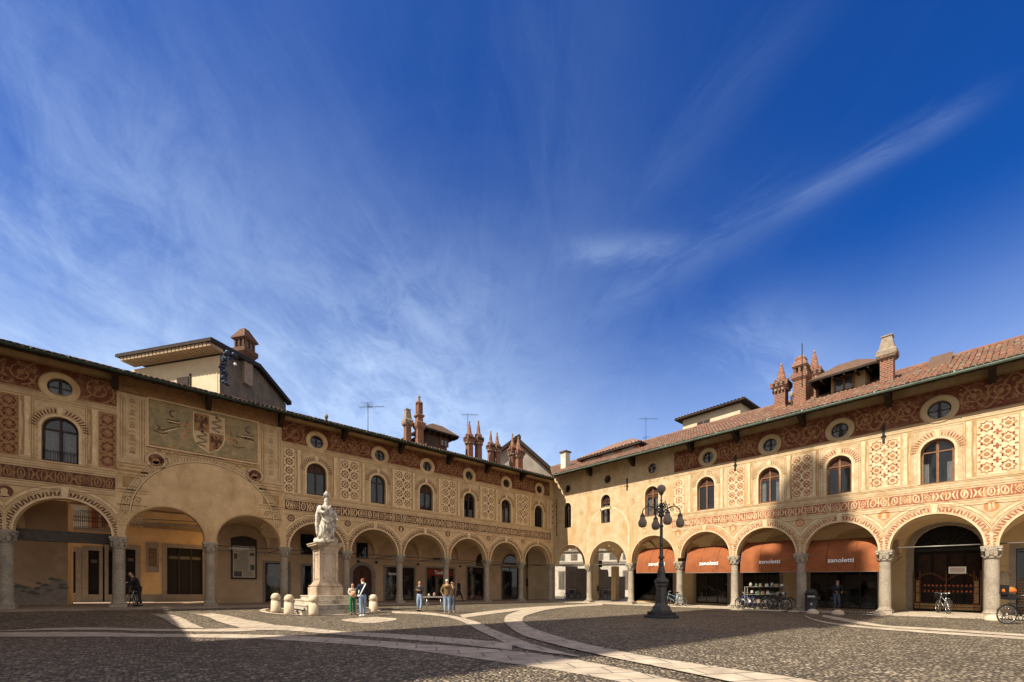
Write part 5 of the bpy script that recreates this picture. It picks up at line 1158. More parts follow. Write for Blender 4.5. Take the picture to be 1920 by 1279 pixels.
antenna('plain lightning rod on the stout brick chimney', 1504, 676, 644, (FB(21.5, -2.6, 0) - CAMP).dot(FW), [])

# ================================================================ houses behind the roofs
def roofed(mb, base, top_z, ov, rise, m_t, ridge_axis=0, soff=2):
    """hip roof over a rectangle base=(x0,x1,y0,y1) in local axes"""
    x0, x1, y0, y1 = base; X0, X1, Y0, Y1 = x0 - ov, x1 + ov, y0 - ov, y1 + ov; k = min((X1 - X0), (Y1 - Y0)) / 2
    if (X1 - X0) > (Y1 - Y0): r0, r1 = (X0 + k, (Y0 + Y1) / 2), (X1 - k, (Y0 + Y1) / 2)
    else: r0, r1 = ((X0 + X1) / 2, Y0 + k), ((X0 + X1) / 2, Y1 - k)
    c = [(X0, Y0), (X1, Y0), (X1, Y1), (X0, Y1)]; zt = top_z + rise
    R0, R1 = (r0[0], r0[1], zt), (r1[0], r1[1], zt); P = [(a, b, top_z) for a, b in c]
    if (X1 - X0) > (Y1 - Y0): fs = [(P[0], P[1], R1, R0), (P[1], P[2], R1), (P[2], P[3], R0, R1), (P[3], P[0], R0)]
    else: fs = [(P[0], P[1], R0), (P[1], P[2], R1, R0), (P[2], P[3], R1), (P[3], P[0], R0, R1)]
    for f_ in fs:
        e = Vector(f_[1]) - Vector(f_[0]); L = e.length; n = max(2, int(L / .30)); A0, A1 = Vector(f_[0]), Vector(f_[1]); T1 = Vector(f_[2]); T0 = Vector(f_[3]) if len(f_) == 4 else T1
        for i in range(n):     # corrugated rows of tiles
            p, q = A0.lerp(A1, i / n), A0.lerp(A1, (i + .5) / n); p2 = A0.lerp(A1, (i + 1) / n); t, t2, t3 = T0.lerp(T1, i / n), T0.lerp(T1, (i + .5) / n), T0.lerp(T1, (i + 1) / n)
            up = Vector((0, 0, .09)); mb.poly([tuple(p), tuple(q + up), tuple(t2 + up * .3), tuple(t)], m_t + (i % 2)); mb.poly([tuple(q + up), tuple(p2), tuple(t3), tuple(t2 + up * .3)], m_t + (i % 2))
        mb.poly([f_[0], f_[1], tuple(A1 + Vector((0, 0, -.14))), tuple(A0 + Vector((0, 0, -.14)))], soff)
    mb.poly([(X0, Y0, top_z - .14), (X1, Y0, top_z - .14), (X1, Y1, top_z - .14), (X0, Y1, top_z - .14)], soff)
# big gabled house behind the left wing
Zc = 31.0; C0 = pix(412, 690, Zc); zt0 = pix(405, 656, Zc).z
H1 = thing('gabled_house', 'large gabled house with stained grey gable and dentilled eave behind the left wing', 'house', (C0.x, C0.y, 0), rad(35.4))
mb = MB()   # local +x runs back along the stained gable wall, +y runs left along the eave
ang = rad(35.4); ax = Vector((math.cos(ang), math.sin(ang), 0)); ay = Vector((-math.sin(ang), math.cos(ang), 0))
def gl(x, y):      # point of the gable plane seen at a pixel: local distance and height
    rx = FW + RT * ((x - 960) / FX); o_ = CAMP - C0; den = rx.dot(ay); t = -(o_.dot(ay)) / den; p = CAMP + rx * t; return (p - C0).dot(ax), (HY - y) * t / FX + 1.4
def gf(x, y):      # the eave front plane
    rx = FW + RT * ((x - 960) / FX); o_ = CAMP - C0; t = -(o_.dot(ax)) / rx.dot(ax); p = CAMP + rx * t; return (p - C0).dot(ay), (HY - y) * t / FX + 1.4
gp = [gl(412, 664), gl(480, 690), gl(536, 758), gl(560, 800)]
gtop = [(0, gl(412, 664)[1]), (gp[1][0], gp[1][1]), (gp[2][0], gp[2][1])]
mb.poly([(0, 0, 6)] + [(a, 0, z) for a, z in gtop] + [(gp[2][0], 0, 6)], 0)
fl = gf(246, 690); fz = gf(228, 690)[1]; fr0 = gf(410, 664)[1]
mb.poly([(0, 0, 6), (0, fl[0], 6), (0, fl[0], fr0 - .1), (0, 0, fr0 - .1)], 1)
mb.build('wall', [M['gryw'], M['ywht']], H1)
mb = MB(); e0 = gf(398, 654)[1]
ex = -1.1
for i in range(60):
    y0_, y1_ = -.45 + (fl[0] + .45) * i / 60, -.45 + (fl[0] + .45) * (i + 1) / 60; ym = (y0_ + y1_) / 2
    for (a, za), (b_, zb_) in zip([(ex, e0), (gp[1][0], gtop[1][1] + .15), (gp[2][0] + .1, gtop[2][1] + .15)], [(gp[1][0], gtop[1][1] + .15), (gp[2][0] + .1, gtop[2][1] + .15)]):
        mb.poly([(a, y0_, za), (a, ym, za + .1), (b_, ym, zb_ + .1), (b_, y0_, zb_)], 0); mb.poly([(a, ym, za + .1), (a, y1_, za), (b_, y1_, zb_), (b_, ym, zb_ + .1)], 0)
mb.poly([(ex, -.45, e0 - .12), (ex, fl[0], e0 - .12), (0, fl[0], e0 - .05), (0, -.45, e0 - .05)], 1); mb.poly([(ex, -.45, e0 + .02), (ex, fl[0], e0 + .02), (ex, fl[0], e0 - .16), (ex, -.45, e0 - .16)], 1)
for (a, za), (b_, zb_) in zip([(ex, e0), (gp[1][0], gtop[1][1] + .15)], [(gp[1][0], gtop[1][1] + .15), (gp[2][0] + .15, gtop[2][1] + .15)]): mb.poly([(a, -.46, za + .1), (b_, -.46, zb_ + .1), (b_, -.46, zb_ - .2), (a, -.46, za - .2)], 2); mb.poly([(a, -.46, za - .2), (b_, -.46, zb_ - .2), (b_, 0, zb_ - .2), (a, 0, za - .2)], 2)
for i in range(24): y_ = -.3 + (fl[0]) * i / 24; mb.bx(ex + .1, 0, y_, y_ + .28, e0 - .42, e0 - .13, 3)
mb.build('roof', [M['t4'], M['wood'], M['blk'], surf('eave_corbel', (.40, .30, .20), (.3, .22, .14), 3)], H1)
mb = MB(); y0_, y1_ = gf(408, 720)[0], gf(357, 720)[0]; mb.bx(-.02, .02, y0_, y1_, gf(380, 745)[1], gf(380, 700)[1], 0); mb.bx(-.08, -.02, gf(358, 700)[0] - .06, gf(358, 700)[0] + .06, gf(380, 745)[1], gf(380, 698)[1], 1)
mb.bx(-.06, .0, gf(354, 700)[0], gf(333, 700)[0], gf(345, 735)[1], gf(345, 708)[1], 1); mb.build('wall_panel', [surf('cream_render', (.60, .52, .37), (.50, .43, .30), 1), M['wood']], H1)
gx, gzz = gl(461, 664); zt_ = gl(461, 617)[1]; mb = MB(); w = .95
mb.box((gx, .1, gzz - .6), (w * .8, w * .8, 3.6), 1); zc0 = gzz + .3; hh = zt_ - zc0
mb.lathe((gx, .1, zc0 - .9), [(w * .58, 0), (w * .62, .2), (w * .95, .55), (w * .95, .85), (w * .7, .95)], 4, 0, False, True, math.pi / 4)
for k in range(4):
    for j in (-.5, 0, .5): a = k * math.pi / 2; mb.box((gx + w * .5 * math.cos(a) - j * w * .8 * math.sin(a), .1 + w * .5 * math.sin(a) + j * w * .8 * math.cos(a), zc0 + .3), (.11, .11, .7), 0, a)
mb.box((gx, .1, zc0 + .3), (w * .6, w * .6, .7), 2); mb.lathe((gx, .1, zc0 + .6), [(w * .8, 0), (w * .98, .1), (w * .95, .2), (w * .3, max(.35, hh - .65)), (.05, max(.4, hh - .6))], 4, 0, False, True, math.pi / 4)
for k in range(6): mb.lathe((gx + random.uniform(-.4, .4), .1 + random.uniform(-.4, .4), zc0 + .75), [(.08, 0), (.09, .2)], 6, 0)
mb.build('chimney', [M['brk2'], M['ccol'], M['dk']], H1)
mb = MB(); y_, z_ = gf(326, 656); mb.box((1.5, y_ + .3, z_ - .3), (.8, .9, 1.2), 1); mb.box((1.5, y_ + .3, z_ + .42), (1.1, 1.5, .16), 0); mb.box((1.5, y_ + .3, z_ + .55), (.7, .8, .14), 0); mb.build('chimney', [M['brk2'], M['ccol']], H1)
# wind-blown tarpaulin hanging at the corner of that house
tp = MB(); P = [(424, 664), (420, 678), (417, 690), (421, 702), (418, 716), (426, 722)]; n = 9; pr = None
for i in range(26):
    t = i / 25 * 5; k = min(4, int(t)); fx = P[k][0] + (P[k + 1][0] - P[k][0]) * (t - k); fy = P[k][1] + (P[k + 1][1] - P[k][1]) * (t - k); c = pix(fx, fy, 29.6); row = []
    for j in range(n): a = 2 * math.pi * j / n; rr = .15 + .08 * math.sin(i * 1.9 + j * 2.1) + random.uniform(-.05, .06); row.append(tp.pt((c.x + rr * math.cos(a), c.y + rr * math.sin(a), c.z + random.uniform(-.05, .05))))
    if pr:
        for j in range(n): tp.face((pr[j], pr[(j + 1) % n], row[(j + 1) % n], row[j]), random.choice((0, 0, 1)))
    pr = row
c = pix(434, 667, 29.4)
for k in range(7): tp.sphere((c.x + random.uniform(-.45, .35), c.y + random.uniform(-.3, .3), c.z + random.uniform(-.25, .3)), random.uniform(.09, .18), 8, k % 2)
c = pix(441, 683, 29.4); tp.sphere(tuple(c), .10, 8, 2)
tag(tp.build('tarpaulin', [M['bluec'], M['blk'], M['wht']]), 'crumpled blue and black tarpaulin hanging at the corner of the gabled house', 'tarpaulin')
# low hip-roofed house beyond the corner
def house(name, label, x, y, Z, L, Wd, rz, zt, ov, rise, walls, tiles, base_z=4, wins=(), patches=()):
    P = pix(x, y, Z); o = thing(name, label, 'house', (P.x, P.y, 0), rz); mb = MB(); mb.bx(0, L, 0, Wd, base_z, zt - .1, 0)
    for (a, b_, z0_, z1_, side) in patches:
        if side == 0: mb.bx(a, b_, -.02, 0, z0_, z1_, 1)
        else: mb.bx(-.02, 0, a, b_, z0_, z1_, 1)
    mb.build('wall', walls, o); mb = MB(); roofed(mb, (0, L, 0, Wd), zt, ov, rise, 0); mb.build('roof', tiles + [M['wood']], o)
    for (a, b_, z0_, z1_, side) in wins:
        mb = MB()
        if side == 0: mb.bx(a, b_, -.05, -.02, z0_, z1_, 1); mb.bx(a + .05, (a + b_) / 2 - .04, -.06, -.05, z0_ + .05, z1_ - .05, 0); mb.bx((a + b_) / 2 + .04, b_ - .05, -.06, -.05, z0_ + .05, z1_ - .05, 0)
        else: mb.bx(-.05, -.02, a, b_, z0_, z1_, 1); mb.bx(-.06, -.05, a + .05, (a + b_) / 2 - .04, z0_ + .05, z1_ - .05, 0); mb.bx(-.06, -.05, (a + b_) / 2 + .04, b_ - .05, z0_ + .05, z1_ - .05, 0)
        mb.build('window', [M['blk'], M['wfrB']], o)
    return o
# tower-like attic house: its corner nearest the viewer shows at x = 1388
Zt = 37; zt3 = pix(1388, 752, Zt).z
house('attic_house', 'square cream attic storey with brown tiled roof rising behind the right wing', 1388, 752, Zt, 7.0, 5.2, rad(0), zt3, .55, .9, [M['ywht'], M['innB']], [M['t2'], M['t4']], 6, [(2.6, 3.8, zt3 - 2.1, zt3 - .72, 1)])
ul, ur = sB(1092, -1.3), sB(1198, -1.3); zt4 = invB(1158, 842, -1.3)[1] + KB * 7
LH = thing('low_house', 'low attic house with hipped terracotta roof and pink and white wall beyond the corner', 'house', (1.3, -ur, 0)); mb = MB(); Lh = ur - ul
mb.bx(0, 4.2, 0, Lh, 9, zt4, 0)
for k in range(3): y0_ = .4 + Lh * k / 3; mb.bx(-.03, 0, y0_, y0_ + Lh / 3 * .62, zt4 - 1.6, zt4 - .14, 1)
mb.build('wall', [surf('pink_brick_render', (.55, .27, .17), (.45, .21, .13), 1.5, .9), M['wall']], LH); mb = MB(); roofed(mb, (0, 4.2, 0, Lh), zt4, .35, 1.35, 0); mb.build('roof', [M['t1'], M['t3'], M['wood']], LH)
q = FB(sB(1060, -1.2), -1.2, zrB(-1.2) + .5); cb = MB(); cb.box((q.x, q.y, q.z), (.6, .6, 1.9), 0); cb.box((q.x, q.y, q.z + 1.0), (.8, .8, .12), 1); tag(cb.build('white_chimney', [M['wall'], M['dt1']]), 'small white rendered chimney with dark cap above the corner of the roofs', 'chimney')
# dark gable behind the spire chimneys near the corner
gb = thing('gable_house', 'grey gable end with long dark verge behind the rightmost brick chimneys of the left wing', 'house', (0, 0, 0))
A_, B_, C_ = pix(968, 824, 46), pix(1040, 888, 46), pix(925, 856, 46); mb = MB(); bk = FW * 5
mb.poly([tuple(C_), tuple(A_), tuple(B_), tuple(pix(1040, 930, 46)), tuple(pix(925, 930, 46))], 0); mb.build('wall', [surf('grey_gable_render', (.36, .32, .27), (.25, .215, .18), 1.2, .9)], gb)
mb = MB()
for p, q in ((C_, A_), (A_, B_)):
    v = (q - p).normalized(); nrm = v.cross(FW).normalized() * .16; p2, q2 = p - v * .2, q + v * .5
    if nrm.z < 0: nrm = -nrm
    f0 = -FW * .5; mb.poly([tuple(p2 + f0 + nrm), tuple(q2 + f0 + nrm), tuple(q2 + bk + nrm), tuple(p2 + bk + nrm)], 0); mb.poly([tuple(p2 + f0 + nrm), tuple(q2 + f0 + nrm), tuple(q2 + f0 - nrm), tuple(p2 + f0 - nrm)], 1); mb.poly([tuple(p2 + f0 - nrm), tuple(q2 + f0 - nrm), tuple(q2 + bk - nrm), tuple(p2 + bk - nrm)], 1)
mb.build('roof', [M['dt1'], M['wood']], gb)

# ================================================================ street seen through the first right arches
WH = thing('white_house', 'sunlit white house with cornice lines seen through the corner arches', 'house'); mb = MB()
P = [pix(1040, 1127, 60), pix(1215, 1127, 56)]
up = lambda p, z: (p.x, p.y, z)
mb.poly([up(P[0], 0), up(P[1], 0), up(P[1], 12.5), up(P[0], 12.5)], 0); n_ = (P[1] - P[0]).cross(Vector((0, 0, 1))).normalized()
if n_.dot(FW) > 0: n_ = -n_
def onw(t, z, o=0): p = P[0].lerp(P[1], t) + n_ * o; return (p.x, p.y, z)
mb.build('wall', M['wall'], WH); mb = MB()
for z, h in ((6.1, .22), (7.6, .12), (4.4, .3)): 
    mb.poly([onw(0, z, .2), onw(1, z, .2), onw(1, z + h, .2), onw(0, z + h, .2)]); mb.poly([onw(0, z, 0), onw(1, z, 0), onw(1, z, .2), onw(0, z, .2)])
mb.build('cornice', M['frame'], WH)
for t in (.05, .19, .33, .47, .61, .75, .89):
    for z in (1.0, 5.0, 6.5, 9.0):
        if z == 1.0 and t in (.33, .61): continue
        h = 2.4 if z == 1.0 else (.75 if z == 5.0 else 1.7); mb = MB(); mb.poly([onw(t - .008, z - .08, .03), onw(t + .068, z - .08, .03), onw(t + .068, z + h + .1, .03), onw(t - .008, z + h + .1, .03)], 0)
        mb.poly([onw(t, z, .05), onw(t + .06, z, .05), onw(t + .06, z + h, .05), onw(t, z + h, .05)], 1)
        mb.poly([onw(t + .028, z, .07), onw(t + .032, z, .07), onw(t + .032, z + h, .07), onw(t + .028, z + h, .07)], 0); mb.build('window', [M['frame'], M['gryw']], WH)
GW = MB(); A_ = pix(1083, 1127, 47); B_ = pix(1172, 1127, 47); hz = [(1060, 1062), (1083, 1062), (1083, 1066), (1127, 1068), (1140, 1072), (1141, 1081), (1172, 1082)]
for (xa, ya), (xb, yb) in zip(hz, hz[1:]):
    if xb == xa: continue
    a, b_ = pix(xa, ya, 47), pix(xb, ya, 47); th = FW * .4
    GW.poly([(a.x, a.y, 0), (b_.x, b_.y, 0), (b_.x, b_.y, a.z), (a.x, a.y, a.z)]); GW.poly([(a.x, a.y, a.z), (b_.x, b_.y, a.z), tuple(b_ + th), tuple(a + th)])
tag(GW.build('street_wall', surf('mottled_street_wall', (.34, .27, .22), (.24, .19, .155), 1.5, .9)), 'stepped grey-brown street wall behind the bicycles at the corner arches', 'wall')
Yg = thing('street_kiosk', 'small yellow-green doorway with dark lintel in the street behind the corner arches', 'doorway'); mb = MB(); a, b_ = pix(1110, 1127, 45.5), pix(1125, 1127, 45.5)
mb.poly([(a.x, a.y, 0), (b_.x, b_.y, 0), (b_.x, b_.y, 3.4), (a.x, a.y, 3.4)], 0); mb.build('door', surf('yellow_green_paint', (.42, .34, .07), (.30, .24, .05)), Yg); mb = MB(); a2, b2_ = pix(1107, 1127, 45.3), pix(1129, 1127, 45.3); mb.poly([(a2.x, a2.y, 3.4), (b2_.x, b2_.y, 3.4), (b2_.x, b2_.y, 4.1), (a2.x, a2.y, 4.1)]); mb.poly([tuple(Vector((a2.x, a2.y, 3.4))), (b2_.x, b2_.y, 3.4), (b2_.x + FW.x, b2_.y + FW.y, 3.4), (a2.x + FW.x, a2.y + FW.y, 3.4)]); mb.build('lintel', M['wood'], Yg)

# ================================================================ west side: the tower whose shadow crosses the piazza
TW = thing('clock_tower', 'tall brick and plaster tower on the west side of the piazza', 'tower', (-44, -16.3, 0)); mb = MB()
mb.box((0, 0, 21), (7.0, 7.0, 42)); mb.box((0, 0, 42.3), (8.0, 8.0, .8)); mb.box((0, 0, 46.5), (4.7, 4.7, 8)); mb.box((0, 0, 50.6), (5.2, 5.2, .5)); mb.lathe((0, 0, 50.8), [(1.8, 0), (1.7, 4), (2.0, 4.3), (1.8, 4.6), (1.5, 5.6), (.9, 6.8), (.3, 7.3), (.12, 8.0)], 12)
for i in range(5):
    for s_ in (-1, 1):
        for k in (0, 1): q = -3.4 + i * 1.7; mb.box((q, 3.7 * s_, 43.4) if k == 0 else (3.7 * s_, q, 43.4), (.8, .6, 1.5) if k == 0 else (.6, .8, 1.5))
mb.build('wall', M['plB'], TW)
WW = thing('arcade_building', 'west wing of the piazza, closing it behind the viewer on the left', 'building', (0, 0, 0)); mb = MB()
mb.bx(-46, -38.4, -14.5, 1.5, 0, 11.6); mb.prism([(-46.5, 11.6), (-37.4, 11.6), (-42, 14)], 1, -14.7, 1.5); mb.build('wall', M['plA'], WW)

# ================================================================ monument
gz0 = gz(-21, -4)
MN = thing('monument', 'white marble statue of a mitred bishop on a tall stone pedestal with steps', 'monument', (-21.0, -4.0, gz0 - .1), rad(0))
mb = MB()
for i, (wx, wy, z) in enumerate(((3.3, 4.1, .0), (2.75, 3.55, .24), (2.2, 3.0, .46), (1.75, 2.5, .66))):
    mb.box((0, 0, z + .12), (wx, wy, .24 if i == 0 else .23)); mb.box((0, 0, z + .215), (wx + .06, wy + .06, .05))
mb.build('steps', M['white'], MN)
mb = MB()
def tier(w, dp, z0, z1, m=0): mb.bx(-w / 2, w / 2, -dp / 2, dp / 2, z0, z1, m)
tier(1.30, 1.52, .88, 1.32); tier(1.18, 1.40, 1.32, 1.38); tier(1.24, 1.46, 1.38, 1.43); tier(1.08, 1.30, 1.43, 1.50); tier(.98, 1.20, 1.50, 1.58)
tier(.84, 1.06, 1.58, 3.22)
for k in (-1, 1):      # corner pilasters and raised panels
    for j in (-1, 1): mb.bx(k * .33, k * .455, j * .43, j * .565, 1.58, 3.20)
for (x0, x1, y0, y1) in ((-.26, .26, -.555, -.53), (-.26, .26, .53, .555)):
    for a in ((x0, x0 + .05, 1.75, 3.05), (x1 - .05, x1, 1.75, 3.05), (x0, x1, 1.75, 1.80), (x0, x1, 3.0, 3.05)): mb.bx(a[0], a[1], y0, y1, a[2], a[3])
for s_ in (-1, 1):
    for a in ((-.40, -.35, 1.75, 3.05), (.35, .40, 1.75, 3.05), (-.40, .40, 1.75, 1.80), (-.40, .40, 3.0, 3.05)): mb.bx(s_ * .42, s_ * .445, a[0], a[1], a[2], a[3])
tier(.94, 1.16, 3.20, 3.27); tier(1.02, 1.24, 3.27, 3.33)
z = 3.33
for w, h in ((1.10, .05), (1.20, .06), (1.34, .09), (1.42, .05)): tier(w, w + .16, z, z + h); z += h
mb.build('pedestal', M['marb'], MN)
st = MB(); zb = z; random.seed(11)
for k in range(16):    # rocky clouds under the figure
    a = random.uniform(0, 6.28); rr = random.uniform(.1, .50); st.sphere((rr * math.cos(a), rr * math.sin(a) * 1.1, zb + random.uniform(.06, .22)), random.uniform(.14, .27), 10, 0, (1, 1, .8))
prof = [(0, .42), (.10, .46), (.3, .44), (.6, .40), (.9, .35), (1.15, .32), (1.35, .33), (1.55, .31), (1.70, .27), (1.80, .19), (1.88, .10), (1.96, .085)]
n = 36; rings = []
for i in range(45):
    t = i / 44 * 1.96; 
    for (za, ra), (zb2, rb) in zip(prof, prof[1:]):
        if za <= t <= zb2 + 1e-6: r0 = ra + (rb - ra) * (t - za) / (zb2 - za)
    row = []
    for j in range(n):
        a = 2 * math.pi * j / n; fold = .17 * math.sin(6 * a + 2.2 * math.sin(t * 1.6)) * (1 - t / 2.4) + .08 * math.sin(11 * a - t * 3.1) + .07 * math.sin(3 * a + t * 6)
        rr = r0 * (1 + fold * (1 if t < 1.75 else .2)); sway = .08 * math.sin(t * 1.5)
        row.append(st.pt((sway + rr * math.cos(a) * (1.0 if t < 1.2 else 1.1), rr * math.sin(a) * .82, zb + .18 + t)))
    rings.append(row)
for a, b_ in zip(rings, rings[1:]):
    for j in range(n): st.face((a[j], a[(j + 1) % n], b_[(j + 1) % n], b_[j]), 0, True)
hx, hz_ = .05, zb + .18 + 2.02
st.lathe((hx, -.02, hz_ - .12), [(.07, 0), (.105, .06), (.125, .15), (.12, .24), (.09, .30)], 14, 0, True, True, 0, 1, 1.12)     # head
st.box((hx - .05, -.16, hz_ + .03), (.045, .06, .08)); st.lathe((hx - .03, -.10, hz_ - .2), [(.03, 0), (.075, .06), (.06, .13)], 8, 0)     # nose, beard
st.lathe((hx, 0, hz_ + .13), [(.125, 0), (.16, .14), (.15, .24), (.02, .42)], 12, 0, True, True, 0, 1.05, .55)     # mitre
st.tube([(-.30, -.08, zb + 1.88), (-.42, -.22, zb + 1.62), (-.22, -.40, zb + 1.55), (-.10, -.46, zb + 1.62)], [.13, .13, .085, .05], 10)     # right arm across the chest
st.tube([(.36, -.02, zb + 1.85), (.52, -.06, zb + 1.52), (.60, -.22, zb + 1.28), (.62, -.34, zb + 1.24)], [.13, .12, .08, .045], 10)
st.tube([(-.34, .05, zb + 1.9), (-.42, .08, zb + 1.5), (-.45, .08, zb + 1.0), (-.42, .05, zb + .55), (-.36, 0, zb + .25)], [.08, .12, .11, .10, .07], 10)       # cope edges
st.tube([(.36, .08, zb + 1.9), (.44, .08, zb + 1.4), (.56, .05, zb + 1.0), (.52, 0, zb + .7)], [.08, .11, .11, .05], 10)
st.tube([(-.2, -.33, zb + 1.95), (0, -.40, zb + 1.72), (.2, -.33, zb + 1.95)], .05, 8); st.tube([(-.30, -.34, zb + 1.25), (-.05, -.42, zb + 1.05), (.28, -.36, zb + 1.22)], [.06, .08, .06], 8)
for k in range(8): st.tube([(-.3 + k * .085, -.32 - .05 * (k % 2), zb + 1.0), (-.32 + k * .09, -.37 - .04 * (k % 2), zb + .6), (-.36 + k * .10, -.35, zb + .26)], [.03, .045, .035], 6)
st.build('statue', surf('weathered_statue_marble', (.66, .61, .52), (.38, .33, .26), 6, .7, .5, 22, (.12, .10, .08), 3.0, lo=.42, hi=.62), MN, smooth=True).scale = (.88, .88, 1)
random.seed(21)
def at_ground(x, y): return gpt(x, y)
for k, (x, y, lab) in enumerate(((517, 1148, 'stone bollard standing farthest left beside the monument steps'), (542, 1152.5, 'stone bollard second from the left in front of the monument steps'),
                                (588, 1154, 'stone bollard in front of the pedestal corner of the monument'), (700, 1149, 'stone bollard right of the monument beside the person with the white strap'))):
    P = at_ground(x, y); o = thing('bollard', lab, 'bollard', P, rad(k * 20), 'stone bollards around the monument'); mb = MB()
    h = .93; mb.lathe((0, 0, 0), [(.225, 0), (.22, .10), (.205, h * .62)], 12, 0); mb.build('shaft', M['boll'], o)
    mb = MB(); mb.lathe((0, 0, 0), [(.205, h * .62), (.185, h * .66), (.185, h * .69), (.215, h * .72), (.215, h * .80), (.18, h * .92), (.10, h), (.02, h + .01)], 12, 0); mb.build('cap', M['boll'], o)
pa_, pb_ = at_ground(517, 1148), at_ground(542, 1152.5); mb = MB(); mb.tube([tuple(pa_ + Vector((0, 0, .62))), tuple((pa_ + pb_) / 2 + Vector((0, 0, .58))), tuple(pb_ + Vector((0, 0, .62)))], .018, 6); tag(mb.build('bollard_rail', M['iron']), 'iron rail linking the two leftmost bollards of the monument', 'rail')

# ================================================================ street lamp
LP = at_ground(1240, 1158); LM = thing('street_lamp', 'tall cast-iron street lamp with five round smoky globes on scrolled arms', 'street lamp', LP, rad(-40))
mb = MB(); mb.lathe((0, 0, 0), [(.78, 0), (.78, .09), (.73, .11)], 8, 0, False); mb.box((0, 0, .17), (.95, .95, .16)); mb.build('base_steps', surf('dark_lamp_step', (.055, .052, .05), (.035, .033, .03), 6), LM)
mb = MB()
mb.lathe((0, 0, .24), [(.44, 0), (.44, .10), (.39, .13), (.36, .26), (.31, .30), (.27, .36), (.25, .42), (.235, 1.02), (.225, 1.10), (.25, 1.14), (.265, 1.22), (.24, 1.28)], 8, 0, False, True, math.pi / 8)
mb.lathe((0, 0, 1.5), [(.22, 0), (.29, .06), (.30, .13), (.26, .20), (.16, .27), (.18, .33), (.155, .40), (.175, .48), (.16, .58), (.12, .72), (.10, .82), (.12, .86), (.12, .90), (.085, .94), (.08, 1.10), (.13, 1.14), (.13, 1.20), (.08, 1.26), (.073, 1.75), (.088, 1.78), (.088, 1.82), (.07, 1.86), (.062, 2.5), (.088, 2.54), (.088, 2.60), (.056, 2.64), (.052, 2.95), (.13, 3.0), (.14, 3.05), (.10, 3.12), (.055, 3.2), (.055, 3.42)], 16, 0)
for k in range(8): a = k * math.pi / 4; mb.tube([(.05 * math.cos(a), .05 * math.sin(a), 4.9), (.075 * math.cos(a), .075 * math.sin(a), 5.0), (.05 * math.cos(a), .05 * math.sin(a), 5.1)], .018, 5)
mb.lathe((0, 0, 4.55), [(.055, 0), (.10, .06), (.13, .12), (.10, .18), (.05, .24), (.04, .30), (.07, .34), (.035, .40), (.03, .62), (.055, .66), (.03, .70), (.03, .86), (.05, .9), (.10, .96), (.11, 1.0)], 12, 0)
mb.build('post', M['lamp'], LM)
mb = MB(); mb.sphere((0, 0, 5.72), .19, 20, 0); mb.build('globe', M['bulb'], LM); top_g = 5.74
for k in range(4):
    a = math.pi / 2 * k - rad(2); c, s = math.cos(a), math.sin(a); ar_ = MB(); P = lambda r, z: (r * c, r * s, z)
    pts = [(.05, 4.62), (.14, 4.74), (.28, 4.86), (.46, 4.95), (.62, 4.95), (.76, 4.86), (.83, 4.74), (.83, 4.66)]
    ar_.tube([P(*q) for q in pts], [.03, .03, .028, .026, .026, .024, .022, .022], 7)
    for (r0, z0, R_, t0, tn, sg_) in ((.24, 4.72, .12, 1.2, 1.3, 1), (.45, 4.80, .10, 2.6, 1.4, -1), (.10, 4.98, .09, -.4, 1.2, 1)):
        sp_ = []
        for i in range(22): t = i / 21; q = t0 + sg_ * tn * 6.28 * t; rr = R_ * (1 - .8 * t); sp_.append(P(r0 + rr * math.cos(q), z0 + rr * math.sin(q)))
        ar_.tube(sp_, .014, 5)
    for q in ((.34, 4.98), (.55, 5.0), (.20, 4.88)): ar_.lathe(P(*q), [(.005, 0), (.035, .02), (.02, .07), (.002, .10)], 6)
    ar_.lathe(P(.83, 4.50), [(.11, 0), (.10, .05), (.06, .08), (.05, .13), (.02, .17)], 12)
    A_ = ar_.build('arm', M['lamp'], LM); gl_ = MB(); gl_.lathe(P(.83, 4.0), [(.01, 0), (.08, .012), (.145, .05), (.18, .13), (.19, .20), (.17, .30), (.125, .38), (.105, .44), (.10, .50)], 18, 0); gl_.build('globe', M['bulb'], A_)

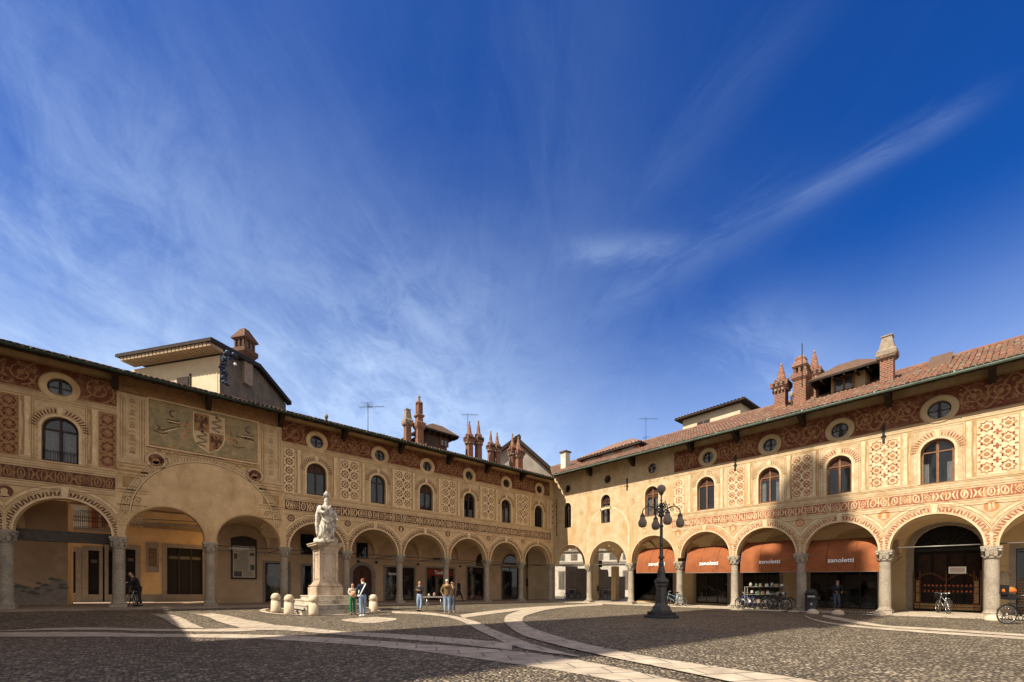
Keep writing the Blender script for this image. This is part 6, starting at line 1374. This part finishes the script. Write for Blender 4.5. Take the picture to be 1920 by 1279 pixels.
# ================================================================ people
def skin_obj(name, verts, edges, radii, mat, parent, sub=1):
    me = bpy.data.meshes.new(name); me.from_pydata([Vector(v) for v in verts], edges, []); me.materials.append(mat)
    o = bpy.data.objects.new(name, me); COL.objects.link(o); o.parent = parent
    md = o.modifiers.new('skin', 'SKIN'); md.use_smooth_shade = True
    sv_ = me.skin_vertices[0].data
    for i, r in enumerate(radii): sv_[i].radius = r if isinstance(r, tuple) else (r, r); sv_[i].use_root = (i == 0)
    if sub: s = o.modifiers.new('sub', 'SUBSURF'); s.levels = sub; s.render_levels = sub
    return o
def person(label, loc, rz, H=1.74, legs=((.02, .0), (-.02, .0)), arms=None, top=None, trousers=None, hair=None, shoes=None, lean=0.0, coat=0, hair_len=0, hood=False, skirt=False, headpitch=0, cat='person', group=None):
    """faces local -y; legs: (knee forward, foot forward) per side; arms: list of (elbow, wrist) offsets from the shoulder"""
    o = thing('person', label, cat, loc, rz, group); k = H / 1.74
    arms = arms or [((.05, .0, -.28), (.02, -.06, -.52)), ((.05, .0, -.28), (.02, -.06, -.52))]
    V = []; E_ = []; R_ = []
    def add(p, r, par=None):
        V.append((p[0] * k, p[1] * k, p[2] * k)); R_.append(tuple(x * k for x in r) if isinstance(r, tuple) else r * k)
        if par is not None: E_.append((par, len(V) - 1))
        return len(V) - 1
    ln = lambda z: -lean * max(0, z - .95)
    pel = add((0, 0, .96), (.105, .08)); sp = add((0, ln(1.15), 1.14), (.105, .08), pel); ch = add((0, ln(1.33), 1.33), (.15, .105), sp); nk = add((0, ln(1.5), 1.49), .055, ch)
    hd = add((0, ln(1.6) - .015, 1.575), (.068, .075), nk); h2 = add((0, ln(1.66) - .01, 1.645), (.078, .092), hd); h3 = add((0, ln(1.7), 1.705), (.062, .07), h2)
    LG = []; AR = []
    for s_, (kf, ff) in zip((-1, 1), legs):
        hp = add((s_ * .09, 0, .86), .065, pel); kn = add((s_ * .10, -kf, .49), .056, hp); an = add((s_ * .10, -ff, .085), .037, kn); ft = add((s_ * .11, -ff - .13, .03), .03, an); LG.append((hp, kn, an, ft))
    for s_, (el, wr) in zip((-1, 1), arms):
        sx, sy, sz_ = .175, ln(1.41), 1.40
        sh = add((s_ * sx, sy, sz_), .055, ch); e = add((s_ * (sx + el[0]), sy + el[1], sz_ + el[2]), .038, sh); w = add((s_ * (sx + wr[0]), sy + wr[1], sz_ + wr[2]), .026, e)
        dv = Vector(V[w]) / k - Vector(V[e]) / k; dv.normalize(); pl_ = Vector(V[w]) / k + dv * .06; pm = add(tuple(pl_), (.034, .018), w)
        side = dv.cross(Vector((1, 0, 0)) if abs(dv.x) < .7 else Vector((0, 1, 0))).normalized(); nrm = dv.cross(side)
        for q in range(4):      # fingers, gently curled, unequal
            b_ = pl_ + side * (-.027 + .018 * q) + dv * .02; L = (.055, .066, .062, .048)[q]; f1 = add(tuple(b_ + dv * L * .55 + nrm * .008), .0085, pm); add(tuple(b_ + dv * L + nrm * .028), .0075, f1)
        t1 = add(tuple(Vector(V[w]) / k + dv * .03 + side * -.042), .010, pm); add(tuple(Vector(V[w]) / k + dv * .075 + side * -.055 + nrm * .015), .008, t1); AR.append((sh, e, w))
    nf = add((0, ln(1.62) - .105, 1.612), .013, hd)
    skin_obj('body', V, E_, R_, M['skin'], o)
    g_ = lambda i: tuple(x / k for x in V[i])
    def sub_(name, chain_list, mat):
        v = []; e = []; r = []
        def a2(p, rr, par=None):
            v.append(tuple(x * k for x in p)); r.append(tuple(x * k for x in rr) if isinstance(rr, tuple) else rr * k)
            if par is not None: e.append((par, len(v) - 1))
            return len(v) - 1
        chain_list(a2); skin_obj(name, v, e, r, mat, o)
    def tr(a2):
        p = a2((0, 0, 1.07), (.140, .110)); p = a2((0, 0, .93), (.160, .130), p)
        for (hp, kn, an, ft) in LG:
            if skirt: a = a2(g_(hp), (.10, .10), p); b_ = a2(tuple(Vector(g_(hp)).lerp(Vector(g_(kn)), .8)), .12, a); continue
            a = a2(g_(hp), .102, p); b_ = a2(g_(kn), .074, a); c = a2(tuple(Vector(g_(kn)).lerp(Vector(g_(an)), .5)), .066, b_); a2(tuple(Vector(g_(an)) + Vector((0, 0, .03))), .058, c)
    sub_('trousers' if not skirt else 'skirt', tr, trousers)
    def jk(a2):
        p = a2((0, ln(1.0), .90 - coat), (.178 + coat * .12, .150 + coat * .1)); 
        q = a2((0, ln(1.15), 1.17), (.155, .125), p); c = a2((0, ln(1.33), 1.34), (.18, .13), q); a2((0, ln(1.45), 1.455), (.085, .075), c)
        for sh, e, w in AR: a = a2(g_(sh), .075, c); b_ = a2(g_(e), .056, a); a2(tuple(Vector(g_(e)).lerp(Vector(g_(w)), .93)), .045, b_)
    sub_('jacket', jk, top)
    def hr(a2):
        p = a2((0, ln(1.7) + .012, 1.71), (.082, .088)); q = a2((0, ln(1.66) + .045, 1.655), (.080, .070), p); s_ = a2((0, ln(1.6) + .055, 1.59), (.062, .05), q)
        if hair_len: a2((0, ln(1.5) + .075, 1.59 - hair_len), (.075, .05), s_); 
    sub_('hair' if not hood else 'hat', hr, hair)
    fc = MB(); y_ = ln(1.66) - .098
    for s_ in (-1, 1): fc.box((s_ * .03 * k, y_ * k, 1.652 * k), (.02 * k, .012 * k, .010 * k))
    fc.box((0, (ln(1.58) - .088) * k, 1.572 * k), (.045 * k, .012 * k, .010 * k)); fc.build('face', M['blk'], o)
    sh_ = MB()
    for (hp, kn, an, ft) in LG:
        a, b_ = Vector(V[an]), Vector(V[ft]); sh_.tube([tuple(a + Vector((0, .05, -.03)) * k), tuple(a + Vector((0, -.02, -.035)) * k), tuple(b_ + Vector((0, -.0, .008)) * k), tuple(b_ + Vector((0, -.05, .0)) * k)], [.04 * k, .048 * k, .042 * k, .028 * k], 8)
    sh_.build('shoes', shoes or M['blk'], o)
    return o
denim = surf('blue_denim', (.17, .25, .38), (.28, .36, .48), 5, .85); dden = surf('dark_denim', (.045, .06, .10), (.08, .10, .14), 5, .85); navy = surf('navy_wool', (.012, .017, .04), (.02, .026, .05), 8, .9)
aub = surf('auburn_hair', (.30, .095, .030), (.20, .06, .02), 9, .6); brn = surf('brown_hair', (.07, .035, .018), (.04, .02, .012), 9, .6); blk_ = surf('black_cloth', (.016, .015, .016), (.028, .026, .026), 8, .9)
olive = surf('olive_brown_coat', (.15, .10, .045), (.10, .065, .03), 7, .85); cre = surf('cream_jacket', (.60, .52, .40), (.48, .40, .30), 6, .85); whc = surf('white_hat_wool', (.72, .68, .60), (.6, .55, .48), 9, .9)
face = lambda P, Q: math.atan2(Q[1] - P[1], Q[0] - P[0]) + math.pi / 2
toward = lambda P: face(P, (CAMP.x, CAMP.y))
P = at_ground(680, 1156)
p1 = person('person seen from behind with auburn hair, navy jumper, pale jeans and a white shoulder strap', P, toward(P) + math.pi + .35, 1.78, ((.05, .12), (-.02, -.10)), [((.10, -.02, -.27), (.16, -.12, -.48)), ((.08, -.03, -.27), (.05, -.20, -.42))], navy, denim, aub, M['wht'])
mb = MB(); mb.tube([(-.10, .10, 1.50), (0.05, .165, 1.25), (.19, .14, .95), (.21, .0, .93), (.1, -.17, 1.2), (-.10, -.06, 1.50)], .028, 6, 0, True); mb.build('shoulder_strap', M['wht'], p1); mb = MB(); mb.tube([(-.08, .06, 1.53), (0, .09, 1.53), (.08, .06, 1.53)], .035, 6); mb.build('collar', M['wht'], p1)
P = at_ground(661, 1152)
p2 = person('smaller person in a cream jacket with dark curly hair beside the monument steps', P, toward(P) + .3, 1.52, ((.02, .02), (-.01, .0)), [((.05, -.05, -.25), (-.06, -.22, -.30)), ((.05, -.05, -.25), (-.06, -.22, -.34))], cre, surf('green_trousers', (.02, .20, .08), (.015, .14, .06)), brn, M['blk'], hair_len=.12)
mb = MB(); mb.sphere((-.02, -.26, .98), .17, 12, 0, (1, .6, 1)); mb.tube([(-.15, -.24, 1.05), (0, -.2, 1.32), (.13, -.24, 1.05)], .014, 5, 1); mb.build('handbag', [surf('tan_bag', (.62, .36, .22), (.5, .28, .17)), M['blk']], p2)
P = at_ground(787, 1146)
person('person with dark hair and black jacket, arms folded, left of the folding table', P, toward(P) - .5, 1.66, ((.06, -.02), (.0, .10)), [((.08, -.06, -.24), (-.10, -.24, -.16)), ((.08, -.06, -.24), (-.06, -.24, -.20))], blk_, denim, brn, M['blk'], hair_len=.16)
P = at_ground(838, 1151)
p4 = person('person in a white knit hat and hooded olive jacket seen from behind', P, toward(P) + math.pi - .1, 1.76, ((.02, .0), (-.01, -.03)), [((.10, .04, -.27), (.14, -.08, -.50)), ((.12, .02, -.26), (.02, .12, -.44))], olive, denim, whc, M['frame'], hood=True, coat=.08)
mb = MB(); mb.tube([(-.13, .02, 1.47), (-.07, .13, 1.40), (.07, .13, 1.40), (.13, .02, 1.47)], [.04, .07, .07, .04], 8); mb.build('hood', surf('tan_hood', (.26, .15, .06), (.2, .11, .045)), p4)
P = at_ground(848, 1149)
person('person in a dark brown jacket and dark jeans standing just right of the white-hatted one', P, toward(P) + math.pi - .4, 1.64, ((.03, .02), (-.01, -.06)), None, surf('dark_brown_jacket', (.07, .04, .03), (.05, .03, .025)), dden, surf('fair_hair', (.30, .20, .09), (.22, .14, .06)), M['frame'], coat=.05)
P = FA(uu(860, -1.6), -1.6, .085); P.z = FA(sA(860, -1.6), -1.6, .085).z; P = FA(sA(860, -1.9), -1.9, .085)
p6 = person('person in a dark coat striding rightwards under the left arcade', P, rad(80), 1.74, ((.18, .34), (-.05, -.38)), [((.03, .16, -.25), (.06, .26, -.46)), ((.03, -.14, -.25), (.03, -.28, -.42))], blk_, blk_, surf('dark_cap', (.02, .02, .022)), M['blk'], hood=True, coat=.14, lean=.06)
mb = MB(); mb.box((-.27, .18, .62), (.12, .36, .28)); mb.tube([(-.27, .05, .76), (-.27, .18, .88), (-.27, .30, .76)], .012, 5); mb.build('carried_bag', M['blk'], p6)
P = FB(sB(1568, -1.4), -1.4, .04 + .013 * 21)
person('person in dark clothes leaning forward in front of the bedding shop window', P, rad(-60), 1.72, ((.14, .05), (.10, -.05)), [((.04, -.10, -.25), (-.04, -.30, -.34)), ((.04, -.10, -.25), (-.04, -.30, -.36))], surf('dark_slate_coat', (.03, .034, .05), (.02, .022, .03)), dden, brn, M['blk'], lean=.25)
P = FA(sA(260, -.9), -.9, .085)
p8 = person('person in a black coat bending over a bicycle behind the left column', P, rad(-55), 1.70, ((.10, .02), (.05, -.05)), [((.05, -.20, -.16), (.02, -.42, -.20)), ((.05, -.20, -.16), (.02, -.42, -.20))], blk_, blk_, brn, M['blk'], lean=.55, coat=.12, hair_len=.08)

# ================================================================ bicycles
def bicycle(label, loc, rz, fmat, group, basket=False, seat=False, lean=.06, small=1.0):
    o = thing('bicycle', label, 'bicycle', loc, rz, group); s = small; t_ = M['tyre']
    W_ = .335 * s
    for x in (-.52 * s, .52 * s):
        w = MB(); w.tube([(x + W_ * math.cos(a), 0, W_ + W_ * math.sin(a)) for a in [2 * math.pi * i / 28 for i in range(28)]], .020 * s, 6, 0, True)
        w.tube([(x + (W_ - .028) * math.cos(a), 0, W_ + (W_ - .028) * math.sin(a)) for a in [2 * math.pi * i / 28 for i in range(28)]], .010 * s, 5, 1, True)
        for i in range(14): a = 2 * math.pi * i / 14; w.tube([(x, 0, W_), (x + (W_ - .03) * math.cos(a), 0, W_ + (W_ - .03) * math.sin(a))], .0035, 3, 1)
        w.lathe((x, 0, W_ - .03), [(.02, 0), (.03, .03), (.02, .06)], 8, 1)
        w.tube([(x + (W_ + .035) * math.cos(a), 0, W_ + (W_ + .035) * math.sin(a)) for a in [rad(20 + 14 * i) for i in range(11)]], .014, 5, 2)
        w.build('wheel', [t_, M['steel'], M['iron']], o)
    F_ = MB(); B_ = (-.06 * s, 0, .28 * s); S_ = (-.20 * s, 0, .78 * s); H_ = (.36 * s, 0, .84 * s); H2 = (.40 * s, 0, .66 * s)
    for a, b_ in ((B_, S_), (B_, H2), ((-.17 * s, 0, .60 * s), H_), ((-.52 * s, 0, W_), B_), ((-.52 * s, 0, W_), (-.18 * s, 0, .66 * s)), (H_, H2)): F_.tube([a, b_], .017 * s, 7)
    F_.tube([H2, (.43 * s, 0, .52 * s), (.52 * s, 0, W_)], .014 * s, 6); F_.tube([(-.52 * s, .0, W_ * 2 + .07), (-.22 * s, 0, W_ * 2 + .07)], .012, 5); F_.build('frame', fmat, o)
    m_ = MB(); m_.tube([(.35 * s, 0, .84 * s), (.33 * s, 0, .98 * s)], .014, 6); m_.tube([(.20 * s, -.29 * s, 1.0 * s), (.30 * s, -.24 * s, 1.02 * s), (.36 * s, -.1 * s, 1.0 * s), (.36 * s, .1 * s, 1.0 * s), (.30 * s, .24 * s, 1.02 * s), (.20 * s, .29 * s, 1.0 * s)], .013, 6); m_.build('handlebar', M['steel'], o)
    m_ = MB(); m_.lathe((-.22 * s, 0, .90 * s), [(.02, -.10), (.02, 0), (.09, .02), (.10, .05), (.06, .075)], 10, 0, True, True, 0, 1.35, .8); m_.build('saddle', M['blk'], o)
    m_ = MB(); m_.lathe((-.06 * s, .0, .28 * s), [(.085, -.01), (.085, .01)], 12, 0); m_.tube([(-.06 * s, -.06, .28 * s), (-.06 * s + .13, -.06, .18 * s), (-.06 * s + .13, -.14, .18 * s)], .012, 5); m_.tube([(-.06 * s, .06, .28 * s), (-.06 * s - .13, .06, .38 * s), (-.06 * s - .13, .14, .38 * s)], .012, 5); m_.build('crank', M['iron'], o)
    if basket:
        m_ = MB()
        for z in (.72, .80, .88, .94): m_.tube([(.48 * s + a * .15, b_ * .16, z * s) for a, b_ in ((-1, -1), (1, -1), (1, 1), (-1, 1))], .008, 4, 0, True)
        for i in range(5):
            for j in (-1, 1): m_.tube([(.48 * s - .15 + i * .075, j * .16, .94 * s), (.48 * s - .12 + i * .06, j * .13, .70 * s)], .006, 4)
        m_.build('basket', M['iron'], o)
    if seat:
        m_ = MB(); m_.box((-.50 * s, 0, .98), (.28, .26, .20), 0, 0, 1.1); m_.lathe((-.50 * s, 0, 1.12), [(.13, 0), (.18, .04), (.17, .14), (.08, .22)], 12, 1, True, True, 0, 1.2, .9); m_.box((-.66 * s, 0, 1.24), (.06, .28, .35), 0); m_.build('child_seat', [M['blk'], surf('orange_cover', (.60, .15, .025), (.48, .12, .02), 6, .6)], o)
    o.rotation_euler.x = lean
    return o
blu = plain('blue_frame_paint', (.05, .09, .32), .35); vio = plain('purple_frame_paint', (.13, .06, .16), .35); grn = plain('dark_green_paint', (.03, .07, .05), .4); slv = plain('silver_paint', (.42, .42, .42), .35, .5); sky_ = plain('light_blue_paint', (.25, .42, .55), .4)
gB = lambda x, y: gpt(x, y) + Vector((0, 0, .03))
bicycle('bicycle with blue frame and white wheel leaning at the left end of the shop rack', gB(1404, 1144), rad(80), blu, 'bicycles at the orange awnings')
bicycle('black bicycle behind the blue-framed one in front of the shop rack', gB(1428, 1141), rad(125), M['iron'], 'bicycles at the orange awnings', True)
bicycle('purple bicycle parked at the right end of the shop rack near the column', gB(1468, 1144), rad(150), vio, 'bicycles at the orange awnings')
bicycle('dark bicycle tipped against the rack beside the purple one', gB(1452, 1147), rad(75), M['iron'], 'bicycles at the orange awnings', lean=.2)
bicycle('pale blue bicycle parked against the column right of the street lamp', gB(1264, 1137), rad(120), sky_, 'bicycles at the orange awnings', True)
bicycle('bicycle with an orange-covered child seat at the far right edge', gB(1916, 1171), rad(-45), M['iron'], None, False, True)
bicycle('pale bicycle held by the bending person at the left column', FA(sA(246, -.75), -.75, .085), rad(108), slv, None)
bicycle('small silver bicycle parked in front of the iron gate', FB(sB(1768, -2.6), -2.6, .04 + .013 * 25), rad(25), slv, None, True)
k_ = 0
for x, Z in ((1066, 45), (1072, 46), (1078, 44.5)):
    P = pix(x, 1125, Z); bicycle(('dark bicycle leftmost of three in the corner arch', 'dark bicycle in the middle of three in the corner arch', 'dark bicycle rightmost of three in the corner arch')[k_], (P.x, P.y, .03), rad(10 + 35 * k_), (M['iron'], grn, M['iron'])[k_], 'bicycles behind the corner arch', True); k_ += 1
k_ = 0
for x, Z in ((1128, 43.5), (1137, 44.5), (1146, 43.0), (1153, 42.0)):
    P = pix(x, 1125, Z); bicycle(('dark bicycle leftmost in the row by the grey street wall', 'green bicycle second from the left by the grey street wall', 'dark bicycle third from the left by the grey street wall', 'silver bicycle rightmost in the row by the grey street wall')[k_], (P.x, P.y, .03), rad(-15 + 30 * k_), (M['iron'], grn, M['iron'], slv)[k_], 'bicycles by the grey street wall', k_ % 2 == 0); k_ += 1
P = pix(1118, 1125, 41.5); person('person in black standing beneath the second corner arch beside parked bicycles', (P.x, P.y, .03), toward(P) + .4, 1.74, ((.03, .02), (-.02, -.05)), None, blk_, dden, brn, M['blk'], coat=.1)

# ================================================================ awnings
def awning(label, x0, x1, yt, yb, txt, size, poles=0, d0=-.15):
    ua, ub = sorted((sB(x0, d0), sB(x1, d0))); zb_ = invB((x0 + x1) / 2, yb, d0)[1]; zt_ = invB((x0 + x1) / 2, yt, d0 - 1.0)[1]; uc = (ua + ub) / 2; o = thing('awning', label, 'awning', (0, 0, 0), 0, 'orange shop awnings'); h = zt_ - zb_; dp = 1.15
    val = .18
    def prof(t):   # t 0 at the hem, 1 at the top: short valance then a quarter round
        if t < .12: return d0, zb_ + val * t / .12
        a = (t - .12) / .88 * math.pi / 2; return d0 - dp * (1 - math.cos(a)) * 1.0, zb_ + val + (h - val) * math.sin(a)
    c = MB(FB); n = 18; nu = 10; g_ = [[c.pt((ua + (ub - ua) * j / nu, prof(i / n)[0] + .022 * math.sin(j * 2.2 + i * .7) + random.uniform(-.008, .008), prof(i / n)[1] + (.03 * math.sin(j * 1.3) if i == 0 else 0))) for j in range(nu + 1)] for i in range(n + 1)]
    for i in range(n):
        for j in range(nu): c.face((g_[i][j], g_[i][j + 1], g_[i + 1][j + 1], g_[i + 1][j]), 0, True)
    for u in (ua, ub): c.poly([(u, prof(i / n)[0], prof(i / n)[1]) for i in range(n + 1)] + [(u, d0 - dp, zb_ + val)], 0)
    for k in (1, 2): u = ua + (ub - ua) * k / 3; c.poly([(u - .006, prof(.13)[0] + .018, zb_ + .02)] + [(u - .006, prof(i / n)[0] + .018, prof(i / n)[1] + .004) for i in range(2, n + 1)] + [(u + .006, prof(i / n)[0] + .018, prof(i / n)[1] + .004) for i in range(n, 1, -1)] + [(u + .006, d0 + .018, zb_ + .02)], 1)
    c.build('canvas', [M['awn'], surf('awning_seam', (.30, .07, .02), (.28, .06, .018))], o)
    fr = MB(FB); fr.tube([(ua, d0, zb_), (ub, d0, zb_)], .02, 6)
    for u in (ua + .02, ub - .02): fr.tube([(u, prof(i / 8)[0] - .01, prof(i / 8)[1]) for i in range(9)], .015, 5); fr.tube([(u, d0, zb_ + .05), (u, D, zb_ + .9)], .018, 5)
    fr.build('frame', M['steel'] if False else M['frame'], o)
    def onc(x, y):
        z_ = zb_ + val + (h - val) * .20 + y; s_ = min(1, max(0, (z_ - zb_ - val) / (h - val))); a = math.asin(s_); return FB(uc + x, d0 - dp * (1 - math.cos(a)) + .03, z_)
    lettering(txt, size, onc, M['wht'], o, .006)
    return o
awning('terracotta awning lettered in white behind the street lamp, leftmost of four', 1193, 1272, 1027, 1074, 'zanoletti', .38)
awning('terracotta awning lettered in white, second from the left, right of the street lamp', 1285, 1376, 1024, 1074, 'zanoletti', .36)
awning('terracotta awning lettered in white above the bicycles and shop rack', 1388, 1503, 1015, 1073, 'zanoletti', .330)
awning('widest terracotta awning lettered in white, above the bedding window', 1500, 1662, 1010, 1072, 'zanoletti', .332)

# ================================================================ small things
# poster case under the left arcade
u0_, u1_ = uu(481), uu(433); zt_, zb_ = invA(457, 1006, D)[1], invA(457, 1086, D)[1]
PC = thing('notice_board', 'large dark-framed notice board with printed sheet and dark arched header under the left arcade', 'notice board'); mb = MB(FA)
mb.bx(u0_, u1_, D + .01, D + .09, zb_, zt_ - .18); A_ = arcpts((u0_ + u1_) / 2, zt_ - .2 - 1.6, 1.78, 12, math.pi * .5 - .55, math.pi * .5 + .55); mb.prism([(0, 0)], 0, 0, 0) if False else None
mb.poly([(u0_, D + .09, zt_ - .20)] + [(a, D + .09, z) for a, z in [(u0_ + (u1_ - u0_) * i / 10, zt_ - .18 + .20 * math.sin(math.pi * i / 10)) for i in range(11)]] + [(u1_, D + .09, zt_ - .20)]); mb.build('frame', M['wfr'], PC)
a, b_ = u0_ + .09, u1_ - .09; zc = zt_ - .62; mb = MB(FA); mb.bx(a, b_, D + .09, D + .095, zb_ + .10, zc, 0)
hgt = zc - zb_ - .1; ww = b_ - a
def rc(x0, x1, y0, y1, m): mb.bx(b_ - ww * x0, b_ - ww * x1, D + .096, D + .099, zc - hgt * y1, zc - hgt * y0, m)
for (x0, x1, y0, y1) in ((.05, .20, .24, .42), (.75, .96, .20, .30), (.77, .97, .58, .76), (.05, .40, .80, .97)): rc(x0, x1, y0, y1, 2)
for i in range(26):
    y = .17 + i * .031; x0, x1 = (.26, .70) if .2 < y < .44 else ((.06, .72) if y < .78 else (.46, .92)); rc(x0, x1 - random.uniform(0, .06), y, y + .010, 1)
rc(.05, .95, .035, .045, 1); rc(.5, .95, .11, .13, 1); mb.build('printed_sheet', [M['paper'], M['ink'], M['photo']], PC)
lettering('RENDEVA', .24, lambda x, y: FA(b_ - ww * .28 - x, D + .10, zc - .24 + y), M['wht'], PC, .004)
# folding table between the standing people
P = (at_ground(800, 1147) + at_ground(829, 1147)) / 2; TB = thing('folding_table', 'grey folding table with small goods between the standing people', 'table', P, rad(-42)); mb = MB(); mb.box((0, 0, .80), (1.15, .55, .035)); mb.build('table_top', surf('grey_table_top', (.34, .33, .32), (.26, .25, .24), 4, .6), TB)
for x in (-.45, .45):
    for y in (-.2, .2): mb = MB(); mb.tube([(x * .8, y, .79), (x, y, 0)], .016, 6); mb.build('leg', M['steel'], TB)
for x, y, r, h, m, lab, nm in ((-.3, .0, .07, .16, disp[0], 'small cream pot standing on the folding table', 'pot'), (.02, .05, .08, .22, surf('clay_pot', (.33, .19, .13)), 'clay-coloured jar in the middle of the folding table', 'jar')):
    mb = MB(); mb.lathe((0, 0, 0), [(r * .7, 0), (r, h * .4), (r * .8, h * .8), (r * .5, h)], 12); mb.build('tmp', m); o = bpy.data.objects[-1] if False else None
    ob = [q for q in COL.objects if q.name.startswith('tmp')][0]; ob.name = nm; ob.location = Vector(P) + Vector((x * .74 , -x * .67 + y, .82)); tag(ob, lab, nm)
# merchandise rack under the third awning
P = FB(sB(1437, -.3), -.3, .04 + .013 * 17); RK = thing('shop_rack', 'metal display rack with planters and goods between the bicycles', 'rack', P, rad(90)); mb = MB(); L = 2.3
for z in (.35, .85, 1.32):
    mb.tube([(-L / 2, -.2, z), (L / 2, -.2, z), (L / 2, .2, z), (-L / 2, .2, z)], .018, 5, 0, True)
    if z < 1.3: mb.box((0, 0, z - .01), (L, .4, .015), 0)
for x in (-L / 2, L / 2):
    for y in (-.2, .2): mb.tube([(x, y, 0), (x, y, 1.32)], .02, 5)
mb.build('frame', M['frame'], RK); mb = MB()
for k in range(26):
    x = -L / 2 + .15 + (L - .3) * ((k * .618) % 1); z = (.36, .86, 1.33)[k % 3]
    if k % 4 == 0: mb.lathe((x, random.uniform(-.1, .1), z), [(.05, 0), (.10, .12), (.06, .2), (.07, .24)], 8, k % 4)
    else: mb.box((x, random.uniform(-.12, .12), z + .09), (random.uniform(.1, .25), .12, random.uniform(.1, .24)), k % 4, random.uniform(-.3, .3), random.uniform(.5, 1))
mb.build('goods', [disp[0], surf('white_ware', (.62, .60, .55)), surf('straw_goods', (.35, .25, .13)), disp[2]], RK)
# floor-mounted cycle stand in front
P = gB(1432, 1146.5); CS = MB()
CS.box((0, 0, .04), (3.3, .12, .08), 0)
for i in range(12): x = -1.55 + i * .28; CS.tube([(x, -.02, .08), (x, -.02, .26), (x + .09, -.02, .26), (x + .09, -.02, .08)], .016, 5, 1)
o = CS.build('cycle_stand', [M['boll'], M['iron']], None, P, rad(98)); tag(o, 'low cycle stand with stone foot on the paving below the third awning', 'cycle stand')
# litter bin
P = gB(1521, 1147); BN = thing('litter_bin', 'dark round-topped litter bin beside the column', 'litter bin', P, rad(-75)); mb = MB()
mb.lathe((0, 0, 0), [(.30, 0), (.30, .05), (.29, .06), (.29, .92), (.31, .94), (.31, .98), (.28, 1.0), (.25, 1.10), (.16, 1.19), (.02, 1.23)], 18); mb.build('body', surf('dark_grey_bin_paint', (.045, .042, .04), (.03, .028, .027), 6, .5), BN)
mb = MB(); mb.bx(-.17, .17, -.325, -.28, .93, 1.03, 0); mb.build('opening', M['blk'], BN); mb = MB(); mb.bx(-.17, .17, -.302, -.296, .76, .86); mb.bx(-.05, .05, -.302, -.296, .34, .46); mb.build('sticker', surf('pale_sticker', (.42, .44, .46), (.3, .31, .33), 20), BN)
for k, (x, y, lab) in enumerate(((1524, 1151, 'low domed stone block in front of the litter bin'), (1571, 1152.5, 'low domed stone block in front of the bedding shop window'), (1648, 1155, 'low domed stone block at the foot of the column left of the iron gate'), (1862, 1164, 'low domed stone block at the foot of the column right of the iron gate'))):
    P = gpt(x, y); mb = MB(); mb.lathe((0, 0, -.02), [(.27, 0), (.265, .08), (.23, .17), (.15, .24), (.05, .27), (.005, .272)], 16); tag(mb.build('domed_stone', M['boll'], None, P), lab, 'stone block', 'domed stones along the kerb')
for (xa, ya, xb, yb, lab) in ((1571, 1152.5, 1648, 1155, 'low iron cycle rail between the two domed stones by the bedding window'), (1862, 1164, 1935, 1169, 'low iron cycle rail right of the iron gate')):
    a, b_ = gpt(xa, ya), gpt(xb, yb); v = b_ - a; L = v.length; mb = MB(); mb.tube([(.2, 0, .10), (L - .2, 0, .10)], .03, 6); n = int(L / .22)
    for i in range(n): x = .3 + i * .22; mb.tube([(x, 0, .10), (x, 0, .20), (x + .08, 0, .22), (x + .12, 0, .10)], .014, 5)
    tag(mb.build('cycle_rail', M['iron'], None, a, math.atan2(v.y, v.x)), lab, 'cycle rail')
# iron lamp on the left wing's inner wall and small round wall fittings
for x in (671, 705, 783, 862): mb = MB(FA); u = sA(x, D); mb.lathe((u, D + .1, 2.95), [(.02, 0), (.09, .03), (.10, .12), (.03, .18)], 10); mb.build('wall_fitting', M['blk'], LW)
mb = MB(FA); mb.bx(sA(971, D) - .02, sA(989, D) + .02, D + .02, D + .10, 1.4, 2.0) if False else None
mb.box((sA(988, D), D + .1, 1.75), (.35, .1, .75), 0); mb.build('wall_box', M['wfr'], LW)
